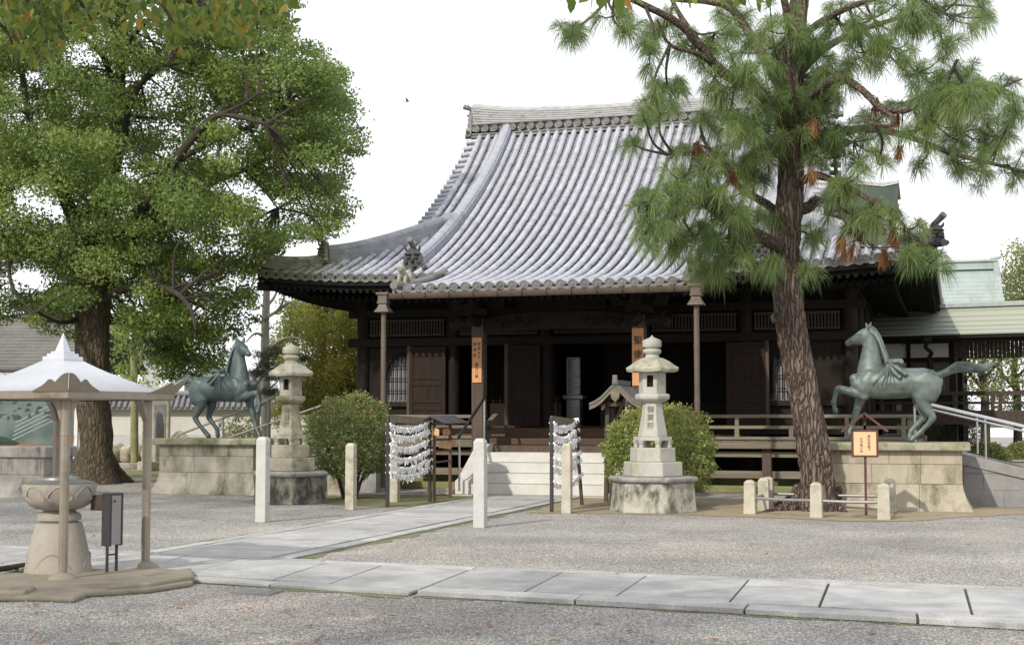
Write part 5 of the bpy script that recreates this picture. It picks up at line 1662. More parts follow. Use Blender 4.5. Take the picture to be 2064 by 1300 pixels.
# ---------------------------------------------------------------- roofed rack for votive plaques
ea, eb_ = gnd(875, 1011), gnd(907, 1004)
er = empty('plaque_rack', (ea + eb_) / 2, 'brown metal rack with a small corrugated grey roof beside the left paper strips', 'rack')
for p in (ea, eb_):
    m = MB(); m.bar(p, p + Vector((0, 0, 1.55)), 0.05, 0.05, up=(0, 1, 0)); m.build('post', M['rust_post'], er)
dv = (eb_ - ea).normalized()
for z in (0.75, 0.95, 1.17, 1.40):
    m = MB(); m.bar(ea - dv * .12 + Vector((-.0, 0, z)), eb_ + dv * .12 + Vector((0, 0, z)), 0.03, 0.03); m.build('rail', M['rust_post'], er)
m = MB()
lo = []
n = 48
for k in range(n + 1):
    u = k / n
    c = (ea - dv * .32).lerp(eb_ + dv * .42, u)
    rp = 0.012 * math.sin(u * math.pi * 26)
    s = Vector((dv.y, -dv.x, 0))
    lo.append([c - s * 0.30 + Vector((0, 0, 1.50 + rp)), c + Vector((0, 0, 1.64 + rp)), c + s * 0.30 + Vector((0, 0, 1.50 + rp)), c + s * 0.30 + Vector((0, 0, 1.49 + rp)), c + Vector((0, 0, 1.62 + rp)), c - s * .30 + Vector((0, 0, 1.49 + rp))])
m.loft(lo)
m.build('corrugated_roof', M['dark_sheet'], er, fix=True)
for i, (u, z, lb) in enumerate(((-0.02, 1.34, 'small square wooden plaque hanging alone from the upper rail of the rack'), (0.62, 1.34, 'small wooden plaque on the upper rail of the rack, against its right post'), (0.35, 1.09, 'left wooden plaque of the cluster on the lower rail of the rack'), (0.62, 1.07, 'middle wooden plaque of the cluster on the lower rail of the rack'), (0.9, 1.1, 'wooden plaque with a red cord at the right end of the lower rail'))):
    p = ea.lerp(eb_, u) + Vector((0.04 + .012 * i, -0.03, 0))
    pr2 = empty('votive_plaque', (p.x, p.y, z - .06), lb, 'votive plaque', 'wooden plaques hanging on the rack')
    m = MB()
    m.prism([(p.x + a, p.y, z + b) for a, b in ((-.075, -.075), (.075, -.075), (.075, .035), (0, .07), (-.075, .035))], (0, -.006, 0), (0, .006, 0))
    m.build('board', M['ema'], pr2)
    m = MB(); m.tube([(p.x, p.y, z + .05), (p.x, p.y, z + .12)], 0.006, 5); m.build('cord', M['red'], pr2)

# ---------------------------------------------------------------- small roofed stand behind the right lantern
sp = gnd(1262, 1003)
c = Vector((-6.15, 27.3, 0))
sr = empty('roofed_stand', c, 'small wooden stand under a curved gabled roof behind the pale lantern', 'roofed stand')
for dx in (-0.22, 0.22):
    for dy in (-.22, .22):
        m = MB(); m.bar(c + Vector((dx * 1.2, dy, 0)), c + Vector((dx, dy, 1.95)), 0.075, 0.075, up=(0, 1, 0)); m.build('post', M['wood_pillar'], sr)
m = MB(); m.box((c.x, c.y, 1.86), (0.74, 0.10, 0.09)); m.box((c.x, c.y - .3, 1.86), (0.74, 0.08, 0.08)); m.box((c.x - .26, c.y, 1.83), (0.07, 0.9, 0.07)); m.box((c.x + .26, c.y, 1.83), (0.07, 0.9, 0.07)); m.build('beams', M['wood_pillar'], sr)
prof_ = [(0, 2.24), (0.08, 2.21), (0.17, 2.12), (0.28, 2.01), (0.40, 1.93), (0.51, 1.885)]
poly = [(-x, z) for x, z in reversed(prof_)] + prof_[1:]
for nm, dz, th, y0, y1, mt in (('roof', 0.0, 0.05, -.55, .55, 'slate'), ('barge_board', -0.055, 0.075, -.53, -.47, 'wood_grey'), ('barge_board', -0.055, 0.075, .47, .53, 'wood_grey')):
    m = MB()
    top_ = [(c.x + x, c.y, z + dz) for x, z in poly]; bot = [(c.x + x, c.y, z + dz - th) for x, z in reversed(poly)]
    m.prism(top_ + bot, (0, y0, 0), (0, y1, 0))
    m.build(nm, M[mt], sr)
m = MB(); m.box((c.x, c.y, 2.27), (0.11, 1.16, 0.09)); m.box((c.x, c.y - .56, 2.33), (0.09, 0.06, 0.16)); m.build('ridge', M['slate'], sr, bevel=.01)
m = MB(); m.prism([(c.x + x, c.y - .54, z) for x, z in ((-.09, 2.07), (0, 2.15), (.09, 2.07), (.07, 1.97), (0, 1.90), (-.07, 1.97))], (0, -.03, 0), (0, .03, 0)); m.build('gable_pendant', M['wood_grey'], sr)
m = MB(); m.box((c.x, c.y, 1.0), (0.46, 0.5, 0.7)); m.build('cabinet', M['wood_dark'], sr)

# ---------------------------------------------------------------- notice on a stake
p = gnd(1746, 1043)
sg = empty('notice_stake', p, 'small tan notice in a maroon frame on a stake before the pedestal', 'sign')
m = MB(); m.bar(p, p + Vector((0, 0, 1.48)), 0.04, 0.04, up=(0, 1, 0)); m.build('stake', M['maroon'], sg)
m = MB(); m.lathe(p, [(0.0, 0.0), (0.22, 0.0), (0.22, 0.03), (0.04, 0.045)], 20, cap=False); m.build('foot_disc', M['concrete'], sg)
bx = Vector((p.x, p.y - .03, 1.19))
m = MB()
for dx, dz, sx, sz in ((-.195, 0, .035, .44), (.195, 0, .035, .44), (0, .205, .36, .032), (0, -.205, .36, .032)):
    m.box((bx.x + dx, bx.y, bx.z + dz), (sx, 0.04, sz))
m.build('frame', M['maroon'], sg, bevel=.004)
m = MB(); m.box(bx, (0.36, 0.02, 0.385)); fc = m.build('board', M['sign_paper'], sg)
text('高松宮殿下', 0.054, (bx.x + .065, bx.y - .012, bx.z + .0), M['ink'], fc, thick=.001, bold=0, spacing=1.0)
text('お手植の松', 0.05, (bx.x - .055, bx.y - .012, bx.z - .03), M['ink'], fc, thick=.001, bold=0, spacing=1.0)
for s in (-1, 1):
    m = MB(); m.bar((p.x + s * .36, p.y - .02, 1.38), (p.x + s * -.008, p.y - .02, 1.68), 0.30, 0.025, up=(0, 0, 1)); m.build('roof_board', M['maroon'], sg)
m = MB(); m.bar((p.x, p.y, 1.4), (p.x, p.y, 1.66), .04, .04, up=(0, 1, 0)); m.build('king_post', M['maroon'], sg)

# ---------------------------------------------------------------- low post-and-rail guard round the pine
GP = [(1512, 1036), (1540, 1029), (1549, 1019), (1646, 1043), (1782, 1047), (1786, 1026)]
LB = ['front left corner post of the low stone guard round the pine', 'second post along the left side of the low stone guard', 'back left post of the low stone guard', 'front middle post of the low stone guard before the pine trunk', 'front right corner post of the low stone guard', 'back right post of the low stone guard, half hidden by the front one']
gpos = [gnd(x, y) for x, y in GP]
gpos[5] = Vector((gpos[4].x + 0.02, 25.5, 0))
gpos[2] = Vector((gpos[1].x + .02, 25.75, 0))
for p, lb in zip(gpos, LB):
    m = MB()
    a = 0.092
    sq = ((-1, -1), (1, -1), (1, 1), (-1, 1))
    L = [[(p.x + x * q, p.y + y * q, z) for x, y in sq] for q, z in ((a * 1.1, 0), (a, 0.3), (a, 0.50))]
    m.loft(L)
    m.loft([[(p.x + a * math.cos(t), p.y + a * math.sin(t), 0) for t in ()] or [(p.x + x * q, p.y + y * q, z) for x, y in sq] for q, z in ((a, 0.50), (a * .93, 0.53), (a * .6, 0.56), (a * .15, 0.572))])
    o = m.build('guard_post', M['granite_tan'], bevel=0.012)
    tag(o, lb, 'stone post', 'short stone posts of the guard round the pine')
for i, j, lb in ((0, 3, 'front left rail'), (3, 4, 'front right rail'), (0, 1, 'left rail'), (1, 2, 'back left rail'), (2, 5, 'back rail'), (4, 5, 'right rail')):
    m = MB(); z = 0.27
    a, b = gpos[i], gpos[j]
    d = (b - a).normalized() * 0.085
    m.tube([a + d + Vector((0, 0, z)), (a + b) / 2 + Vector((0, 0, z - .008)), b - d + Vector((0, 0, z))], 0.026, 10)
    o = m.build('guard_rail', M['grey_metal'], smooth=40)
    tag(o, 'grey metal pipe, ' + lb + ' of the low guard round the pine', 'rail', 'pipe rails of the guard round the pine')

# ---------------------------------------------------------------- ramps beside the pedestals, with steel handrails
def ramp(sgn, x_top, x_bot, y0, y1, zt, label, mat):
    r = empty('stone_ramp', ((x_top + x_bot) / 2, y0, 0), label, 'ramp')
    sl_ = zt / abs(x_bot - x_top)
    for yy in (y0, y1):
        m = MB()
        L = abs(x_bot - x_top)
        for ci, (za, zb) in enumerate(((0.0, 0.3), (0.3, 0.6), (0.6, 0.9))):
            n = 5
            for k in range(n):
                u0 = L * (k + (0.5 if ci % 2 else 0)) / n
                u1 = min(u0 + L / n, L)
                zc = lambda u: max(0.0, zt - 0.2 - sl_ * u)
                zz0, zz1 = min(zb, zc(u0)), min(zb, zc(u1))
                if zz0 <= za + .02: continue
                zz1 = max(zz1, za + 0.001)
                X0, X1 = x_top + sgn * (u0 + .003), x_top + sgn * (u1 - .003)
                m.hexa([(X0, yy - .1, za + .003), (X1, yy - .1, za + .003), (X1, yy + .1, za + .003), (X0, yy + .1, za + .003), (X0, yy - .1, zz0 - .003), (X1, yy - .1, zz1), (X1, yy + .1, zz1), (X0, yy + .1, zz0 - .003)])
        m.prism([(x_top, yy, zt - .21), (x_bot, yy, -.02), (x_top, yy, -.02)], (0, -.085, 0), (0, .085, 0))
        m.build('side_wall', M[mat], r)
        m = MB()
        m.prism([(x_top - sgn * 1.2, yy, zt), (x_top, yy, zt), (x_bot, yy, 0.1), (x_bot, yy, -.05), (x_top + sgn * .05, yy, zt - .215), (x_top - sgn * 1.2, yy, zt - .2)], (0, -.13, 0), (0, .13, 0))
        m.build('sloping_coping', M['dark_granite'], r, bevel=.01)
    m = MB(); m.prism([(x_top - sgn * 1.2, 0, zt - .12), (x_top, 0, zt - .12), (x_bot, 0, .0), (x_bot, 0, -.02), (x_top - sgn * 1.2, 0, -.02)], (0, y0 + .14, 0), (0, y1 - .14, 0)); m.build('paving', M['slab'], r)
    return sl_
def handrail(sgn, x0, x1, y, z0, sl_, base, label, mat='steel', posts=(0.02, 0.35, 0.68, 1.0), twin=True):
    h = empty('steel_handrail', ((x0 + x1) / 2, y, 0), label, 'handrail', 'steel handrails of the side ramps')
    zz = lambda u: z0 - sl_ * abs(x1 - x0) * u
    m = MB(); m.tube([(x0, y, zz(0)), (x1, y, zz(1)), (x1 + sgn * .1, y, zz(1) - .1)], 0.026, 12); m.build('rail', M[mat], h, smooth=40)
    if twin:
        m = MB(); m.tube([(x0, y - .06, zz(0) - .075), (x1, y - .06, zz(1) - .075)], 0.022, 12); m.build('rail', M[mat], h, smooth=40)
    for u in posts:
        x = x0 + (x1 - x0) * u
        m = MB(); m.tube([(x, y, zz(u) - .01), (x, y, base(u))], 0.022, 10); m.build('post', M[mat], h, smooth=40)
sl_r = ramp(1, 0.12, 3.6, 27.75, 29.6, 0.95, 'grey granite ramp descending right of the pale horse pedestal', 'dark_granite')
handrail(1, -0.72, 3.4, 27.75, 1.90, 0.245, lambda u: max(0, min(.95, 1.18 - 1.1 * u)), 'twin bright steel handrail sloping down right behind the pale horse', posts=(0.0, 0.30, 0.56, 0.78, 1))
handrail(1, -0.6, 3.4, 29.55, 1.90, 0.245, lambda u: max(0, min(.95, 1.18 - 1.1 * u)), 'second steel handrail along the far edge of the right ramp', posts=(0.25, 0.56, 0.78, 1), twin=False)
ramp(-1, -13.1, -16.3, 28.75, 30.4, 0.95, 'grey granite ramp descending left behind the dark horse pedestal', 'dark_granite')
ra0, ra1 = at(360, 876, 28.75), at(541, 808, 28.75)
handrail(-1, ra1.x, ra0.x, 28.75, ra1.z, (ra1.z - ra0.z) / (ra1.x - ra0.x), lambda u: max(0, .95 - 1.0 * u), 'near steel handrail rising right behind the dark bronze horse', mat='grey_metal', posts=(0.0, 0.5, 1), twin=False)
ra0, ra1 = at(440, 889, 30.4), at(690, 803, 30.4)
handrail(-1, ra1.x, ra0.x, 30.4, ra1.z, (ra1.z - ra0.z) / (ra1.x - ra0.x), lambda u: max(0, 1.0 - 1.0 * u), 'far steel handrail seen behind the mossy lantern', mat='grey_metal', posts=(0.0, 0.45, 1), twin=False)

# ---------------------------------------------------------------- incense shelter
A = gnd(126, 1176)
v1 = Vector((0.14, 0.99, 0)).normalized()
sd_ = 1.225
v2 = Vector((-v1.y, v1.x, 0))
B = A + v1 * sd_
P4 = [A, B, B + v2 * sd_, A + v2 * sd_]
Cn = (P4[0] + P4[2]) / 2
sh = empty('incense_shelter', Cn, 'steel shelter with a pyramid roof and spire standing over the stone incense burner', 'shelter')
ZE = 1.78
for p in P4:
    m = MB()
    w_ = 0.042
    ring = lambda q, z: [p + v1 * (x * q) + v2 * (y * q) + Vector((0, 0, z)) for x, y in ((-1, -.5), (-.5, -1), (.5, -1), (1, -.5), (1, .5), (.5, 1), (-.5, 1), (-1, .5))]
    m.loft([ring(w_, 0.05), ring(w_, 1.42), ring(w_ * 1.06, 1.425), ring(w_ * 1.06, 1.45), ring(w_ * 1.0, 1.455), ring(w_, ZE)])
    po = m.build('pole', M['bronze_steel'], sh, smooth=25)
    c0 = (Cn - p); c0.z = 0
    s1 = v1 if c0.dot(v1) > 0 else -v1
    s2 = v2 if c0.dot(v2) > 0 else -v2
    for s in (s1, s2):
        g_ = MB()
        n_ = s.cross(Vector((0, 0, 1))) * 0.03
        pr3 = [(0.0, 1.56), (0.02, 1.60), (0.06, 1.70), (0.12, ZE - .01), (0.0, ZE - .01)]
        g_.loft([[p + s * (x + .04) + n_ + Vector((0, 0, z)) for x, z in pr3], [p + s * (x + .04) - n_ + Vector((0, 0, z)) for x, z in pr3]])
        g_.build('bracket', M['bronze_steel'], po)
    m = MB()
    m.lathe(p, [(0.17, 0.0), (0.16, 0.03), (0.12, 0.075), (0.07, 0.105), (0.045, 0.11)], 18)
    m.build('footing', M['concrete'], po, smooth=50)
hd = sd_ / 2 + 0.195                      # half side of the roof
def cor(x, y, q, z): return Cn + v1 * (x * q) + v2 * (y * q) + Vector((0, 0, z))
sqc = ((-1, -1), (1, -1), (1, 1), (-1, 1))
m = MB()
m.loft([[cor(x, y, q, z) for x, y in sqc] for q, z in ((hd - .01, ZE), (hd, ZE + .01), (hd, ZE + .085), (hd - .02, ZE + .087), (hd - .02, ZE + .02))], cap=False)
m.build('fascia', M['bronze_steel'], sh, bevel=.003)
m = MB()                                 # concave hipped roof
L = []
N_ = 8
for j in range(11):
    t = j / 10
    q = hd - 0.005 - (hd - 0.13) * t
    z = ZE + 0.085 + 0.335 * (0.55 * t + 0.45 * t * t)
    ring = []
    for (x0_, y0_), (x1_, y1_) in zip(sqc, sqc[1:] + sqc[:1]):
        for k in range(N_):
            u = k / N_
            ring.append(cor(x0_ + (x1_ - x0_) * u, y0_ + (y1_ - y0_) * u, q, z - 0.0))
    L.append(ring)
m.loft(L, cap=False)
rf = m.build('shelter_roof', M['roof_steel'], sh, smooth=30)
m = MB(); m.loft([[cor(x, y, q, ZE + 0.012) for x, y in sqc] for q in (hd - .015, 0.01)], cap=False); m.build('roof_lining', M['bronze_steel'], sh)
zt = ZE + 0.42
m = MB()
for q, z0, z1 in ((0.142, zt - .01, zt + .03), (0.113, zt + .03, zt + .06), (0.084, zt + .06, zt + .085)):
    m.loft([[cor(x, y, q, z) for x, y in sqc] for z in (z0, z1)])
m.build('stepped_cap', M['roof_steel'], rf, bevel=.003)
m = MB(); m.loft([[cor(x, y, q, z) for x, y in sqc] for q, z in ((0.055, zt + .085), (0.002, zt + .275))]); m.build('spire', M['roof_steel'], rf)
prf = [(u * 1.3, h * .86) for u, h in [(0, 0.20), (0.03, 0.195), (0.06, 0.175), (0.09, 0.14), (0.125, 0.095), (0.135, 0.115), (0.155, 0.135), (0.175, 0.13), (0.195, 0.10), (0.23, 0.065), (0.28, 0.035), (0.345, 0.0)]]
for (x, y) in sqc:                       # scalloped corner plates leaning outward
    cc = cor(x, y, hd, ZE + .075)
    oc = MB()
    for ax in (0, 1):
        e = (-v1 * x) if ax == 0 else (-v2 * y)
        o_ = (v2 * y) if ax == 0 else (v1 * x)
        th = 0.012
        dg_ = (v1 * x + v2 * y)
        up = [cc + e * (u - (0.62 * h if u < .169 else .62 * h * max(0, (0.449 - u) / .28))) + o_ * (0.62 * h + .004) + Vector((0, 0, h)) for u, h in prf]
        lo_ = [cc + e * u + o_ * .004 for u, h in prf]
        for k in range(len(prf) - 1):
            a_, b_, c_, d_ = lo_[k], lo_[k + 1], up[k + 1], up[k]
            off = o_ * th
            oc.hexa([a_, b_, b_ + off, a_ + off, d_, c_, c_ + off, d_ + off])
    oc.build('corner_ornament', M['bronze_steel'], rf)

# stone platform, urn, sheet-metal box
m = MB()
pl = [gnd(*q) for q in ((-60, 1168), (60, 1163), (170, 1157), (300, 1152), (392, 1160), (388, 1182), (300, 1196), (175, 1204), (150, 1215), (60, 1212), (-60, 1215))]
m.loft([[(p.x, p.y, z) for p in pl] for z in (0.0, 0.05)])
o = m.build('shelter_platform', M['concrete'], bevel=.02); tag(o, 'low worn stone platform under the incense shelter', 'platform')
for i, q in enumerate((((-40, 1190), (55, 1187), (72, 1199), (50, 1210), (-40, 1212)), ((225, 1183), (386, 1160), (392, 1178), (300, 1193), (215, 1200)))):
    P_ = [gnd(*t) for t in q]
    m = MB(); m.loft([[(p.x, p.y, 0.0) for p in P_], [(p.x, p.y, 0.085) for p in P_]])
    o = m.build('edge_stone', M['concrete'], bevel=.025)
    tag(o, ('rough grey kerb stone at the left front corner of the shelter platform', 'long flat brown stone at the right front of the shelter platform')[i], 'stone')
U = gnd(116, 1166) + (Cn - gnd(116, 1166)).normalized() * 0.28
ur = empty('incense_burner', U, 'buff stone incense burner carved as a lotus bowl on a flared foot', 'incense burner')
m = MB()
def footmod(th, i): return 1 + (0.012 * math.cos(4 * th) if i in (1, 2, 3) else 0)
m.lathe(U, [(0.335, 0.05), (0.33, 0.09), (0.305, 0.22), (0.27, 0.38), (0.235, 0.50), (0.225, 0.535), (0.185, 0.545), (0.185, 0.56), (0.215, 0.565), (0.218, 0.60), (0.205, 0.63), (0.17, 0.645), (0.155, 0.665)], 40, mod=footmod)
m.build('foot', M['pink_stone'], ur, smooth=35)
m = MB()
for k in range(4):                       # carved arcs on the foot
    a0 = k * math.pi / 2 + .4
    pts = []
    for t in np.linspace(-1, 1, 13):
        z = 0.10 + 0.14 * (1 - t * t)
        rr = np.interp(z, [0.05, 0.22, 0.5], [0.336, 0.307, 0.24])
        pts.append((U.x + rr * math.cos(a0 + .55 * t), U.y + rr * math.sin(a0 + .55 * t), U.z + z))
    m.tube(pts, 0.008, 5)
m.build('carved_arc', M['pink_stone'], ur)
m = MB()
def bowlmod(th, i):
    e = abs(math.cos(4 * th))
    return 1 + (0.05 * e - .025 if 1 <= i <= 4 else (0.018 * abs(math.sin(4 * th)) if 5 <= i <= 7 else 0))
m.lathe(U, [(0.15, 0.665), (0.22, 0.68), (0.285, 0.715), (0.325, 0.76), (0.345, 0.81), (0.355, 0.86), (0.36, 0.905), (0.358, 0.93), (0.33, 0.935)], 96, mod=bowlmod)
bw = m.build('lotus_bowl', M['pink_stone'], ur, smooth=40)
for k in range(8):                       # lower row of petals in relief
    a0 = 2 * math.pi * k / 8 + .2
    g_ = MB()
    L = []
    for j in range(6):
        t = j / 5
        wd_ = 0.30 * math.sin(math.pi * (0.12 + 0.83 * t)) ** 0.8
        z = 0.69 + 0.115 * t
        rr = 0.235 + 0.115 * t ** .7
        L.append([(U.x + (rr + .022 * math.cos(s * 1.5)) * math.cos(a0 + s * wd_), U.y + (rr + .022 * math.cos(s * 1.5)) * math.sin(a0 + s * wd_), U.z + z) for s in np.linspace(-1, 1, 9)])
    g_.loft(L, cap=False, closed=False)
    g_.build('petal', M['pink_stone'], bw, smooth=60)
for k in range(8):
    a0 = 2 * math.pi * (k + .5) / 8 + .2
    g_ = MB()
    pts = []
    for t in np.linspace(-1, 1, 13):
        z = 0.80 + 0.11 * (1 - t * t)
        rr = np.interp(z, [0.76, 0.86, 0.93], [0.338, 0.362, 0.366])
        pts.append((U.x + rr * math.cos(a0 + .36 * t), U.y + rr * math.sin(a0 + .36 * t), U.z + z))
    g_.tube(pts, 0.008, 5)
    g_.build('petal_edge', M['pink_stone'], bw)
m = MB(); m.lathe(U, [(0.0, 0.925), (0.34, 0.93), (0.345, 0.945), (0.30, 0.955), (0.21, 0.975), (0.205, 0.995), (0.17, 1.0), (0.165, 0.985), (0.0, 0.98)], 36, cap=False); m.build('rim_lid', M['lid'], ur, smooth=40)
bp = gnd(216, 1151, 0.05)
bx_ = empty('metal_box', bp, 'tall grey sheet metal box on two legs beside the incense burner', 'metal box')
dl = v1
dn = Vector((dl.y, -dl.x, 0))
m = MB(); cc = bp + Vector((0.05, 0.0, 0))
m.bar(cc + Vector((0, 0, .27)), cc + Vector((0, 0, .77)), 0.10, 0.17, up=tuple(v1)); mb_ = m.build('body', M['grey_metal'], bx_, bevel=.005)
fm = MB()
for q in (-.085, .085):
    fm.bar(cc + v1 * q + Vector((0, 0, .26)), cc + v1 * q + Vector((0, 0, .785)), 0.115, 0.018, up=tuple(v1))
fm.bar(cc - v1 * .08 + Vector((0, 0, .78)), cc + v1 * .08 + Vector((0, 0, .78)), .115, .016)
fm.build('edge_frame', M['dark_metal'], bx_)
m = MB(); m.bar(cc - v2 * -0.12 + Vector((0, 0, .55)), cc + v2 * .12 + Vector((0, 0, .77)), 0.1, 0.16); 
m2_ = MB(); m2_.box(tuple(cc + v2 * .13 + Vector((0, 0, .69))), (0.18, 0.16, 0.15), rz=math.atan2(v1.y, v1.x)); m2_.build('hopper', M['wood_corr'], bx_, bevel=.005)
for q in (-.07, .07):
    m = MB(); m.bar(cc + v1 * q + Vector((0, 0, .0)), cc + v1 * q + Vector((0, 0, .78)), 0.022, 0.022, up=tuple(v1)); m.build('leg', M['dark_metal'], bx_)
m = MB(); m.bar(cc - v1 * .07 + Vector((0, 0, .17)), cc + v1 * .07 + Vector((0, 0, .17)), .018, .018); m.build('stretcher', M['dark_metal'], bx_)
m = MB(); m.tube([cc - v1 * .03 - v2 * .052 + Vector((0, 0, .71)), cc - v1 * .03 - v2 * .06 + Vector((0, 0, .71))], .012, 8); m.build('lock', M['dark_metal'], bx_)
a, b = gnd(-10, 1158), gnd(57, 1147)
m = MB(); m.tube([a + Vector((0, 0, .05)), b + Vector((0, 0, .05))], 0.03, 10); o = m.build('metal_pipe', M['wood_corr'], smooth=40); tag(o, 'dark pipe lying on the paving left of the incense burner', 'pipe')
# drain cover in the gravel
p = gnd(521, 1195)
dc = empty('drain_cover', p, 'small square metal drain cover set in the foreground gravel', 'drain cover')
m = MB(); m.box((p.x, p.y, 0.010), (0.36, 0.30, 0.02)); m.build('rim', M['grey_metal'], dc)
m = MB(); m.box((p.x + .02, p.y, 0.024), (0.22, 0.18, 0.008)); m.build('lid', M['lid'], dc)
# ---------------------------------------------------------------- trees and plants
def dep(px, py, D):                      # point seen at a pixel, D metres along the viewing direction
    d = ray(px, py)
    return Vector((d[0] * D, d[1] * D, EYE + d[2] * D))
def in_poly(x, y, poly):
    c = False
    j = len(poly) - 1
    for i in range(len(poly)):
        xi, yi = poly[i]; xj, yj = poly[j]
        if (yi > y) != (yj > y) and x < (xj - xi) * (y - yi) / (yj - yi) + xi:
            c = not c
        j = i
    return c
def limb(mb, pts, r0, r1, n=8, k=5, wob=0.05):
    P = smooth_path(pts, k)
    m_ = len(P)
    mb.tube(P, [r0 + (r1 - r0) * (i / (m_ - 1)) for i in range(m_)], n, jitter=lambda i, q: random.uniform(-wob, wob))
    return P

# --- big camphor at the left
D0 = 35.2
cb = gnd(190, 972)
cam_t = empty('camphor_tree', cb, 'huge spreading camphor tree with a thick trunk behind the steel shelter', 'tree')
tr = MB()
def J(i, k): return 0.06 * math.sin(k * 1.7 + i * .3) + random.uniform(-.03, .03)
P = smooth_path([dep(190, 978, D0), dep(193, 930, D0), dep(193, 880, D0), dep(186, 800, D0), dep(186, 700, D0), dep(188, 600, D0), dep(185, 520, D0)], 6)
rr = list(np.interp(np.linspace(0, 1, len(P)), [0, .05, .12, .25, .5, .8, 1], [0.72, .60, 0.46, .40, .385, .42, .40]))
tr.tube(P, rr, 20, jitter=J)
for a in (0.3, 1.3, 2.4, 3.4, 4.4, 5.5):  # root flares
    c0 = P[3]
    d = Vector((math.cos(a), math.sin(a), 0))
    tr.tube(smooth_path([c0 + Vector((0, 0, .5)) + d * .18, cb + d * .55 + Vector((0, 0, .18)), cb + d * .95 + Vector((0, 0, -.05))], 4), [.22] * 3 + [.2] * 3 + [.16, .13, .1], 8)
LM = [
    ([(178, 540, 0), (165, 480, -.4), (130, 400, -1.0), (100, 330, -1.4), (60, 240, -1.6), (40, 120, -1.5)], .30, .07),
    ([(190, 545, 0), (207, 460, .3), (225, 360, .5), (236, 260, .8), (243, 150, 1.0), (240, 30, 1.2), (238, -60, 1.2)], .32, .10),
    ([(160, 520, 0), (110, 512, -1), (60, 490, -1.6), (0, 480, -2.2), (-60, 450, -2.5)], .19, .07),
    ([(60, 490, -1.6), (20, 530, -2.0), (30, 590, -2.2), (70, 630, -2.4)], .09, .03),
    ([(215, 420, .3), (245, 300, -.5), (262, 210, -1.2), (300, 150, -1.8), (335, 132, -2.2)], .16, .05),
    ([(232, 290, .6), (250, 220, 1.6), (285, 170, 2.4), (360, 110, 3.2)], .14, .05),
    ([(236, 200, .9), (215, 130, .2), (190, 95, -.5), (150, 60, -1)], .13, .05),
    ([(205, 500, .2), (290, 420, -1.0), (350, 330, -1.8), (400, 265, -2.2), (440, 233, -2.4), (480, 236, -2.6), (535, 250, -2.8)], .20, .05),
    ([(350, 330, -1.8), (420, 290, -1.2), (500, 258, -.6), (560, 235, 0)], .11, .04),
    ([(440, 233, -2.4), (480, 215, -2.7), (520, 190, -3)], .07, .03),
    ([(205, 560, .2), (280, 470, 1.0), (360, 400, 1.8), (430, 370, 2.4), (520, 330, 2.8), (600, 290, 3.0)], .18, .05),
    ([(430, 370, 2.4), (480, 340, 2.2), (520, 370, 2.1), (560, 420, 2.0)], .08, .03),
    ([(195, 610, 0), (240, 585, -1.2), (300, 575, -2.0), (350, 588, -2.6), (383, 620, -3), (395, 665, -3.2)], .15, .04),
    ([(195, 660, 0), (230, 650, .8), (300, 660, 1.6), (360, 690, 2.2)], .10, .03),
    ([(243, 100, 1.1), (300, 40, .5), (360, -10, 0)], .09, .04),
    ([(170, 640, 0), (120, 650, -1), (60, 620, -2)], .10, .03),
]
lm_ = MB()
for pts, a, b in LM:
    limb(lm_, [dep(x, y, D0 + d) for x, y, d in pts], a * .72, b * .8, 9)
crown_poly = [(-140, -120), (640, -120), (600, 10), (585, 85), (640, 88), (690, 118), (718, 170), (712, 205), (735, 225), (722, 275), (742, 310), (700, 330), (690, 345), (706, 392), (690, 440), (668, 478), (600, 492), (575, 470), (540, 545), (512, 600), (520, 655), (470, 700), (430, 745), (370, 765), (330, 750), (270, 700), (250, 650), (235, 600), (150, 640), (170, 690), (100, 660), (40, 660), (-140, 640)]
holes = [(160, 112, 28), (264, 156, 20), (340, 172, 25), (400, 180, 22), (452, 296, 24), (475, 376, 34), (40, 405, 32), (92, 245, 16), (100, 425, 30), (118, 105, 16), (545, 415, 24), (255, 335, 18), (20, 175, 14), (320, 235, 15), (75, 560, 30), (30, 560, 26)]
cen, rad, cnt = [], [], []
tw = MB()
limb_pts = []
for pts, a, b in LM:
    limb_pts += smooth_path([dep(x, y, D0 + d) for x, y, d in pts], 4)[3:]
main_px = []
for pts, a, b in LM[:13]:
    for p0, p1 in zip(pts[:-1], pts[1:]):
        for q in range(5):
            main_px.append((p0[0] + (p1[0] - p0[0]) * q / 5, p0[1] + (p1[1] - p0[1]) * q / 5))
main_px += [(188, 560), (188, 620), (188, 680)]
tries = 0
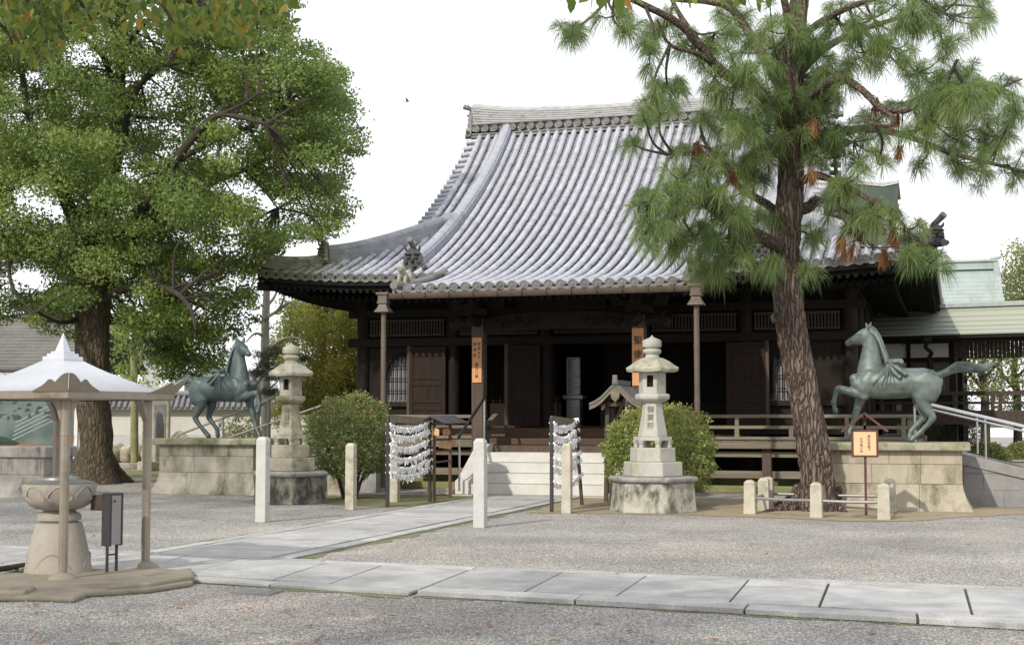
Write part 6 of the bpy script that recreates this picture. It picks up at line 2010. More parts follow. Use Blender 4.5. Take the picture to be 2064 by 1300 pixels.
while len(cen) < 900 and tries < 20000:
    tries += 1
    x, y = random.uniform(-140, 750), random.uniform(-120, 770)
    if not in_poly(x, y, crown_poly): continue
    if any((x - a) ** 2 + (y - b) ** 2 < (r * 1.25) ** 2 for a, b, r in holes): continue
    ex = min(1.0, math.hypot((x - 250) / 520, (y - 250) / 470))
    span = 4.8 * math.sqrt(max(0.08, 1 - ex * ex))
    D = D0 + random.uniform(-span * .75, span)
    if D < D0 + .5 and any((x - a) ** 2 + (y - b) ** 2 < 11 ** 2 for a, b in main_px): continue
    c = dep(x, y, D)
    s = random.uniform(0.42, 0.78)
    # keep the outline: shrink clumps near the border
    if not all(in_poly(x + dx, y + dy, crown_poly) for dx, dy in ((40, 0), (-40, 0), (0, 36), (0, -36))):
        s *= 0.6
    cen.append(c); rad.append((s, s, s * random.uniform(.45, .7))); cnt.append(int(560 * s ** 2 / 0.42))
    if random.random() < .45:
        q = min(limb_pts, key=lambda p: (p - c).length)
        if (q - c).length < 3.2:
            mid = q.lerp(c, .5) + Vector((random.uniform(-.2, .2), random.uniform(-.2, .2), random.uniform(-.05, .25)))
            tw.tube(smooth_path([q, mid, c], 3), [.035, .032, .03, .026, .022, .016, .01], 5)
P_, d_, ids = clump_points(cen, rad, cnt)
ex_ = []
while len(ex_) < 15000:                  # loose sprays between the clumps
    x, y = random.uniform(-140, 750), random.uniform(-120, 770)
    if in_poly(x, y, crown_poly) and not any((x - a) ** 2 + (y - b) ** 2 < r * r for a, b, r in holes):
        c = dep(x, y, D0 + random.uniform(-3, 4))
        for _ in range(random.randint(5, 14)):
            ex_.append((c.x + random.gauss(0, .13), c.y + random.gauss(0, .13), c.z + random.gauss(0, .09)))
P_ = np.concatenate([P_, np.array(ex_)]); ids = np.concatenate([ids, rng.integers(0, len(cen), len(ex_))])
V = leaf_quads(P_, 0.088, 0.52, down=0.35)
hue = rng.uniform(0, 1, len(cen))
# leaf tone mixes a random share per clump with one per leaf
rn = np.clip(0.62 * hue[ids] * rng.uniform(.5, 1.0, len(P_)) + 0.38 * rng.uniform(0, 1, len(P_)) ** 1.5, 0, 1)
crown = quads_mesh('crown', V, M['leaf_camphor'], cam_t, rnd=rn)
tr.build('trunk', M['bark_camphor'], cam_t, smooth=60)
lm_.build('limbs', M['bark_limb_dark'], cam_t, smooth=60)
tw.build('branches', M['bark_dark'], cam_t, smooth=60)

def near_leaves(name, P, size, mat, parent, droop=0.75):
    n = len(P)
    a = unit(rng.normal(size=(n, 3)) * .55 + np.array([0, 0, -droop]))
    b = unit(np.cross(a, rng.normal(size=(n, 3))))
    nn = np.cross(a, b)
    L = size * rng.uniform(.7, 1.3, size=(n, 1)); W = L * .27
    base, tip = P, P + a * L
    l1 = P + a * L * .30 + b * W + nn * L * .05; l2 = P + a * L * .68 + b * W * .80 + nn * L * .04
    r1 = P + a * L * .30 - b * W + nn * L * .05; r2 = P + a * L * .68 - b * W * .80 + nn * L * .04
    V = np.concatenate([np.stack([base, tip, l2, l1], 1), np.stack([base, r1, r2, tip], 1)], 0)
    r = np.clip(rng.beta(2, 2.2, n), 0, 1)
    return quads_mesh(name, V, mat, parent, rnd=np.tile(r, 2))

# --- tree beside the viewpoint whose low branches hang into the top of the view
tb_ = Vector((-6.2, 3.4, 0))
ov = empty('broadleaf_tree', tb_, 'tree just outside the left edge whose yellowing leafy branches hang across the top', 'tree')
tr = MB()
limb(tr, [tb_, tb_ + Vector((.1, 0, 1.5)), tb_ + Vector((.1, .1, 3)), tb_ + Vector((.2, .2, 4.6)), tb_ + Vector((.1, 0, 7))], .24, .10, 14)
hub = tb_ + Vector((.15, .1, 3.4))
tips = []
BR = [[(-60, -60, 8.5), (60, 5, 8.3), (95, 70, 8.2), (70, 110, 8.1)], [(60, -40, 8.4), (110, 40, 8.3), (140, 90, 8.3)], [(-40, 20, 8.0), (10, 60, 8.0), (30, 100, 8.0)],
      [(180, -80, 8.8), (300, -30, 8.8), (400, 10, 8.8), (480, 45, 8.8)], [(300, -30, 8.8), (340, 30, 8.7), (360, 70, 8.6)], [(400, 10, 8.8), (450, -30, 8.9), (540, -10, 9.0), (585, 25, 9.0)], [(300, -40, 8.6), (260, -10, 8.5), (250, 40, 8.5)], [(480, -40, 9.0), (520, 30, 9.0), (525, 75, 9.0)], [(100, -60, 8.3), (150, -10, 8.2), (185, 40, 8.2)], [(350, -40, 8.6), (420, 20, 8.5), (395, 55, 8.5)]]
LP = []
for br in BR:
    pts = [dep(*q) for q in br]
    pp_ = limb(tr, [hub.lerp(pts[0], .0) if False else pts[0]] + pts[1:], .016, .005, 6)
    limb(tr, [hub, hub.lerp(pts[0], .5) + Vector((0, 0, .5)), pts[0]], .05, .016, 7)
    LP += pp_
# leaves by density regions in the view
LPOS = []
regs = [(0, 110, -40, 40, 130), (20, 125, 30, 105, 130), (120, 230, -40, 40, 90), (40, 100, 95, 125, 14), (250, 330, -40, 60, 90), (330, 440, -40, 70, 210), (430, 530, -40, 72, 190), (520, 590, -40, 45, 85), (340, 380, 60, 105, 26), (440, 510, 60, 92, 30), (150, 215, 30, 65, 22)]
for x0, x1, y0, y1, n in regs:
    for _ in range(int(n * 1.15)):
        LPOS.append(dep(random.uniform(x0, x1), random.uniform(y0, y1), random.uniform(7.7, 9.2)))
for x, y, n, D in ((1165, -8, 3, 5.5), (1195, -18, 5, 5.5), (1230, -14, 4, 5.5), (1270, -8, 6, 7), (1300, -6, 8, 7), (1380, -6, 12, 7), (1460, -10, 16, 7), (1510, -6, 16, 7), (1540, -10, 8, 7)):
    for _ in range(n):
        LPOS.append(dep(x + random.uniform(-22, 22), y + random.uniform(-16, 4), D + random.uniform(-.3, .3)))
near_leaves('hanging_leaves', np.array([tuple(p) for p in LPOS]), 0.066, M['leaf_near'], ov)
limb(tr, [hub, dep(500, -240, 8), dep(1000, -120, 7), dep(1300, -45, 7), dep(1550, -30, 7)], .05, .006, 7)
# the rest of its crown, over and behind the viewpoint
cs, rs, ks = [], [], []
for _ in range(130):
    c = tb_ + Vector((random.uniform(-4.5, 5.5), random.uniform(-7.5, 0.2), random.uniform(4.8, 8.2)))
    s = random.uniform(.5, .9)
    cs.append(c); rs.append((s, s, s * .6)); ks.append(260)
for _ in range(26):
    limb(tr, [tb_ + Vector((.1, .1, random.uniform(3.4, 6))), random.choice(cs)], .05, .01, 5, k=2)
P_, d_, ids = clump_points(cs, rs, ks)
quads_mesh('crown', leaf_quads(P_, .10, .55), M['leaf_near'], ov, rnd=rng.beta(2, 2.5, len(P_)))
tr.build('trunk', M['bark_dark'], ov, smooth=60)

# --- long-needled pine
DP = 24.9
pb = gnd(1648, 1026)
pine = empty('long_needled_pine', pb, 'leaning long-needled pine with rough bark inside the low stone guard', 'pine tree')
tr = MB()
def JP(i, k):
    return 0.055 * math.sin(k * 2.3 + i * .55) + 0.05 * math.sin(k * 3.9 - i * .9) + random.uniform(-.035, .035)
TP = [(1652, 1030, 0), (1648, 1000, 0), (1645, 940, 0), (1630, 850, 0), (1610, 740, 0), (1592, 640, .05), (1582, 550, .1), (1585, 460, .1), (1594, 380, .15), (1594, 300, .2), (1592, 200, .3), (1598, 100, .35), (1612, 0, .4), (1625, -120, .5), (1630, -260, .5)]
P = smooth_path([dep(x, y, DP + d) for x, y, d in TP], 9)
wpx = np.interp(np.linspace(0, 1, len(P)), np.linspace(0, 1, len(TP)), [84, 71, 64, 60, 59, 58, 56, 56, 52, 48, 45, 42, 38, 28, 16])
tr.tube(P, [q / 2 / 117.0 for q in wpx], 40, jitter=JP)
for a, L in ((0.3, .45), (2.3, .5), (3.3, .8), (4.0, 1.0), (5.3, .6)):
    d = Vector((math.cos(a), math.sin(a), 0))
    tr.tube(smooth_path([pb + d * .25 + Vector((0, 0, .34)), pb + d * (.34 + .2 * L) + Vector((0, 0, .10)), pb + d * (.4 + .55 * L) + Vector((0.05, 0.03, .035)), pb + d * (.4 + L) + Vector((.02, 0, -.03))], 4), list(np.linspace(.17, .02, 13)), 8, jitter=lambda i, k: random.uniform(-.12, .12))
trunk_o = tr.build('trunk', M['bark_pine'], pine, smooth=50)
kn = MB()                                # knots and cut stubs on the trunk
for x, y in ((1566, 640),):
    c = dep(x, y, DP - .22)
    kn.lathe((0, 0, 0), [(.11, -.03), (.10, .03), (.06, .06), (.045, .02), (0, 0.0)], 14)
    T_ = Matrix.Translation(c) @ Matrix.Rotation(R(80), 4, 'X') @ Matrix.Rotation(R(10), 4, 'Y')
    kn.v = [tuple(T_ @ Vector(v)) for v in kn.v]
kn.build('knot', M['bark_dark'], pine, smooth=50)
lb_ = MB()
PL = [
    ([(1585, 505, .1), (1548, 485, -.3), (1500, 462, -.8), (1450, 432, -1.3), (1415, 405, -1.6), (1385, 402, -1.8), (1345, 412, -2.0), (1318, 404, -2.1)], .17, .03),
    ([(1400, 408, -1.7), (1372, 430, -1.9), (1348, 442, -2.0)], .07, .03),
    ([(1425, 410, -1.5), (1445, 385, -1.5), (1465, 370, -1.4), (1470, 340, -1.4), (1440, 305, -1.3), (1400, 290, -1.2)], .07, .02),
    ([(1592, 455, .1), (1545, 412, .6), (1500, 385, 1.0), (1465, 350, 1.3), (1430, 300, 1.5), (1412, 275, 1.6)], .11, .03),
    ([(1450, 325, 1.4), (1400, 308, 1.3), (1345, 312, 1.2)], .05, .02),
    ([(1596, 290, .2), (1560, 215, -.3), (1510, 170, -.6), (1470, 155, -.8), (1440, 130, -1.0), (1405, 85, -1.3), (1368, 48, -1.5), (1300, 12, -1.8), (1240, -15, -2)], .15, .05),
    ([(1440, 130, -1.0), (1400, 108, -1.4), (1350, 90, -1.6), (1325, 40, -1.8)], .06, .02),
    ([(1405, 85, -1.3), (1370, 30, -1.0), (1340, -30, -.8)], .07, .03),
    ([(1596, 230, .3), (1560, 150, .8), (1515, 75, 1.2), (1475, 20, 1.4), (1430, 5, 1.5), (1360, 0, 1.6)], .14, .05),
    ([(1475, 20, 1.4), (1455, -40, 1.4)], .08, .05),
    ([(1600, 130, .3), (1590, 50, -.4), (1575, -30, -.7)], .13, .06),
    ([(1600, 240, .3), (1640, 190, -.6), (1690, 158, -1.2), (1735, 180, -1.6), (1770, 215, -1.8), (1800, 240, -2.0), (1790, 255, -2.1), (1740, 245, -2.0)], .11, .025),
    ([(1770, 215, -1.8), (1820, 225, -1.9), (1870, 200, -2.0), (1910, 160, -2.1), (1930, 120, -2.2)], .06, .02),
    ([(1598, 320, .2), (1660, 280, .9), (1740, 260, 1.5), (1830, 275, 2.0), (1920, 310, 2.4), (2000, 330, 2.7), (2080, 350, 3.0)], .12, .03),
    ([(1830, 275, 2.0), (1900, 230, 2.3), (1980, 190, 2.6), (2060, 160, 2.8)], .06, .02),
    ([(1598, 380, .1), (1640, 355, -.4), (1690, 368, -.8), (1735, 392, -1.1), (1790, 425, -1.4), (1830, 465, -1.6), (1850, 510, -1.7)], .09, .02),
    ([(1700, 370, -.8), (1690, 420, -.9), (1720, 470, -1.0), (1750, 500, -1.0)], .04, .012),
    ([(1602, 160, .3), (1660, 100, 1.0), (1740, 60, 1.6), (1820, 35, 2.0), (1920, 10, 2.3)], .10, .03),
    ([(1606, 80, .4), (1680, 30, -.6), (1760, 0, -1.2), (1850, -10, -1.6)], .09, .03),
    ([(1740, 60, 1.6), (1790, 110, 1.4), (1830, 150, 1.3)], .05, .015),
    ([(1598, 420, .1), (1625, 420, .25), (1648, 402, .35)], .16, .10),
    ([(1595, 300, .2), (1600, 200, -1.0), (1590, 120, -1.5), (1592, 80, -1.6)], .06, .02),
]
lpts = []
for pts, a, b in PL:
    lpts += limb(lb_, [dep(x, y, DP + d) for x, y, d in pts], a * .82, b * .85, 10, wob=.08)
TC = [(1150, 60, 25, 5), (1240, 25, 25, 4), (1262, 58, 20, 3), (1330, 60, 40, 7), (1310, 105, 28, 4), (1345, 170, 36, 6), (1315, 185, 22, 3), (1400, 90, 45, 7), (1440, 60, 40, 6), (1480, 30, 40, 6), (1540, 60, 40, 6),
      (1330, 225, 36, 6), (1300, 235, 20, 3), (1275, 285, 18, 3), (1440, 150, 40, 6), (1500, 150, 50, 11), (1560, 90, 50, 11), (1600, 60, 50, 9), (1610, 150, 60, 16), (1560, 210, 60, 16), (1640, 100, 40, 9), (1690, 40, 50, 9), (1760, 30, 50, 8), (1840, 20, 50, 9), (1900, 20, 60, 9), (1980, 10, 40, 5), (1740, 100, 40, 7), (1800, 90, 40, 6), (1850, 140, 45, 7), (1900, 80, 35, 4), (1955, 140, 40, 5),
      (1480, 240, 50, 11), (1420, 230, 40, 7), (1530, 290, 50, 11), (1600, 250, 60, 14), (1660, 200, 50, 10), (1680, 260, 50, 10), (1640, 310, 50, 10), (1850, 190, 60, 11), (1910, 160, 50, 9), (1960, 200, 60, 11), (2020, 170, 50, 9), (1880, 240, 60, 12), (1940, 260, 60, 12), (2010, 270, 50, 10), (2050, 220, 40, 7),
      (1980, 330, 45, 6), (2040, 340, 45, 6), (1930, 320, 40, 5), (1870, 305, 30, 3), (1770, 325, 22, 2), (1720, 280, 40, 7), (1760, 240, 40, 6), (1700, 140, 40, 7),
      (1420, 330, 40, 7), (1380, 360, 40, 7), (1480, 330, 40, 7), (1520, 360, 40, 8), (1365, 300, 22, 3), (1300, 400, 30, 6), (1318, 440, 32, 7), (1295, 472, 25, 3), (1360, 400, 36, 5), (1430, 400, 42, 9), (1480, 430, 42, 10), (1540, 430, 40, 8), (1400, 470, 36, 6), (1440, 480, 42, 9), (1490, 490, 38, 8), (1345, 485, 22, 3),
      (1425, 540, 26, 4), (1455, 535, 24, 4), (1545, 530, 22, 4), (1622, 540, 22, 4), (1680, 400, 42, 7), (1720, 430, 38, 6), (1770, 430, 36, 6), (1825, 455, 26, 4), (1640, 470, 26, 4), (1845, 510, 28, 5), (1870, 520, 22, 4), (1700, 365, 32, 6)]
DEAD = [(1468, 345), (1768, 205), (1802, 238), (1640, 245), (1690, 480), (1710, 500), (1780, 505), (1845, 505), (1730, 470), (1795, 470), (1855, 500), (1640, 350), (1415, 290), (1815, 300)]
tufts, axes = [], []
twg = MB()
for (x, y, r, n) in TC:
    q0 = dep(x, y, DP)
    q = min(lpts, key=lambda p: (Vector(((p - q0).x, (p - q0).y * .35, (p - q0).z))).length)
    Dq = (q - Vector((0, 0, EYE))).dot(Vector((-math.sin(YAW) * math.cos(PITCH), math.cos(YAW) * math.cos(PITCH), math.sin(PITCH))))
    Dc = Dq + random.uniform(-.7, .7)
    c = dep(x, y + 6, Dc)
    mid = q.lerp(c, .5) + Vector((random.uniform(-.12, .12), random.uniform(-.1, .1), random.uniform(-.14, .05)))
    twg.tube(smooth_path([q, mid, c], 4), list(np.linspace(.028, .016, 9)), 6)
    for _ in range(int(n * 1.6)):
        p = dep(x + random.gauss(0, r * .55), y + random.gauss(0, r * .45), Dc + random.gauss(0, .45))
        m2 = c.lerp(p, .55) + Vector((0, 0, -.05))
        twg.tube(smooth_path([c, m2, p], 2), list(np.linspace(.015, .009, 5)), 4)
        tufts.append(p)
        ax = (p - c).normalized() * .6 + Vector((random.gauss(0, .25), random.gauss(0, .25), random.uniform(0.0, .8)))
        axes.append(ax.normalized())
def needles(T, A, per, Ln, spread, droop, wd):
    T = np.array([tuple(t) for t in T]); A = np.array([tuple(a) for a in A])
    n = len(T)
    P0 = np.repeat(T, per, 0); A0 = np.repeat(A, per, 0)
    N = len(P0)
    d = unit(A0 * rng.uniform(.15, 1.2, (N, 1)) + unit(rng.normal(size=(N, 3))) * spread)
    L = Ln * rng.uniform(.7, 1.15, (N, 1))
    P0 = P0 - A0 * rng.uniform(0, .10, (N, 1))
    side = unit(np.cross(d, rng.normal(size=(N, 3)))) * wd
    mid = P0 + d * L * .55 + np.array([0, 0, -1]) * L * droop * .16
    tip = P0 + d * L * .92 + np.array([0, 0, -1]) * L * droop * .52
    return np.stack([P0 - side * .5, mid - side, tip, mid + side], 1), np.repeat(rng.uniform(0, 1, n), per)
V, tr_ = needles(tufts, axes, 150, 0.33, .8, 1.15, .0042)
quads_mesh('needles', V, M['needle'], pine, rnd=np.clip(.55 * tr_ + .45 * rng.uniform(0, 1, len(V)), 0, 1))
dt = [dep(x + random.gauss(0, 6), y + random.gauss(0, 5), DP - random.uniform(.3, 1.5)) for x, y in DEAD for _ in range(2)]
V, tr_ = needles(dt, [Vector((random.gauss(0, .2), random.gauss(0, .2), -1)).normalized() for _ in dt], 70, 0.30, .22, .4, .0055)
quads_mesh('dead_needles', V, M['needle_dead'], pine)
for p in dt:
    q = min(lpts, key=lambda t: (t - p).length)
    twg.tube(smooth_path([q, q.lerp(p, .6) + Vector((0, 0, .05)), p], 2), [.012, .011, .01, .009, .008], 4)
lb_.build('limbs', M['bark_limb'], pine, smooth=60)
twg.build('twigs', M['bark_dark'], pine, smooth=60)

# --- clipped bushes
def bush(c, rx, ry, rz, label, mat, n=15000, pw=2.0, size=.055, cut=-.6, stems=6):
    root = empty('clipped_bush', (c[0], c[1], 0), label, 'bush', 'clipped bushes beside the steps')
    d = unit(rng.normal(size=(n, 3)))
    q = np.abs(d) ** pw
    k = 1 / np.maximum(q.sum(1, keepdims=True) ** (1 / pw), 1e-6)
    fold = 1 + 0.09 * np.sin(d[:, :1] * 9 + 1.3) * np.sin(d[:, 1:2] * 8) + 0.05 * np.sin(d[:, 2:3] * 13 + d[:, :1] * 6)
    rr_ = np.where(rng.uniform(0, 1, (n, 1)) < .68, rng.normal(.97, .035, (n, 1)), rng.uniform(.35, .95, (n, 1)))
    P = d * k * fold * rr_
    P = P[P[:, 2] > cut + rng.normal(0, .08, len(P))]
    sp = []                              # stray shoots standing out of the clipped outline
    for _ in range(75):
        u_ = unit(rng.normal(size=(1, 3)))[0]
        if u_[2] < -.2: continue
        kk = 1 / (np.abs(u_) ** pw).sum() ** (1 / pw)
        for q_ in np.linspace(.96, 1.06 + .1 * random.random(), 7):
            sp.append(u_ * kk * q_ + rng.normal(0, .012, 3))
    P = np.concatenate([P, np.array(sp)])
    dd = unit(P)
    P = P * np.array([rx, ry, rz]) + np.array(c)
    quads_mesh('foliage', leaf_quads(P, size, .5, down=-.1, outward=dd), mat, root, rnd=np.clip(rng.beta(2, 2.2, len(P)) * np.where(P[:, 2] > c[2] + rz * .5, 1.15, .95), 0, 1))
    m = MB()
    for i in range(stems):
        a = 2 * math.pi * i / stems + random.uniform(-.3, .3)
        b = Vector((c[0] + .12 * math.cos(a), c[1] + .12 * math.sin(a), 0))
        e = Vector((c[0] + rx * .75 * math.cos(a), c[1] + ry * .75 * math.sin(a), c[2] + rz * random.uniform(-.3, .5)))
        P2 = limb(m, [b, b.lerp(e, .4) + Vector((0, 0, .12)), e], .04, .012, 6)
        for _ in range(4):
            t = random.choice(P2[4:])
            limb(m, [t, t + Vector((random.uniform(-.3, .3), random.uniform(-.3, .3), random.uniform(.05, .4)))], .012, .005, 5, k=2)
    m.build('stems', M['bark_dark'], root, smooth=60)
c = at(706, 880, 26.5)
bush((c.x, c.y, 1.20), .87, .82, .84, 'round clipped bush right of the mossy lantern, with bare stems below', M['leaf_bush_dark'], 19000, 2.1, .055, -.9)
c = at(1331, 910, 26.2)
bush((c.x, c.y, 0.98), .98, .75, .80, 'broad yellowish clipped bush behind the pale stone lantern', M['leaf_bush'], 19000, 2.6, .055, -.95)
st = at(680, 1000, 27.3)
m = MB(); P_ = [(-.28, 0), (.30, 0), (.27, .95), (.05, 1.05), (-.22, .98)]
m.prism([(st.x + x, 27.5, z) for x, z in P_], (0, -.09, 0), (0, .09, 0))
o = m.build('inscribed_stone', M['boulder'], bevel=.03); tag(o, 'rough upright stone slab standing behind the left clipped bush', 'stone')

# --- generic background trees
def leafy_tree(name, base, clumps, mat, trunk, bark, label, cat='tree', size=.14, per=200, group=None, rn_=None, ratio=.5):
    root = empty(name, base, label, cat, group)
    cs = [k[0] for k in clumps]; rs = [k[1] for k in clumps]
    P, d, ids = clump_points(cs, rs, [max(20, int(per * (r[0] * r[0]))) for r in rs])
    h = rng.uniform(0, 1, len(cs))
    quads_mesh('crown', leaf_quads(P, size, ratio), mat, root, rnd=np.clip(.6 * h[ids] + .4 * rng.uniform(0, 1, len(P)), 0, 1))
    m = MB()
    for pts, a, b in trunk:
        limb(m, pts, a, b, 9)
    m.build('trunk', M[bark], root, smooth=60)
    return root
def px_clumps(poly, D, dD, n, s0, s1, flat=.7):
    xs_ = [p[0] for p in poly]; ys_ = [p[1] for p in poly]
    o = []
    t = 0
    while len(o) < n and t < 9000:
        t += 1
        x, y = random.uniform(min(xs_), max(xs_)), random.uniform(min(ys_), max(ys_))
        if in_poly(x, y, poly):
            s = random.uniform(s0, s1)
            o.append((dep(x, y, D + random.uniform(-dD, dD)), (s, s, s * flat)))
    return o
def stand(px, py, D):                    # ground point under a pixel at a depth
    p = dep(px, py, D); p.z = 0
    return p
b = stand(650, 850, 45)
leafy_tree('conifer_tree', b, px_clumps([(560, 840), (570, 760), (548, 700), (575, 650), (580, 605), (640, 590), (700, 575), (760, 580), (790, 640), (790, 840)], 45, 1.6, 190, .32, .6, 1.0), M['leaf_conifer'],
          [([b, b + Vector((0, 0, 3)), b + Vector((.1, 0, 6))], .16, .04)] + [([b + Vector((0, 0, z)), b + Vector((math.cos(a) * 1.3, math.sin(a) * 1.3, z + .6))], .05, .015) for z, a in zip(np.linspace(1, 5, 14), np.arange(14) * 2.4)], 'bark_dark', 'yellow-green bushy conifer behind the mossy lantern and left of the hall', size=.12, per=1250, ratio=.38)
b = stand(730, 850, 56)
leafy_tree('broadleaf_tree', b, px_clumps([(690, 800), (680, 640), (720, 600), (790, 600), (800, 800)], 56, 1.5, 40, .4, .7), M['leaf_far'], [([b, b + Vector((0, 0, 2)), b + Vector((.3, 0, 6))], .15, .04)], 'bark_dark', 'pale thin tree seen between the conifer and the left end of the hall', size=.12, per=120)
# bare pale pruned tree
b = stand(536, 880, 42)
bt = empty('bare_tree', b, 'pale bare trunk with pruned leafless branches behind the mossy lantern', 'tree')
m = MB()
limb(m, [b, dep(536, 800, 42), dep(534, 690, 42), dep(537, 600, 42), dep(540, 540, 42)], .15, .09, 12)
for pts in ([(536, 720, 0), (560, 690, -.5), (590, 680, -1), (620, 690, -1.2)], [(536, 700, 0), (575, 685, -.6), (585, 660, -.8)], [(536, 660, 0), (515, 640, .4), (500, 645, .6)], [(536, 620, 0), (555, 595, .3), (566, 560, .5)], [(537, 640, 0), (560, 625, -.4), (572, 600, -.6), (570, 580, -.7)], [(535, 680, 0), (515, 672, -.3), (495, 690, -.4)], [(538, 570, 0), (522, 560, .3), (510, 575, .4)], [(560, 625, -.4), (585, 610, -.4), (598, 625, -.3)], [(540, 545, 0), (560, 565, .1), (590, 580, .2), (610, 610, .2)]):
    limb(m, [dep(x, y, 42 + d) for x, y, d in pts], .055, .015, 7)
m.build('trunk', M['bark_pale'], bt, smooth=60)
# cloud-pruned pine
b = stand(520, 890, 39)
cl = [(570, 706, 38, 10), (545, 735, 30, 8), (600, 722, 26, 7), (535, 715, 22, 7), (560, 762, 24, 7), (590, 790, 26, 8), (548, 790, 20, 6), (525, 752, 18, 6)]
ck = []
for x, y, rx, ry in cl:
    for _ in range(7):
        ck.append((dep(x + random.uniform(-rx, rx) * .7, y + random.uniform(-ry, ry) * .5, 39 + random.uniform(-.5, .5)), (.26, .26, .12)))
leafy_tree('pruned_pine', b, ck, M['needle_short'], [([b, dep(517, 840, 39), dep(522, 800, 39), dep(512, 770, 39), dep(525, 730, 39), dep(545, 712, 39)], .10, .04), ([dep(519, 820, 39), dep(550, 800, 38.6), dep(590, 792, 38.4)], .06, .03), ([dep(518, 790, 39), dep(535, 790, 39.2), dep(560, 768, 39.3)], .05, .02), ([dep(516, 775, 39), dep(545, 745, 39), dep(598, 728, 39)], .05, .02)], 'bark_pale', 'small cloud-pruned pine with flat pads between the dark horse and mossy lantern', 'pine tree', size=.09, per=1500, ratio=.2)
# slender mossy trunk and shrubs on the terrace
b = stand(272, 890, 46)
leafy_tree('slender_tree', b, px_clumps([(210, 740), (215, 650), (330, 640), (345, 770), (280, 800)], 46, 1.6, 40, .4, .7), M['leaf_camphor'], [([b, dep(271, 830, 46), dep(270, 760, 46), dep(268, 690, 46)], .13, .10)], 'bark_green', 'slender mossy trunked tree in front of the plaster wall', size=.12, per=160)
b = stand(480, 890, 36)
leafy_tree('low_shrub', b, px_clumps([(440, 890), (435, 850), (470, 835), (520, 840), (525, 890)], 36, .5, 26, .16, .28), M['leaf_bush_dark'], [([b + Vector((q, 0, 0)), b + Vector((q * 1.8, .1, .9))], .02, .008) for q in (-.3, -.1, .1, .3)], 'bark_dark', 'thin leafy shrub seen between the legs of the dark horse', 'shrub', size=.07, per=900)
# trees at the right
b = stand(2075, 850, 62)
leafy_tree('broadleaf_tree', b, px_clumps([(2015, 630), (2010, 600), (2030, 545), (2050, 490), (2090, 460), (2180, 440), (2190, 640)], 62, 2.2, 90, .5, .9), M['leaf_far'], [([b, b + Vector((.2, 0, 3)), b + Vector((.3, 0, 8))], .25, .08)], 'bark_dark', 'yellowish tall tree at the right edge above the corridor roof', size=.15, per=210)
for px, D, poly, lb, n in ((1985, 56, [(1935, 790), (1930, 705), (2000, 690), (2060, 700), (2060, 760), (2010, 800)], 'light green tree seen under the corridor roof right of the horse tail', 60), (2050, 60, [(2000, 830), (1990, 760), (2040, 700), (2140, 690), (2140, 830)], 'light green tree at the right edge behind the corridor bridge', 60)):
    b = stand(px, 850, D)
    leafy_tree('broadleaf_tree', b, px_clumps(poly, D, 2.0, n, .35, .7), M['leaf_far'], [([b, dep(px, 800, D), dep(px - 6, 740, D), dep(px + 10, 690, D)], .2, .08), ([dep(px, 790, D), dep(px - 40, 740, D), dep(px - 55, 710, D)], .08, .03), ([dep(px, 760, D), dep(px + 40, 720, D)], .07, .03)], 'bark_dark', lb, size=.14, per=130)
b = stand(1925, 880, 41)
leafy_tree('young_pine', b, px_clumps([(1885, 895), (1890, 840), (1915, 790), (1930, 760), (1945, 800), (1965, 850), (1970, 900)], 41, .9, 60, .2, .36), M['leaf_dark'], [([b, dep(1925, 800, 41), dep(1924, 740, 41)], .05, .02)] + [([dep(1925, y, 41), dep(1925 + s * 26, y - 10, 41)], .02, .01) for y, s in ((860, 1), (850, -1), (820, 1), (800, -1), (775, 1))], 'bark_dark', 'dark young pine under the corridor beside the ramp handrail', 'pine tree', size=.14, per=900, ratio=.16)
for i, (x, w_, D, lb) in enumerate(((1990, 46, 50, 'left low rounded hedge on the lawn behind the ramp handrail'), (2062, 40, 52, 'right low rounded hedge on the lawn at the right edge'))):
    p = stand(x, 900, D)
    rx = w_ / 2911 * D
    n = 5000
    d = unit(rng.normal(size=(n, 3))); d[:, 2] = np.abs(d[:, 2])
    P = d * rng.normal(.96, .05, (n, 1)) * np.array([rx, .8, .62]) + np.array([p.x, p.y, .12])
    root = empty('low_hedge', p, lb, 'hedge', 'low hedges on the lawn')
    quads_mesh('foliage', leaf_quads(P, .09, .5), M['leaf_far'], root)

# tree beyond the left edge, shading the left pedestal
b = Vector((-17.5, 12.5, 0))
cl = []
for _ in range(110):
    s = random.uniform(.5, .95)
    cl.append((b + Vector((random.uniform(-4, 3.6), random.uniform(-3.5, 5.2), random.uniform(5.0, 9.5))), (s, s, s * .65)))
leafy_tree('broadleaf_tree', b, cl, M['leaf_camphor'], [([b, b + Vector((.1, .1, 3)), b + Vector((.2, 0, 8))], .3, .1)] + [([b + Vector((.1, .1, 3 + .3 * k)), b + Vector((2.6 * math.cos(k * 1.9), 2.6 * math.sin(k * 1.9), 5.5 + .4 * k))], .1, .03) for k in range(9)], 'bark_camphor', 'tall shading tree standing outside the left edge beside the shelter', size=.15, per=230)
# ---------------------------------------------------------------- buildings and walls behind
RT = Vector((math.cos(YAW), math.sin(YAW), 0))
FW = Vector((-math.sin(YAW), math.cos(YAW), 0))

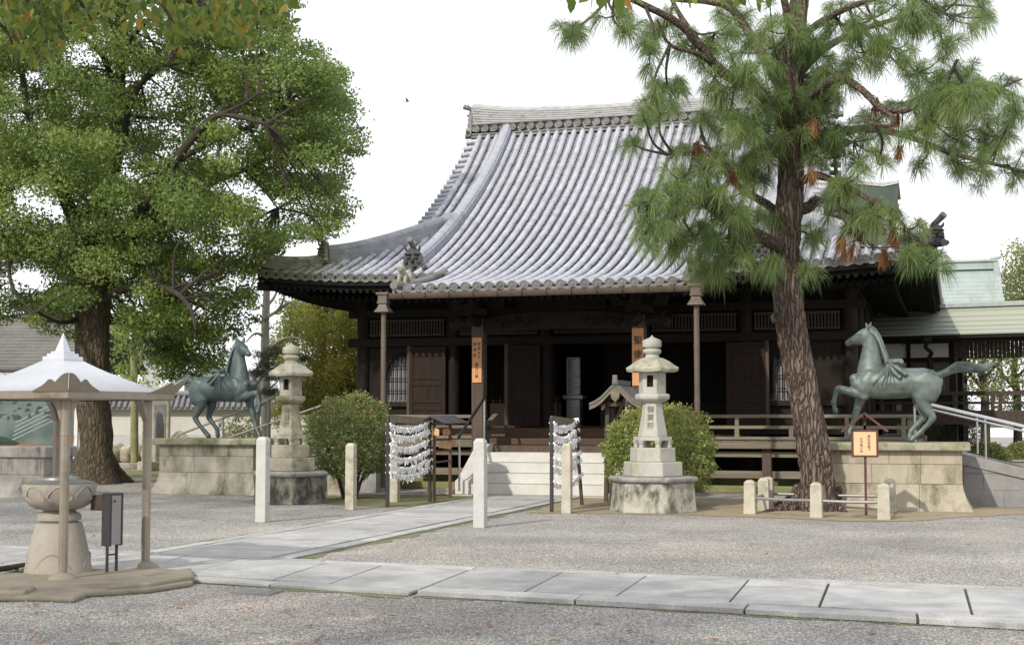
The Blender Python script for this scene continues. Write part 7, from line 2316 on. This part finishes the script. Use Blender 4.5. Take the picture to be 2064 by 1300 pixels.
# corridor running to the right of the hall
co = empty('covered_corridor', (2.0, 41.5, 0), 'dark wooden covered bridge corridor with a green copper roof right of the hall', 'corridor')
CDX = Vector((0.966, -0.20, 0)).normalized()
CDY = Vector((-CDX.y, CDX.x, 0))
O_ = Vector((-2.2, 42.0, 0))
def cp(u, v, z): return O_ + CDX * u + CDY * v + Vector((0, 0, z))
def cbox(m, u0, u1, v0, v1, z0, z1):
    m.hexa([cp(u0, v0, z0), cp(u1, v0, z0), cp(u1, v1, z0), cp(u0, v1, z0), cp(u0, v0, z1), cp(u1, v0, z1), cp(u1, v1, z1), cp(u0, v1, z1)])
LE = 14.0
rise = lambda u: 0.0
m = MB()
L = []
prof_c = [(-1.15, 3.86), (-0.8, 4.02), (-.3, 4.30), (.25, 4.66), (.8, 4.30), (1.3, 4.02), (1.65, 3.86)]
for u in np.linspace(-0.5, LE, 15):
    L.append([cp(u, v, z) for v, z in prof_c] + [cp(u, v, z - .07) for v, z in reversed(prof_c)])
m.loft(L)
cr = m.build('corridor_roof', M['copper_new'], co, smooth=20)
m = MB()
for k in range(5):                       # horizontal seams of the copper sheets
    t = (k + .7) / 5.3
    v = -1.15 + 1.35 * t
    z = np.interp(v, [q[0] for q in prof_c[:4]], [q[1] for q in prof_c[:4]])
    m.bar(cp(-.4, v, z + .008), cp(LE, v, z + .008), .03, .022)
m.build('roof_seams', M['copper_new'], cr)
m = MB(); m.bar(cp(-.5, .25, 4.70), cp(LE, .25, 4.70), .26, .13); m.build('roof_ridge', M['copper'], cr, bevel=.02)
m = MB(); m.bar(cp(-.5, -1.14, 3.77), cp(LE, -1.14, 3.77), .05, .10); m.bar(cp(-.5, -1.02, 3.69), cp(LE, -1.02, 3.69), .1, .08); m.build('eave_board', M['wood_black'], co)
m = MB()
for i in range(60):
    u = -.4 + (LE + .3) * i / 59
    m.bar(cp(u, -1.1, 3.78), cp(u, -.2, 4.22), .06, .07)
m.build('rafters', M['wood_corr'], co)
m = MB(); cbox(m, -.2, LE, -.32, .82, 1.50, 1.72); m.build('bridge_floor', M['wood_corr'], co)
m = MB(); cbox(m, -.2, LE, -.40, -.325, 1.42, 1.80); m.build('floor_beam', M['wood_corr'], co)
m = MB(); cbox(m, -.2, LE, -.36, -.27, 2.22, 2.32); cbox(m, -.2, LE, -.34, -.29, 1.98, 2.04); cbox(m, -.2, LE, .77, .86, 2.22, 2.32); cbox(m, -.2, LE, .79, .84, 1.98, 2.04); m.build('railing', M['wood_corr'], co)
for u in np.arange(.3, LE, 1.0):
    m = MB(); cbox(m, u - .045, u + .045, -.35, -.28, 1.80, 2.22); cbox(m, u - .045, u + .045, .78, .85, 1.72, 2.22); m.build('baluster', M['wood_corr'], co)
for u in (0.0, 2.25, 4.6, 7.4, 10.2):
    m = MB(); cbox(m, u - .09, u + .09, -.26, -.08, .1, 3.75); m.build('corridor_post', M['wood_dark'], co)
    m = MB(); cbox(m, u - .09, u + .09, .60, .76, .1, 3.75); m.build('corridor_post', M['wood_dark'], co)
m = MB(); n = 110
for k in range(n):
    u = 2.3 + (LE - 2.3) * k / n
    cbox(m, u, u + (LE - 2.3) / n - .012, -.29, -.265, 3.20 + .012 * math.sin(k * 2.1), 3.70)
m.build('hanging_board_frieze', M['wood_corr'], co)
m = MB(); cbox(m, -.2, LE, -.28, -.2, 3.66, 3.80); cbox(m, -.2, 2.3, -.3, -.2, 3.14, 3.24); cbox(m, -.2, 2.3, -.3, -.2, 2.05, 2.2); cbox(m, 1.02, 1.12, -.3, -.2, 2.2, 3.66); m.build('corridor_beams', M['wood_dark'], co)
for u0, u1, z0, z1 in ((.1, 1.02, 3.26, 3.64), (1.12, 2.16, 3.26, 3.64), (.1, 1.02, 2.2, 3.12)):
    m = MB(); cbox(m, u0, u1, -.24, -.22, z0, z1); m.build('plaster_panel', M['plaster'], co)
wn = MB(); cbox(wn, 1.12, 2.16, -.24, -.22, 2.2, 3.12); wo = wn.build('window', M['glass'], co)
m = MB()
for u in (1.16, 1.62, 2.12): cbox(m, u - .03, u + .03, -.27, -.241, 2.2, 3.12)
for z in (2.24, 2.8, 3.08): cbox(m, 1.12, 2.16, -.268, -.242, z - .025, z + .025)
m.build('window_frame', M['wood_pillar'], wo)
m = MB()
pd = cp(1.78, -1.1, 0)
m.box((pd.x, pd.y, 3.72), (.22, .2, .16)); m.tube(smooth_path([pd + Vector((.02, 0, 3.66)), pd + Vector((-.05, .05, 3.5)), pd + Vector((.10, .12, 3.35)), pd + Vector((.02, .2, 3.2)), pd + Vector((.06, .25, 3.0))], 4), .055, 9)
m.bar(pd + Vector((.05, .3, 0)), pd + Vector((.05, .3, 3.1)), .15, .15, up=(0, 1, 0))
m.build('downpipe', M['wood_dark'], co)

# far hall with a copper roof
fh = empty('copper_roofed_hall', (-4, 64, 0), 'distant hall with a pale verdigris copper shingle roof above the corridor', 'hall')
yr = 62.0
rx1 = at(2006, 530, yr).x
zr = at(1950, 540, yr).z
ds = [0, .6, 1.3, 2.2, 3.2, 4.3]; zs_ = [0, -.75, -1.45, -2.15, -2.75, -3.2]
m = MB()
N_ = 26
L = []
for k in range(N_ + 1):
    d = 4.3 * k / N_
    z = zr + float(np.interp(d, ds, zs_))
    e = .18 + .05 * d + .012 * d * d
    for dz in (0.0, -.03):
        L.append([(x, yr - d, z + dz) for x in np.linspace(-12, rx1 + e, 12)])
m.loft(L, cap=False, closed=False)
L = []
for k in range(N_ + 1):
    d = 4.3 * k / N_
    L.append([(x, yr + d, zr + float(np.interp(d, ds, zs_))) for x in (-12, rx1 + .18 + .05 * d + .012 * d * d)])
m.loft(L, cap=False, closed=False)
fr_ = m.build('copper_roof', M['copper'], fh)
m = MB(); m.bb(-12, rx1 + .02, yr - .16, yr + .16, zr - .02, zr + .22); m.bb(-12, rx1 + .12, yr - .24, yr + .24, zr + .22, zr + .30); m.bb(-12, rx1, yr - .22, yr + .22, zr - .09, zr - .02)
m.tube([(rx1 - .2, yr, zr + .33), (rx1 + .2, yr, zr + .40)], .07, 8)
m.bb(rx1 - .08, rx1 + .16, yr - .3, yr + .1, zr - .45, zr + .18)
m.build('roof_ridge', M['copper'], fr_)
m = MB(); m.bb(-10, rx1 - 1.2, yr - 2.6, yr + 2.6, 0, zr - 2.3); m.build('wall', M['wood_dark'], fh)
m = MB(); m.prism([(rx1 - .5, yr - d, zr + float(np.interp(d, ds, zs_)) - .1) for d in ds] + [(rx1 - .5, yr + d, zr + float(np.interp(d, ds, zs_)) - .1) for d in reversed(ds)], (-.05, 0, 0), (.05, 0, 0)); m.build('gable', M['plaster_grey'], fh)

# taller roof end rising behind the right hip of the hall
bh = empty('rear_hall', (-5, 52, 0), 'rear hall whose shaded green roof end shows above the right hip ridge', 'hall')
yb = 50.0
xe = at(1812, 400, yb).x
z1_, z0_ = at(1812, 372, yb).z, at(1812, 436, yb).z
m = MB()
L = []
for x, dz in ((-9, 1.0), (-5, .55), (-3.4, .18), (xe - .5, .0), (xe, .08)):
    L.append([(x, yb - .34, z1_ + dz - .10), (x, yb - .32, z1_ + dz + .02), (x, yb, z1_ + dz + .06), (x, yb + 2.0, z1_ + dz - .3)])
m.loft(L, cap=False, closed=False)
m.build('rear_roof', M['tile_ridge'], bh)
m = MB()
outl = [(-7, z1_ + .3), (-3.4, z1_ + .06), (xe - .5, z1_ - .10), (xe, z1_ - .02), (xe - .03, z0_ + .45), (xe + .02, z0_ + .2), (xe + .14, z0_ - .02), (xe - .1, z0_ - .15), (-7, z0_ - .15)]
m.prism([(x, yb, z) for x, z in outl], (0, -.3, 0), (0, -.15, 0))
m.build('verge_panel', M['shaded_copper'], bh, bevel=.02)
m = MB(); m.bb(-9, xe - .2, yb, yb + 5, 0, z0_); m.build('wall', M['wood_dark'], bh)

# small tiled outbuilding left of the hall
ob = empty('tiled_outbuilding', stand(735, 850, 47), 'small outbuilding with a grey tiled roof peeping out left of the hall', 'outbuilding')
e0 = dep(690, 752, 47); e1 = dep(800, 752, 47)
r0, r1 = dep(700, 730, 48.5), dep(800, 724, 48.5)
m = MB()
m.hexa([e0 + Vector((0, 0, -.08)), e1 + Vector((0, 0, -.08)), r1 + Vector((0, 0, -.08)), r0 + Vector((0, 0, -.08)), e0, e1, r1, r0])
for k in range(14):
    a, b = e0.lerp(e1, (k + .3) / 14), r0.lerp(r1, (k + .3) / 14)
    m.tube([a - FW * .05 + Vector((0, 0, .03)), b + Vector((0, 0, .03))], .055, 7)
ro = m.build('roof', M['tile'], ob, smooth=50)
m = MB(); m.tube([r0 + Vector((-.2, 0, .16)), r0 + Vector((.1, 0, .08)), r1 + Vector((0, 0, .08))], [.05, .10, .10], 8); m.build('roof_ridge', M['tile'], ro, smooth=50)
m = MB(); a, b = dep(712, 850, 48), dep(800, 850, 48)
m.hexa([Vector((p.x, p.y, z)) for z in (0, e0.z - .1) for p in (a, b, b + FW * 2, a + FW * 2)]); m.build('wall', M['wood_dark'], ob)

# plaster wall with a tiled top behind the camphor, on a terrace faced with boulders
def wall_run(x0, x1, D, zb, zt, ze, label):
    r = empty('plaster_wall', stand((x0 + x1) / 2, 850, D), label, 'wall')
    a, b = stand(x0, 850, D), stand(x1, 850, D)
    U = (b - a).normalized(); N = Vector((-U.y, U.x, 0))
    m = MB(); m.hexa([Vector((p.x, p.y, z)) for z in (0, zb + .45) for p in (a - N * .2, b - N * .2, b + N * .2, a + N * .2)]); m.build('lower_band', M['plaster_grey'], r)
    m = MB(); m.hexa([Vector((p.x, p.y, z)) for z in (zb + .45, ze) for p in (a - N * .18, b - N * .18, b + N * .18, a + N * .18)]); m.build('plaster_face', M['plaster'], r)
    m = MB(); L = (b - a).length; n = int(L / .2)
    for k in range(n):
        p = a.lerp(b, (k + .5) / n)
        m.tube([p - N * .52 + Vector((0, 0, ze + .02)), p - N * .05 + Vector((0, 0, zt))], .06, 7)
        m.tube([p + N * .52 + Vector((0, 0, ze + .02)), p + N * .05 + Vector((0, 0, zt))], .06, 5)
    for s in (-1, 1):
        m.add([a + N * s * .5 + Vector((0, 0, ze - .03)), b + N * s * .5 + Vector((0, 0, ze - .03)), b + Vector((0, 0, zt - .03)), a + Vector((0, 0, zt - .03))], [(0, 1, 2, 3)])
    m.tube([a + Vector((0, 0, zt + .06)), b + Vector((0, 0, zt + .06))], .11, 8)
    m.build('tile_coping', M['tile_pan'], r, smooth=50, fix=False)
    return r
wall_run(150, 720, 52, .55, 2.40, 1.93, 'long aged plaster wall with a grey tiled coping behind the camphor trunk')
m = MB(); a, b = stand(195, 850, 48.6), stand(560, 850, 48.6)
m.hexa([Vector((p.x, p.y, z)) for z in (0, .62) for p in (a, b, b + FW * 3.2, a + FW * 3.2)]); tag(m.build('terrace', M['moss']), kind='structure')
BL = ['far left', 'second', 'third', 'fourth', 'fifth', 'sixth', 'seventh']
rdm = random.Random(4)
for i in range(9):
    x = 214 + i * 21 if i < 6 else 345 + (i - 6) * 40
    p = dep(x, 916, 48.2); p.z = .36
    m = MB()
    bm = bmesh.new(); bmesh.ops.create_icosphere(bm, subdivisions=3, radius=1.0)
    ph = [rdm.uniform(0, 6) for _ in range(6)]
    for v in bm.verts:
        q = v.co
        f = 1 + .14 * math.sin(3 * q.x + ph[0]) + .12 * math.sin(4 * q.y + ph[1]) + .12 * math.sin(4 * q.z + ph[2]) + .06 * math.sin(9 * q.x + ph[3])
        m.v.append((p.x + q.x * f * rdm.uniform(.205, .215), p.y + q.y * f * .3, max(.01, p.z + q.z * f * rdm.uniform(.36, .37))))
    m.f = [tuple(v.index for v in f.verts) for f in bm.faces]
    bm.free()
    o = m.build('boulder', M['boulder'], smooth=40)
    tag(o, 'rough boulder in the row facing the terrace between the camphor trunk and the mossy pedestal', 'boulder', 'boulders of the terrace facing')
p = stand(362, 880, 47.5)
m = MB(); m.loft([[(p.x + x * s, p.y + y * s, z) for x, y in ((-.5, -.2), (.1, -.4), (.6, -.1), (.4, .3), (-.3, .3))] for s, z in ((1.1, .5), (1.0, .72), (.55, 1.0), (.15, 1.18))]); o = m.build('pointed_rock', M['boulder'], bevel=.05); tag(o, 'brown pointed rock on the terrace behind the dark horse', 'rock')
# kerb stones at the foot of the boulders
m = MB(); a, b = stand(222, 850, 45.5), stand(300, 850, 45.5); m.hexa([Vector((p.x, p.y, z)) for z in (0, .18) for p in (a, b, b + FW * .4, a + FW * .4)]); o = m.build('kerb_stone', M['stained_stone'], bevel=.03); tag(o, 'low grey kerb stone below the terrace boulders', 'kerb')

# stele
p = stand(322, 880, 44)
sx = empty('stone_stele', p, 'upright dark polished stone tablet in a pale stone frame beside the shelter pole', 'stele')
m = MB()
def rbox(mb, c, u0, u1, v0, v1, z0, z1): mb.hexa([c + RT * u + FW * v + Vector((0, 0, z)) for z in (z0, z1) for u, v in ((u0, v0), (u1, v0), (u1, v1), (u0, v1))])
rbox(m, p, -.42, .30, -.12, .12, .2, 2.25); m.build('frame', M['granite_tan'], sx, bevel=.03)
m = MB(); rbox(m, p, -.16, .20, -.14, -.121, .9, 2.0); m.build('tablet', M['dark_granite'], sx)
m = MB(); rbox(m, p, -.6, .5, -.3, .3, 0, .28); m.build('base', M['granite_tan'], sx, bevel=.03)
p = stand(294, 880, 43.4)
m = MB(); m.loft([[p + RT * (x * s) + FW * (y * s) + Vector((0, 0, z)) for x, y in ((-.10, -.1), (.10, -.08), (.08, .1), (-.09, .08))] for s, z in ((1.1, 0), (1.0, 1.0), (.95, 1.8), (.7, 2.1))]); o = m.build('natural_stone_pillar', M['boulder'], bevel=.02); tag(o, 'narrow rough natural stone pillar left of the dark stele', 'stone pillar')

# stone pedestal wall at far left with the big picture-map board behind it
lw = empty('stone_wall', (-19.5, 25.2, 0), 'streaked grey stone block wall at the left edge with a flared end', 'wall')
masonry(lw, -24.0, -17.45, 25.0, 26.0, [(0.0, 0.46, 7), (0.46, 0.80, 7)], ['stained_stone'], (0.80, 0.22, 0.06, 'stained_stone'), fl_ped, seed=9)
bd = empty('picture_map_board', stand(40, 900, 37), 'large painted blue-green picture map board behind the stone wall at left', 'notice board')
bc = stand(20, 850, 37)
def bbx(u0, u1, v0, v1, z0, z1, nm, mt, par=None, bev=None):
    m = MB(); rbox(m, bc, u0, u1, v0, v1, z0, z1); return m.build(nm, M[mt], par or bd, bevel=bev)
bbx(-2.4, 1.75, -.06, .06, .38, 2.75, 'frame', 'white_wall')
mp_, t_, p_ = new_mat('painted_map')
tc = t_.nodes.new('ShaderNodeTexCoord')
n_ = t_.nodes.new('ShaderNodeTexNoise'); n_.inputs['Scale'].default_value = 1.3; n_.inputs['Detail'].default_value = 7
r_ = t_.nodes.new('ShaderNodeValToRGB')
r_.color_ramp.elements[0].position = .38; r_.color_ramp.elements[0].color = (.06, .10, .10, 1)
r_.color_ramp.elements[1].position = .62; r_.color_ramp.elements[1].color = (.145, .185, .172, 1)
t_.links.new(tc.outputs['Object'], n_.inputs['Vector']); t_.links.new(n_.outputs[0], r_.inputs[0]); t_.links.new(r_.outputs[0], p_.inputs['Base Color'])
p_.inputs['Roughness'].default_value = .5
M['map'] = mp_
M['map_dark'] = noise_mat('map_dark_paint', (.035, .055, .055), (.10, .09, .10), 6, .5, 0, 20)
M['map_green'] = noise_mat('map_green_paint', (.015, .04, .03), (.04, .09, .06), 6, .5, 0, 20)
M['map_orange'] = noise_mat('map_orange_paint', (.24, .11, .035), (.28, .13, .045), 6, .5, 0, 20)
M['map_pale'] = noise_mat('map_pale_paint', (.24, .28, .29), (.31, .34, .34), 6, .5, 0, 20)
pic = bbx(-2.3, 1.65, -.075, -.061, .85, 2.65, 'picture', 'map')
def mark(pts, mt, nm='painted_mark'):
    m = MB(); m.loft([[bc + RT * u + FW * v + Vector((0, 0, z)) for u, z in pts] for v in (-.083, -.076)]); m.build(nm, M[mt], pic)
rdm = random.Random(12)
for mt, n in (('map_dark', 34), ('map_green', 26)):
    m = MB()
    for _ in range(n):
        u, z = rdm.uniform(-1.2, 1.5), rdm.uniform(1.5, 2.5)
        w_, h_ = rdm.uniform(.03, .12), rdm.uniform(.03, .09)
        k = rdm.choice((0, 1))
        pts = [(u - w_, z), (u + w_, z + .02), (u + w_ * .8, z + h_), (u, z + h_ * (1.6 if k else 1.1)), (u - w_ * .9, z + h_)]
        v0 = -.082 - rdm.random() * .004
        m.loft([[bc + RT * a + FW * v + Vector((0, 0, b)) for a, b in pts] for v in (v0, -.076)])
    m.build('painted_buildings' if mt == 'map_dark' else 'painted_trees', M[mt], pic)
for k in range(5):
    u0 = .1 + k * .02; z0 = 1.02 + k * .11
    mark([(u0, z0), (1.4, z0 + .62), (1.4, z0 + .65), (u0, z0 + .035)], 'map_pale', 'painted_lane')
mark([(-1.3, .86), (.1, .87), (.32, .95), (-.1, 1.12), (-.5, 1.18), (-1.3, 1.40)], 'map_green', 'painted_hill')
mark([(-.25, .862), (.9, .862), (.9, .93), (.4, .94), (.38, 1.0), (-.28, 1.0)], 'map_orange', 'painted_band')
mark([(1.1, .98), (1.65, .98), (1.65, 1.15), (1.1, 1.12)], 'map_orange', 'painted_band')
bbx(.9, 1.5, -.075, -.061, .48, .78, 'legend_panel', 'map')
for u in (-2.2, -.3, 1.4):
    bbx(u - .06, u + .06, .061, .16, 0, 2.6, 'leg', 'grey_metal')

# long grey-roofed building at far left and the pale house behind
lb = empty('grey_roofed_building', stand(20, 850, 52), 'plain building with a long grey slate roof at the far left', 'building')
bc2 = stand(-160, 850, 52)
dirv = (RT + FW * -.05).normalized()
nv = Vector((-dirv.y, dirv.x, 0))
def lp(u, v, z): return bc2 + dirv * u + nv * v + Vector((0, 0, z))
m = MB()
m.hexa([lp(u, v, z) for z in (0, 3.2) for u, v in ((-6, 0), (5.6, 0), (5.6, 6), (-6, 6))]); m.build('wall', M['plaster'], lb)
m = MB()
for k in range(16):
    v0, v1_ = -.9 + 3.9 * k / 16, -.9 + 3.9 * (k + 1) / 16
    z0, z1 = 3.35 + 2.1 * k / 16, 3.35 + 2.1 * (k + 1) / 16
    m.hexa([lp(-6.5, v0, z0 - .05), lp(6.2, v0, z0 - .05), lp(6.2, v1_ + .05, z1 - .05), lp(-6.5, v1_ + .05, z1 - .05), lp(-6.5, v0, z0 + .05), lp(6.2, v0, z0 + .05), lp(6.2, v1_ + .05, z1 + .02), lp(-6.5, v1_ + .05, z1 + .02)])
m.add([lp(-6.5, 3, 5.4), lp(6.2, 3, 5.4), lp(6.2, 6.9, 3.35), lp(-6.5, 6.9, 3.35)], [(0, 1, 2, 3)])
m.build('roof', M['slate'], lb)
m = MB(); m.bar(lp(-6.5, -.92, 3.22), lp(6.2, -.92, 3.22), .1, .16); m.build('gutter', M['dark_metal'], lb)
m = MB()
for u in (-4, -1, 2): m.hexa([lp(u + a, b, z) for z in (.9, 2.3) for a, b in ((0, -.03), (1.4, -.03), (1.4, .02), (0, .02))])
m.build('window', M['glass'], lb)
wh = empty('pale_house', stand(260, 850, 80), 'pale house wall with a small roof far behind the camphor', 'house')
hc = stand(245, 850, 80)
m = MB(); rbox(m, hc, -2.2, 1.1, 0, 4, 0, 4.9); m.build('wall', M['white_wall'], wh)
m = MB(); m.prism([hc + RT * -2.6 + Vector((0, 0, 4.85)), hc + RT * 1.5 + Vector((0, 0, 4.85)), hc + RT * -.5 + Vector((0, 0, 6.1))], FW * -.4, FW * 4.4); m.build('roof', M['slate'], wh)
m = MB(); rbox(m, hc, -1.3, -.5, -.03, .02, 3.1, 4.1); rbox(m, hc, .1, .8, -.03, .02, 3.1, 4.1); m.build('window', M['glass'], wh)
gh = empty('grey_roofed_house', stand(430, 850, 64), 'low house with a dark grey roof line behind the dark horse', 'house')
hc = stand(430, 850, 64)
m = MB(); rbox(m, hc, -1.4, 2.2, .4, 4, 0, 3.2); m.build('wall', M['white_wall'], gh)
m = MB(); m.hexa([hc + RT * u + FW * v + Vector((0, 0, z)) for u, v, z in ((-1.7, -.2, 3.1), (2.5, -.2, 3.1), (2.3, 2.2, 3.55), (-1.5, 2.2, 3.55), (-1.7, -.2, 3.2), (2.5, -.2, 3.2), (2.3, 2.2, 3.75), (-1.5, 2.2, 3.75))]); m.build('roof', M['slate'], gh)
# distant pale buildings on the right
fb_ = empty('distant_white_building', stand(2060, 850, 120), 'long pale low building far away under the corridor at right', 'building')
hc = stand(2060, 850, 120)
m = MB(); rbox(m, hc, -6, 10, 0, 6, 0, 1.9); m.build('wall', M['white_wall'], fb_)
m = MB(); rbox(m, hc, -6.3, 10.3, -.4, 6.4, 1.905, 2.2); m.build('roof', M['plaster_grey'], fb_)
m = MB(); rbox(m, hc, -5, 9, -.04, .02, .8, 1.3); m.build('window', M['glass'], fb_)
p = gnd(1975, 918)
m = MB(); m.loft([[p + RT * (x * s) + FW * (y * s) + Vector((0, 0, z)) for x, y in ((-.9, -.3), (.7, -.4), (1.0, .2), (-.8, .4))] for s, z in ((1, 0), (1.0, .22), (.9, .26))]); o = m.build('flat_stone', M['dark_granite'], bevel=.03); tag(o, 'flat grey stone slab on the lawn behind the right ramp', 'stone')
p = gnd(2055, 915)
m = MB(); m.loft([[p + RT * (x * s) + FW * (y * s) + Vector((0, 0, z)) for x, y in ((-.6, -.4), (.4, -.5), (.7, .2), (-.2, .5), (-.7, .2))] for s, z in ((1, 0), (.9, .2), (.5, .38))]); o = m.build('garden_rock', M['boulder'], bevel=.06); tag(o, 'pale rounded rock on the lawn near the right edge', 'rock')

# bird in flight
bp_ = dep(821, 205, 55)
bi = empty('bird', bp_, 'tiny brown bird flying in the white sky left of the roof', 'bird')
m = MB()
m.tube([bp_ - RT * .09, bp_ - RT * .05, bp_ + Vector((0, 0, .005)), bp_ + RT * .06 + Vector((0, 0, .015)), bp_ + RT * .085 + Vector((0, 0, .015))], [.006, .022, .03, .022, .006], 8)
m.build('body', M['feather'], bi, smooth=60)
for s in (-1, 1):
    m = MB()
    a = bp_ + FW * s * .02
    m.loft([[a + RT * .05, a + RT * -.03, a + RT * -.03 + Vector((0, 0, .006)), a + RT * .05 + Vector((0, 0, .006))], [a + FW * s * .06 + RT * .02 + Vector((0, 0, .07)), a + FW * s * .06 - RT * .06 + Vector((0, 0, .07)), a + FW * s * .06 - RT * .06 + Vector((0, 0, .074)), a + FW * s * .06 + RT * .02 + Vector((0, 0, .074))], [a + FW * s * .09 - RT * .05 + Vector((0, 0, .12)), a + FW * s * .09 - RT * .07 + Vector((0, 0, .12)), a + FW * s * .09 - RT * .07 + Vector((0, 0, .122)), a + FW * s * .09 - RT * .05 + Vector((0, 0, .122))]])
    m.build('wing', M['feather'], bi)
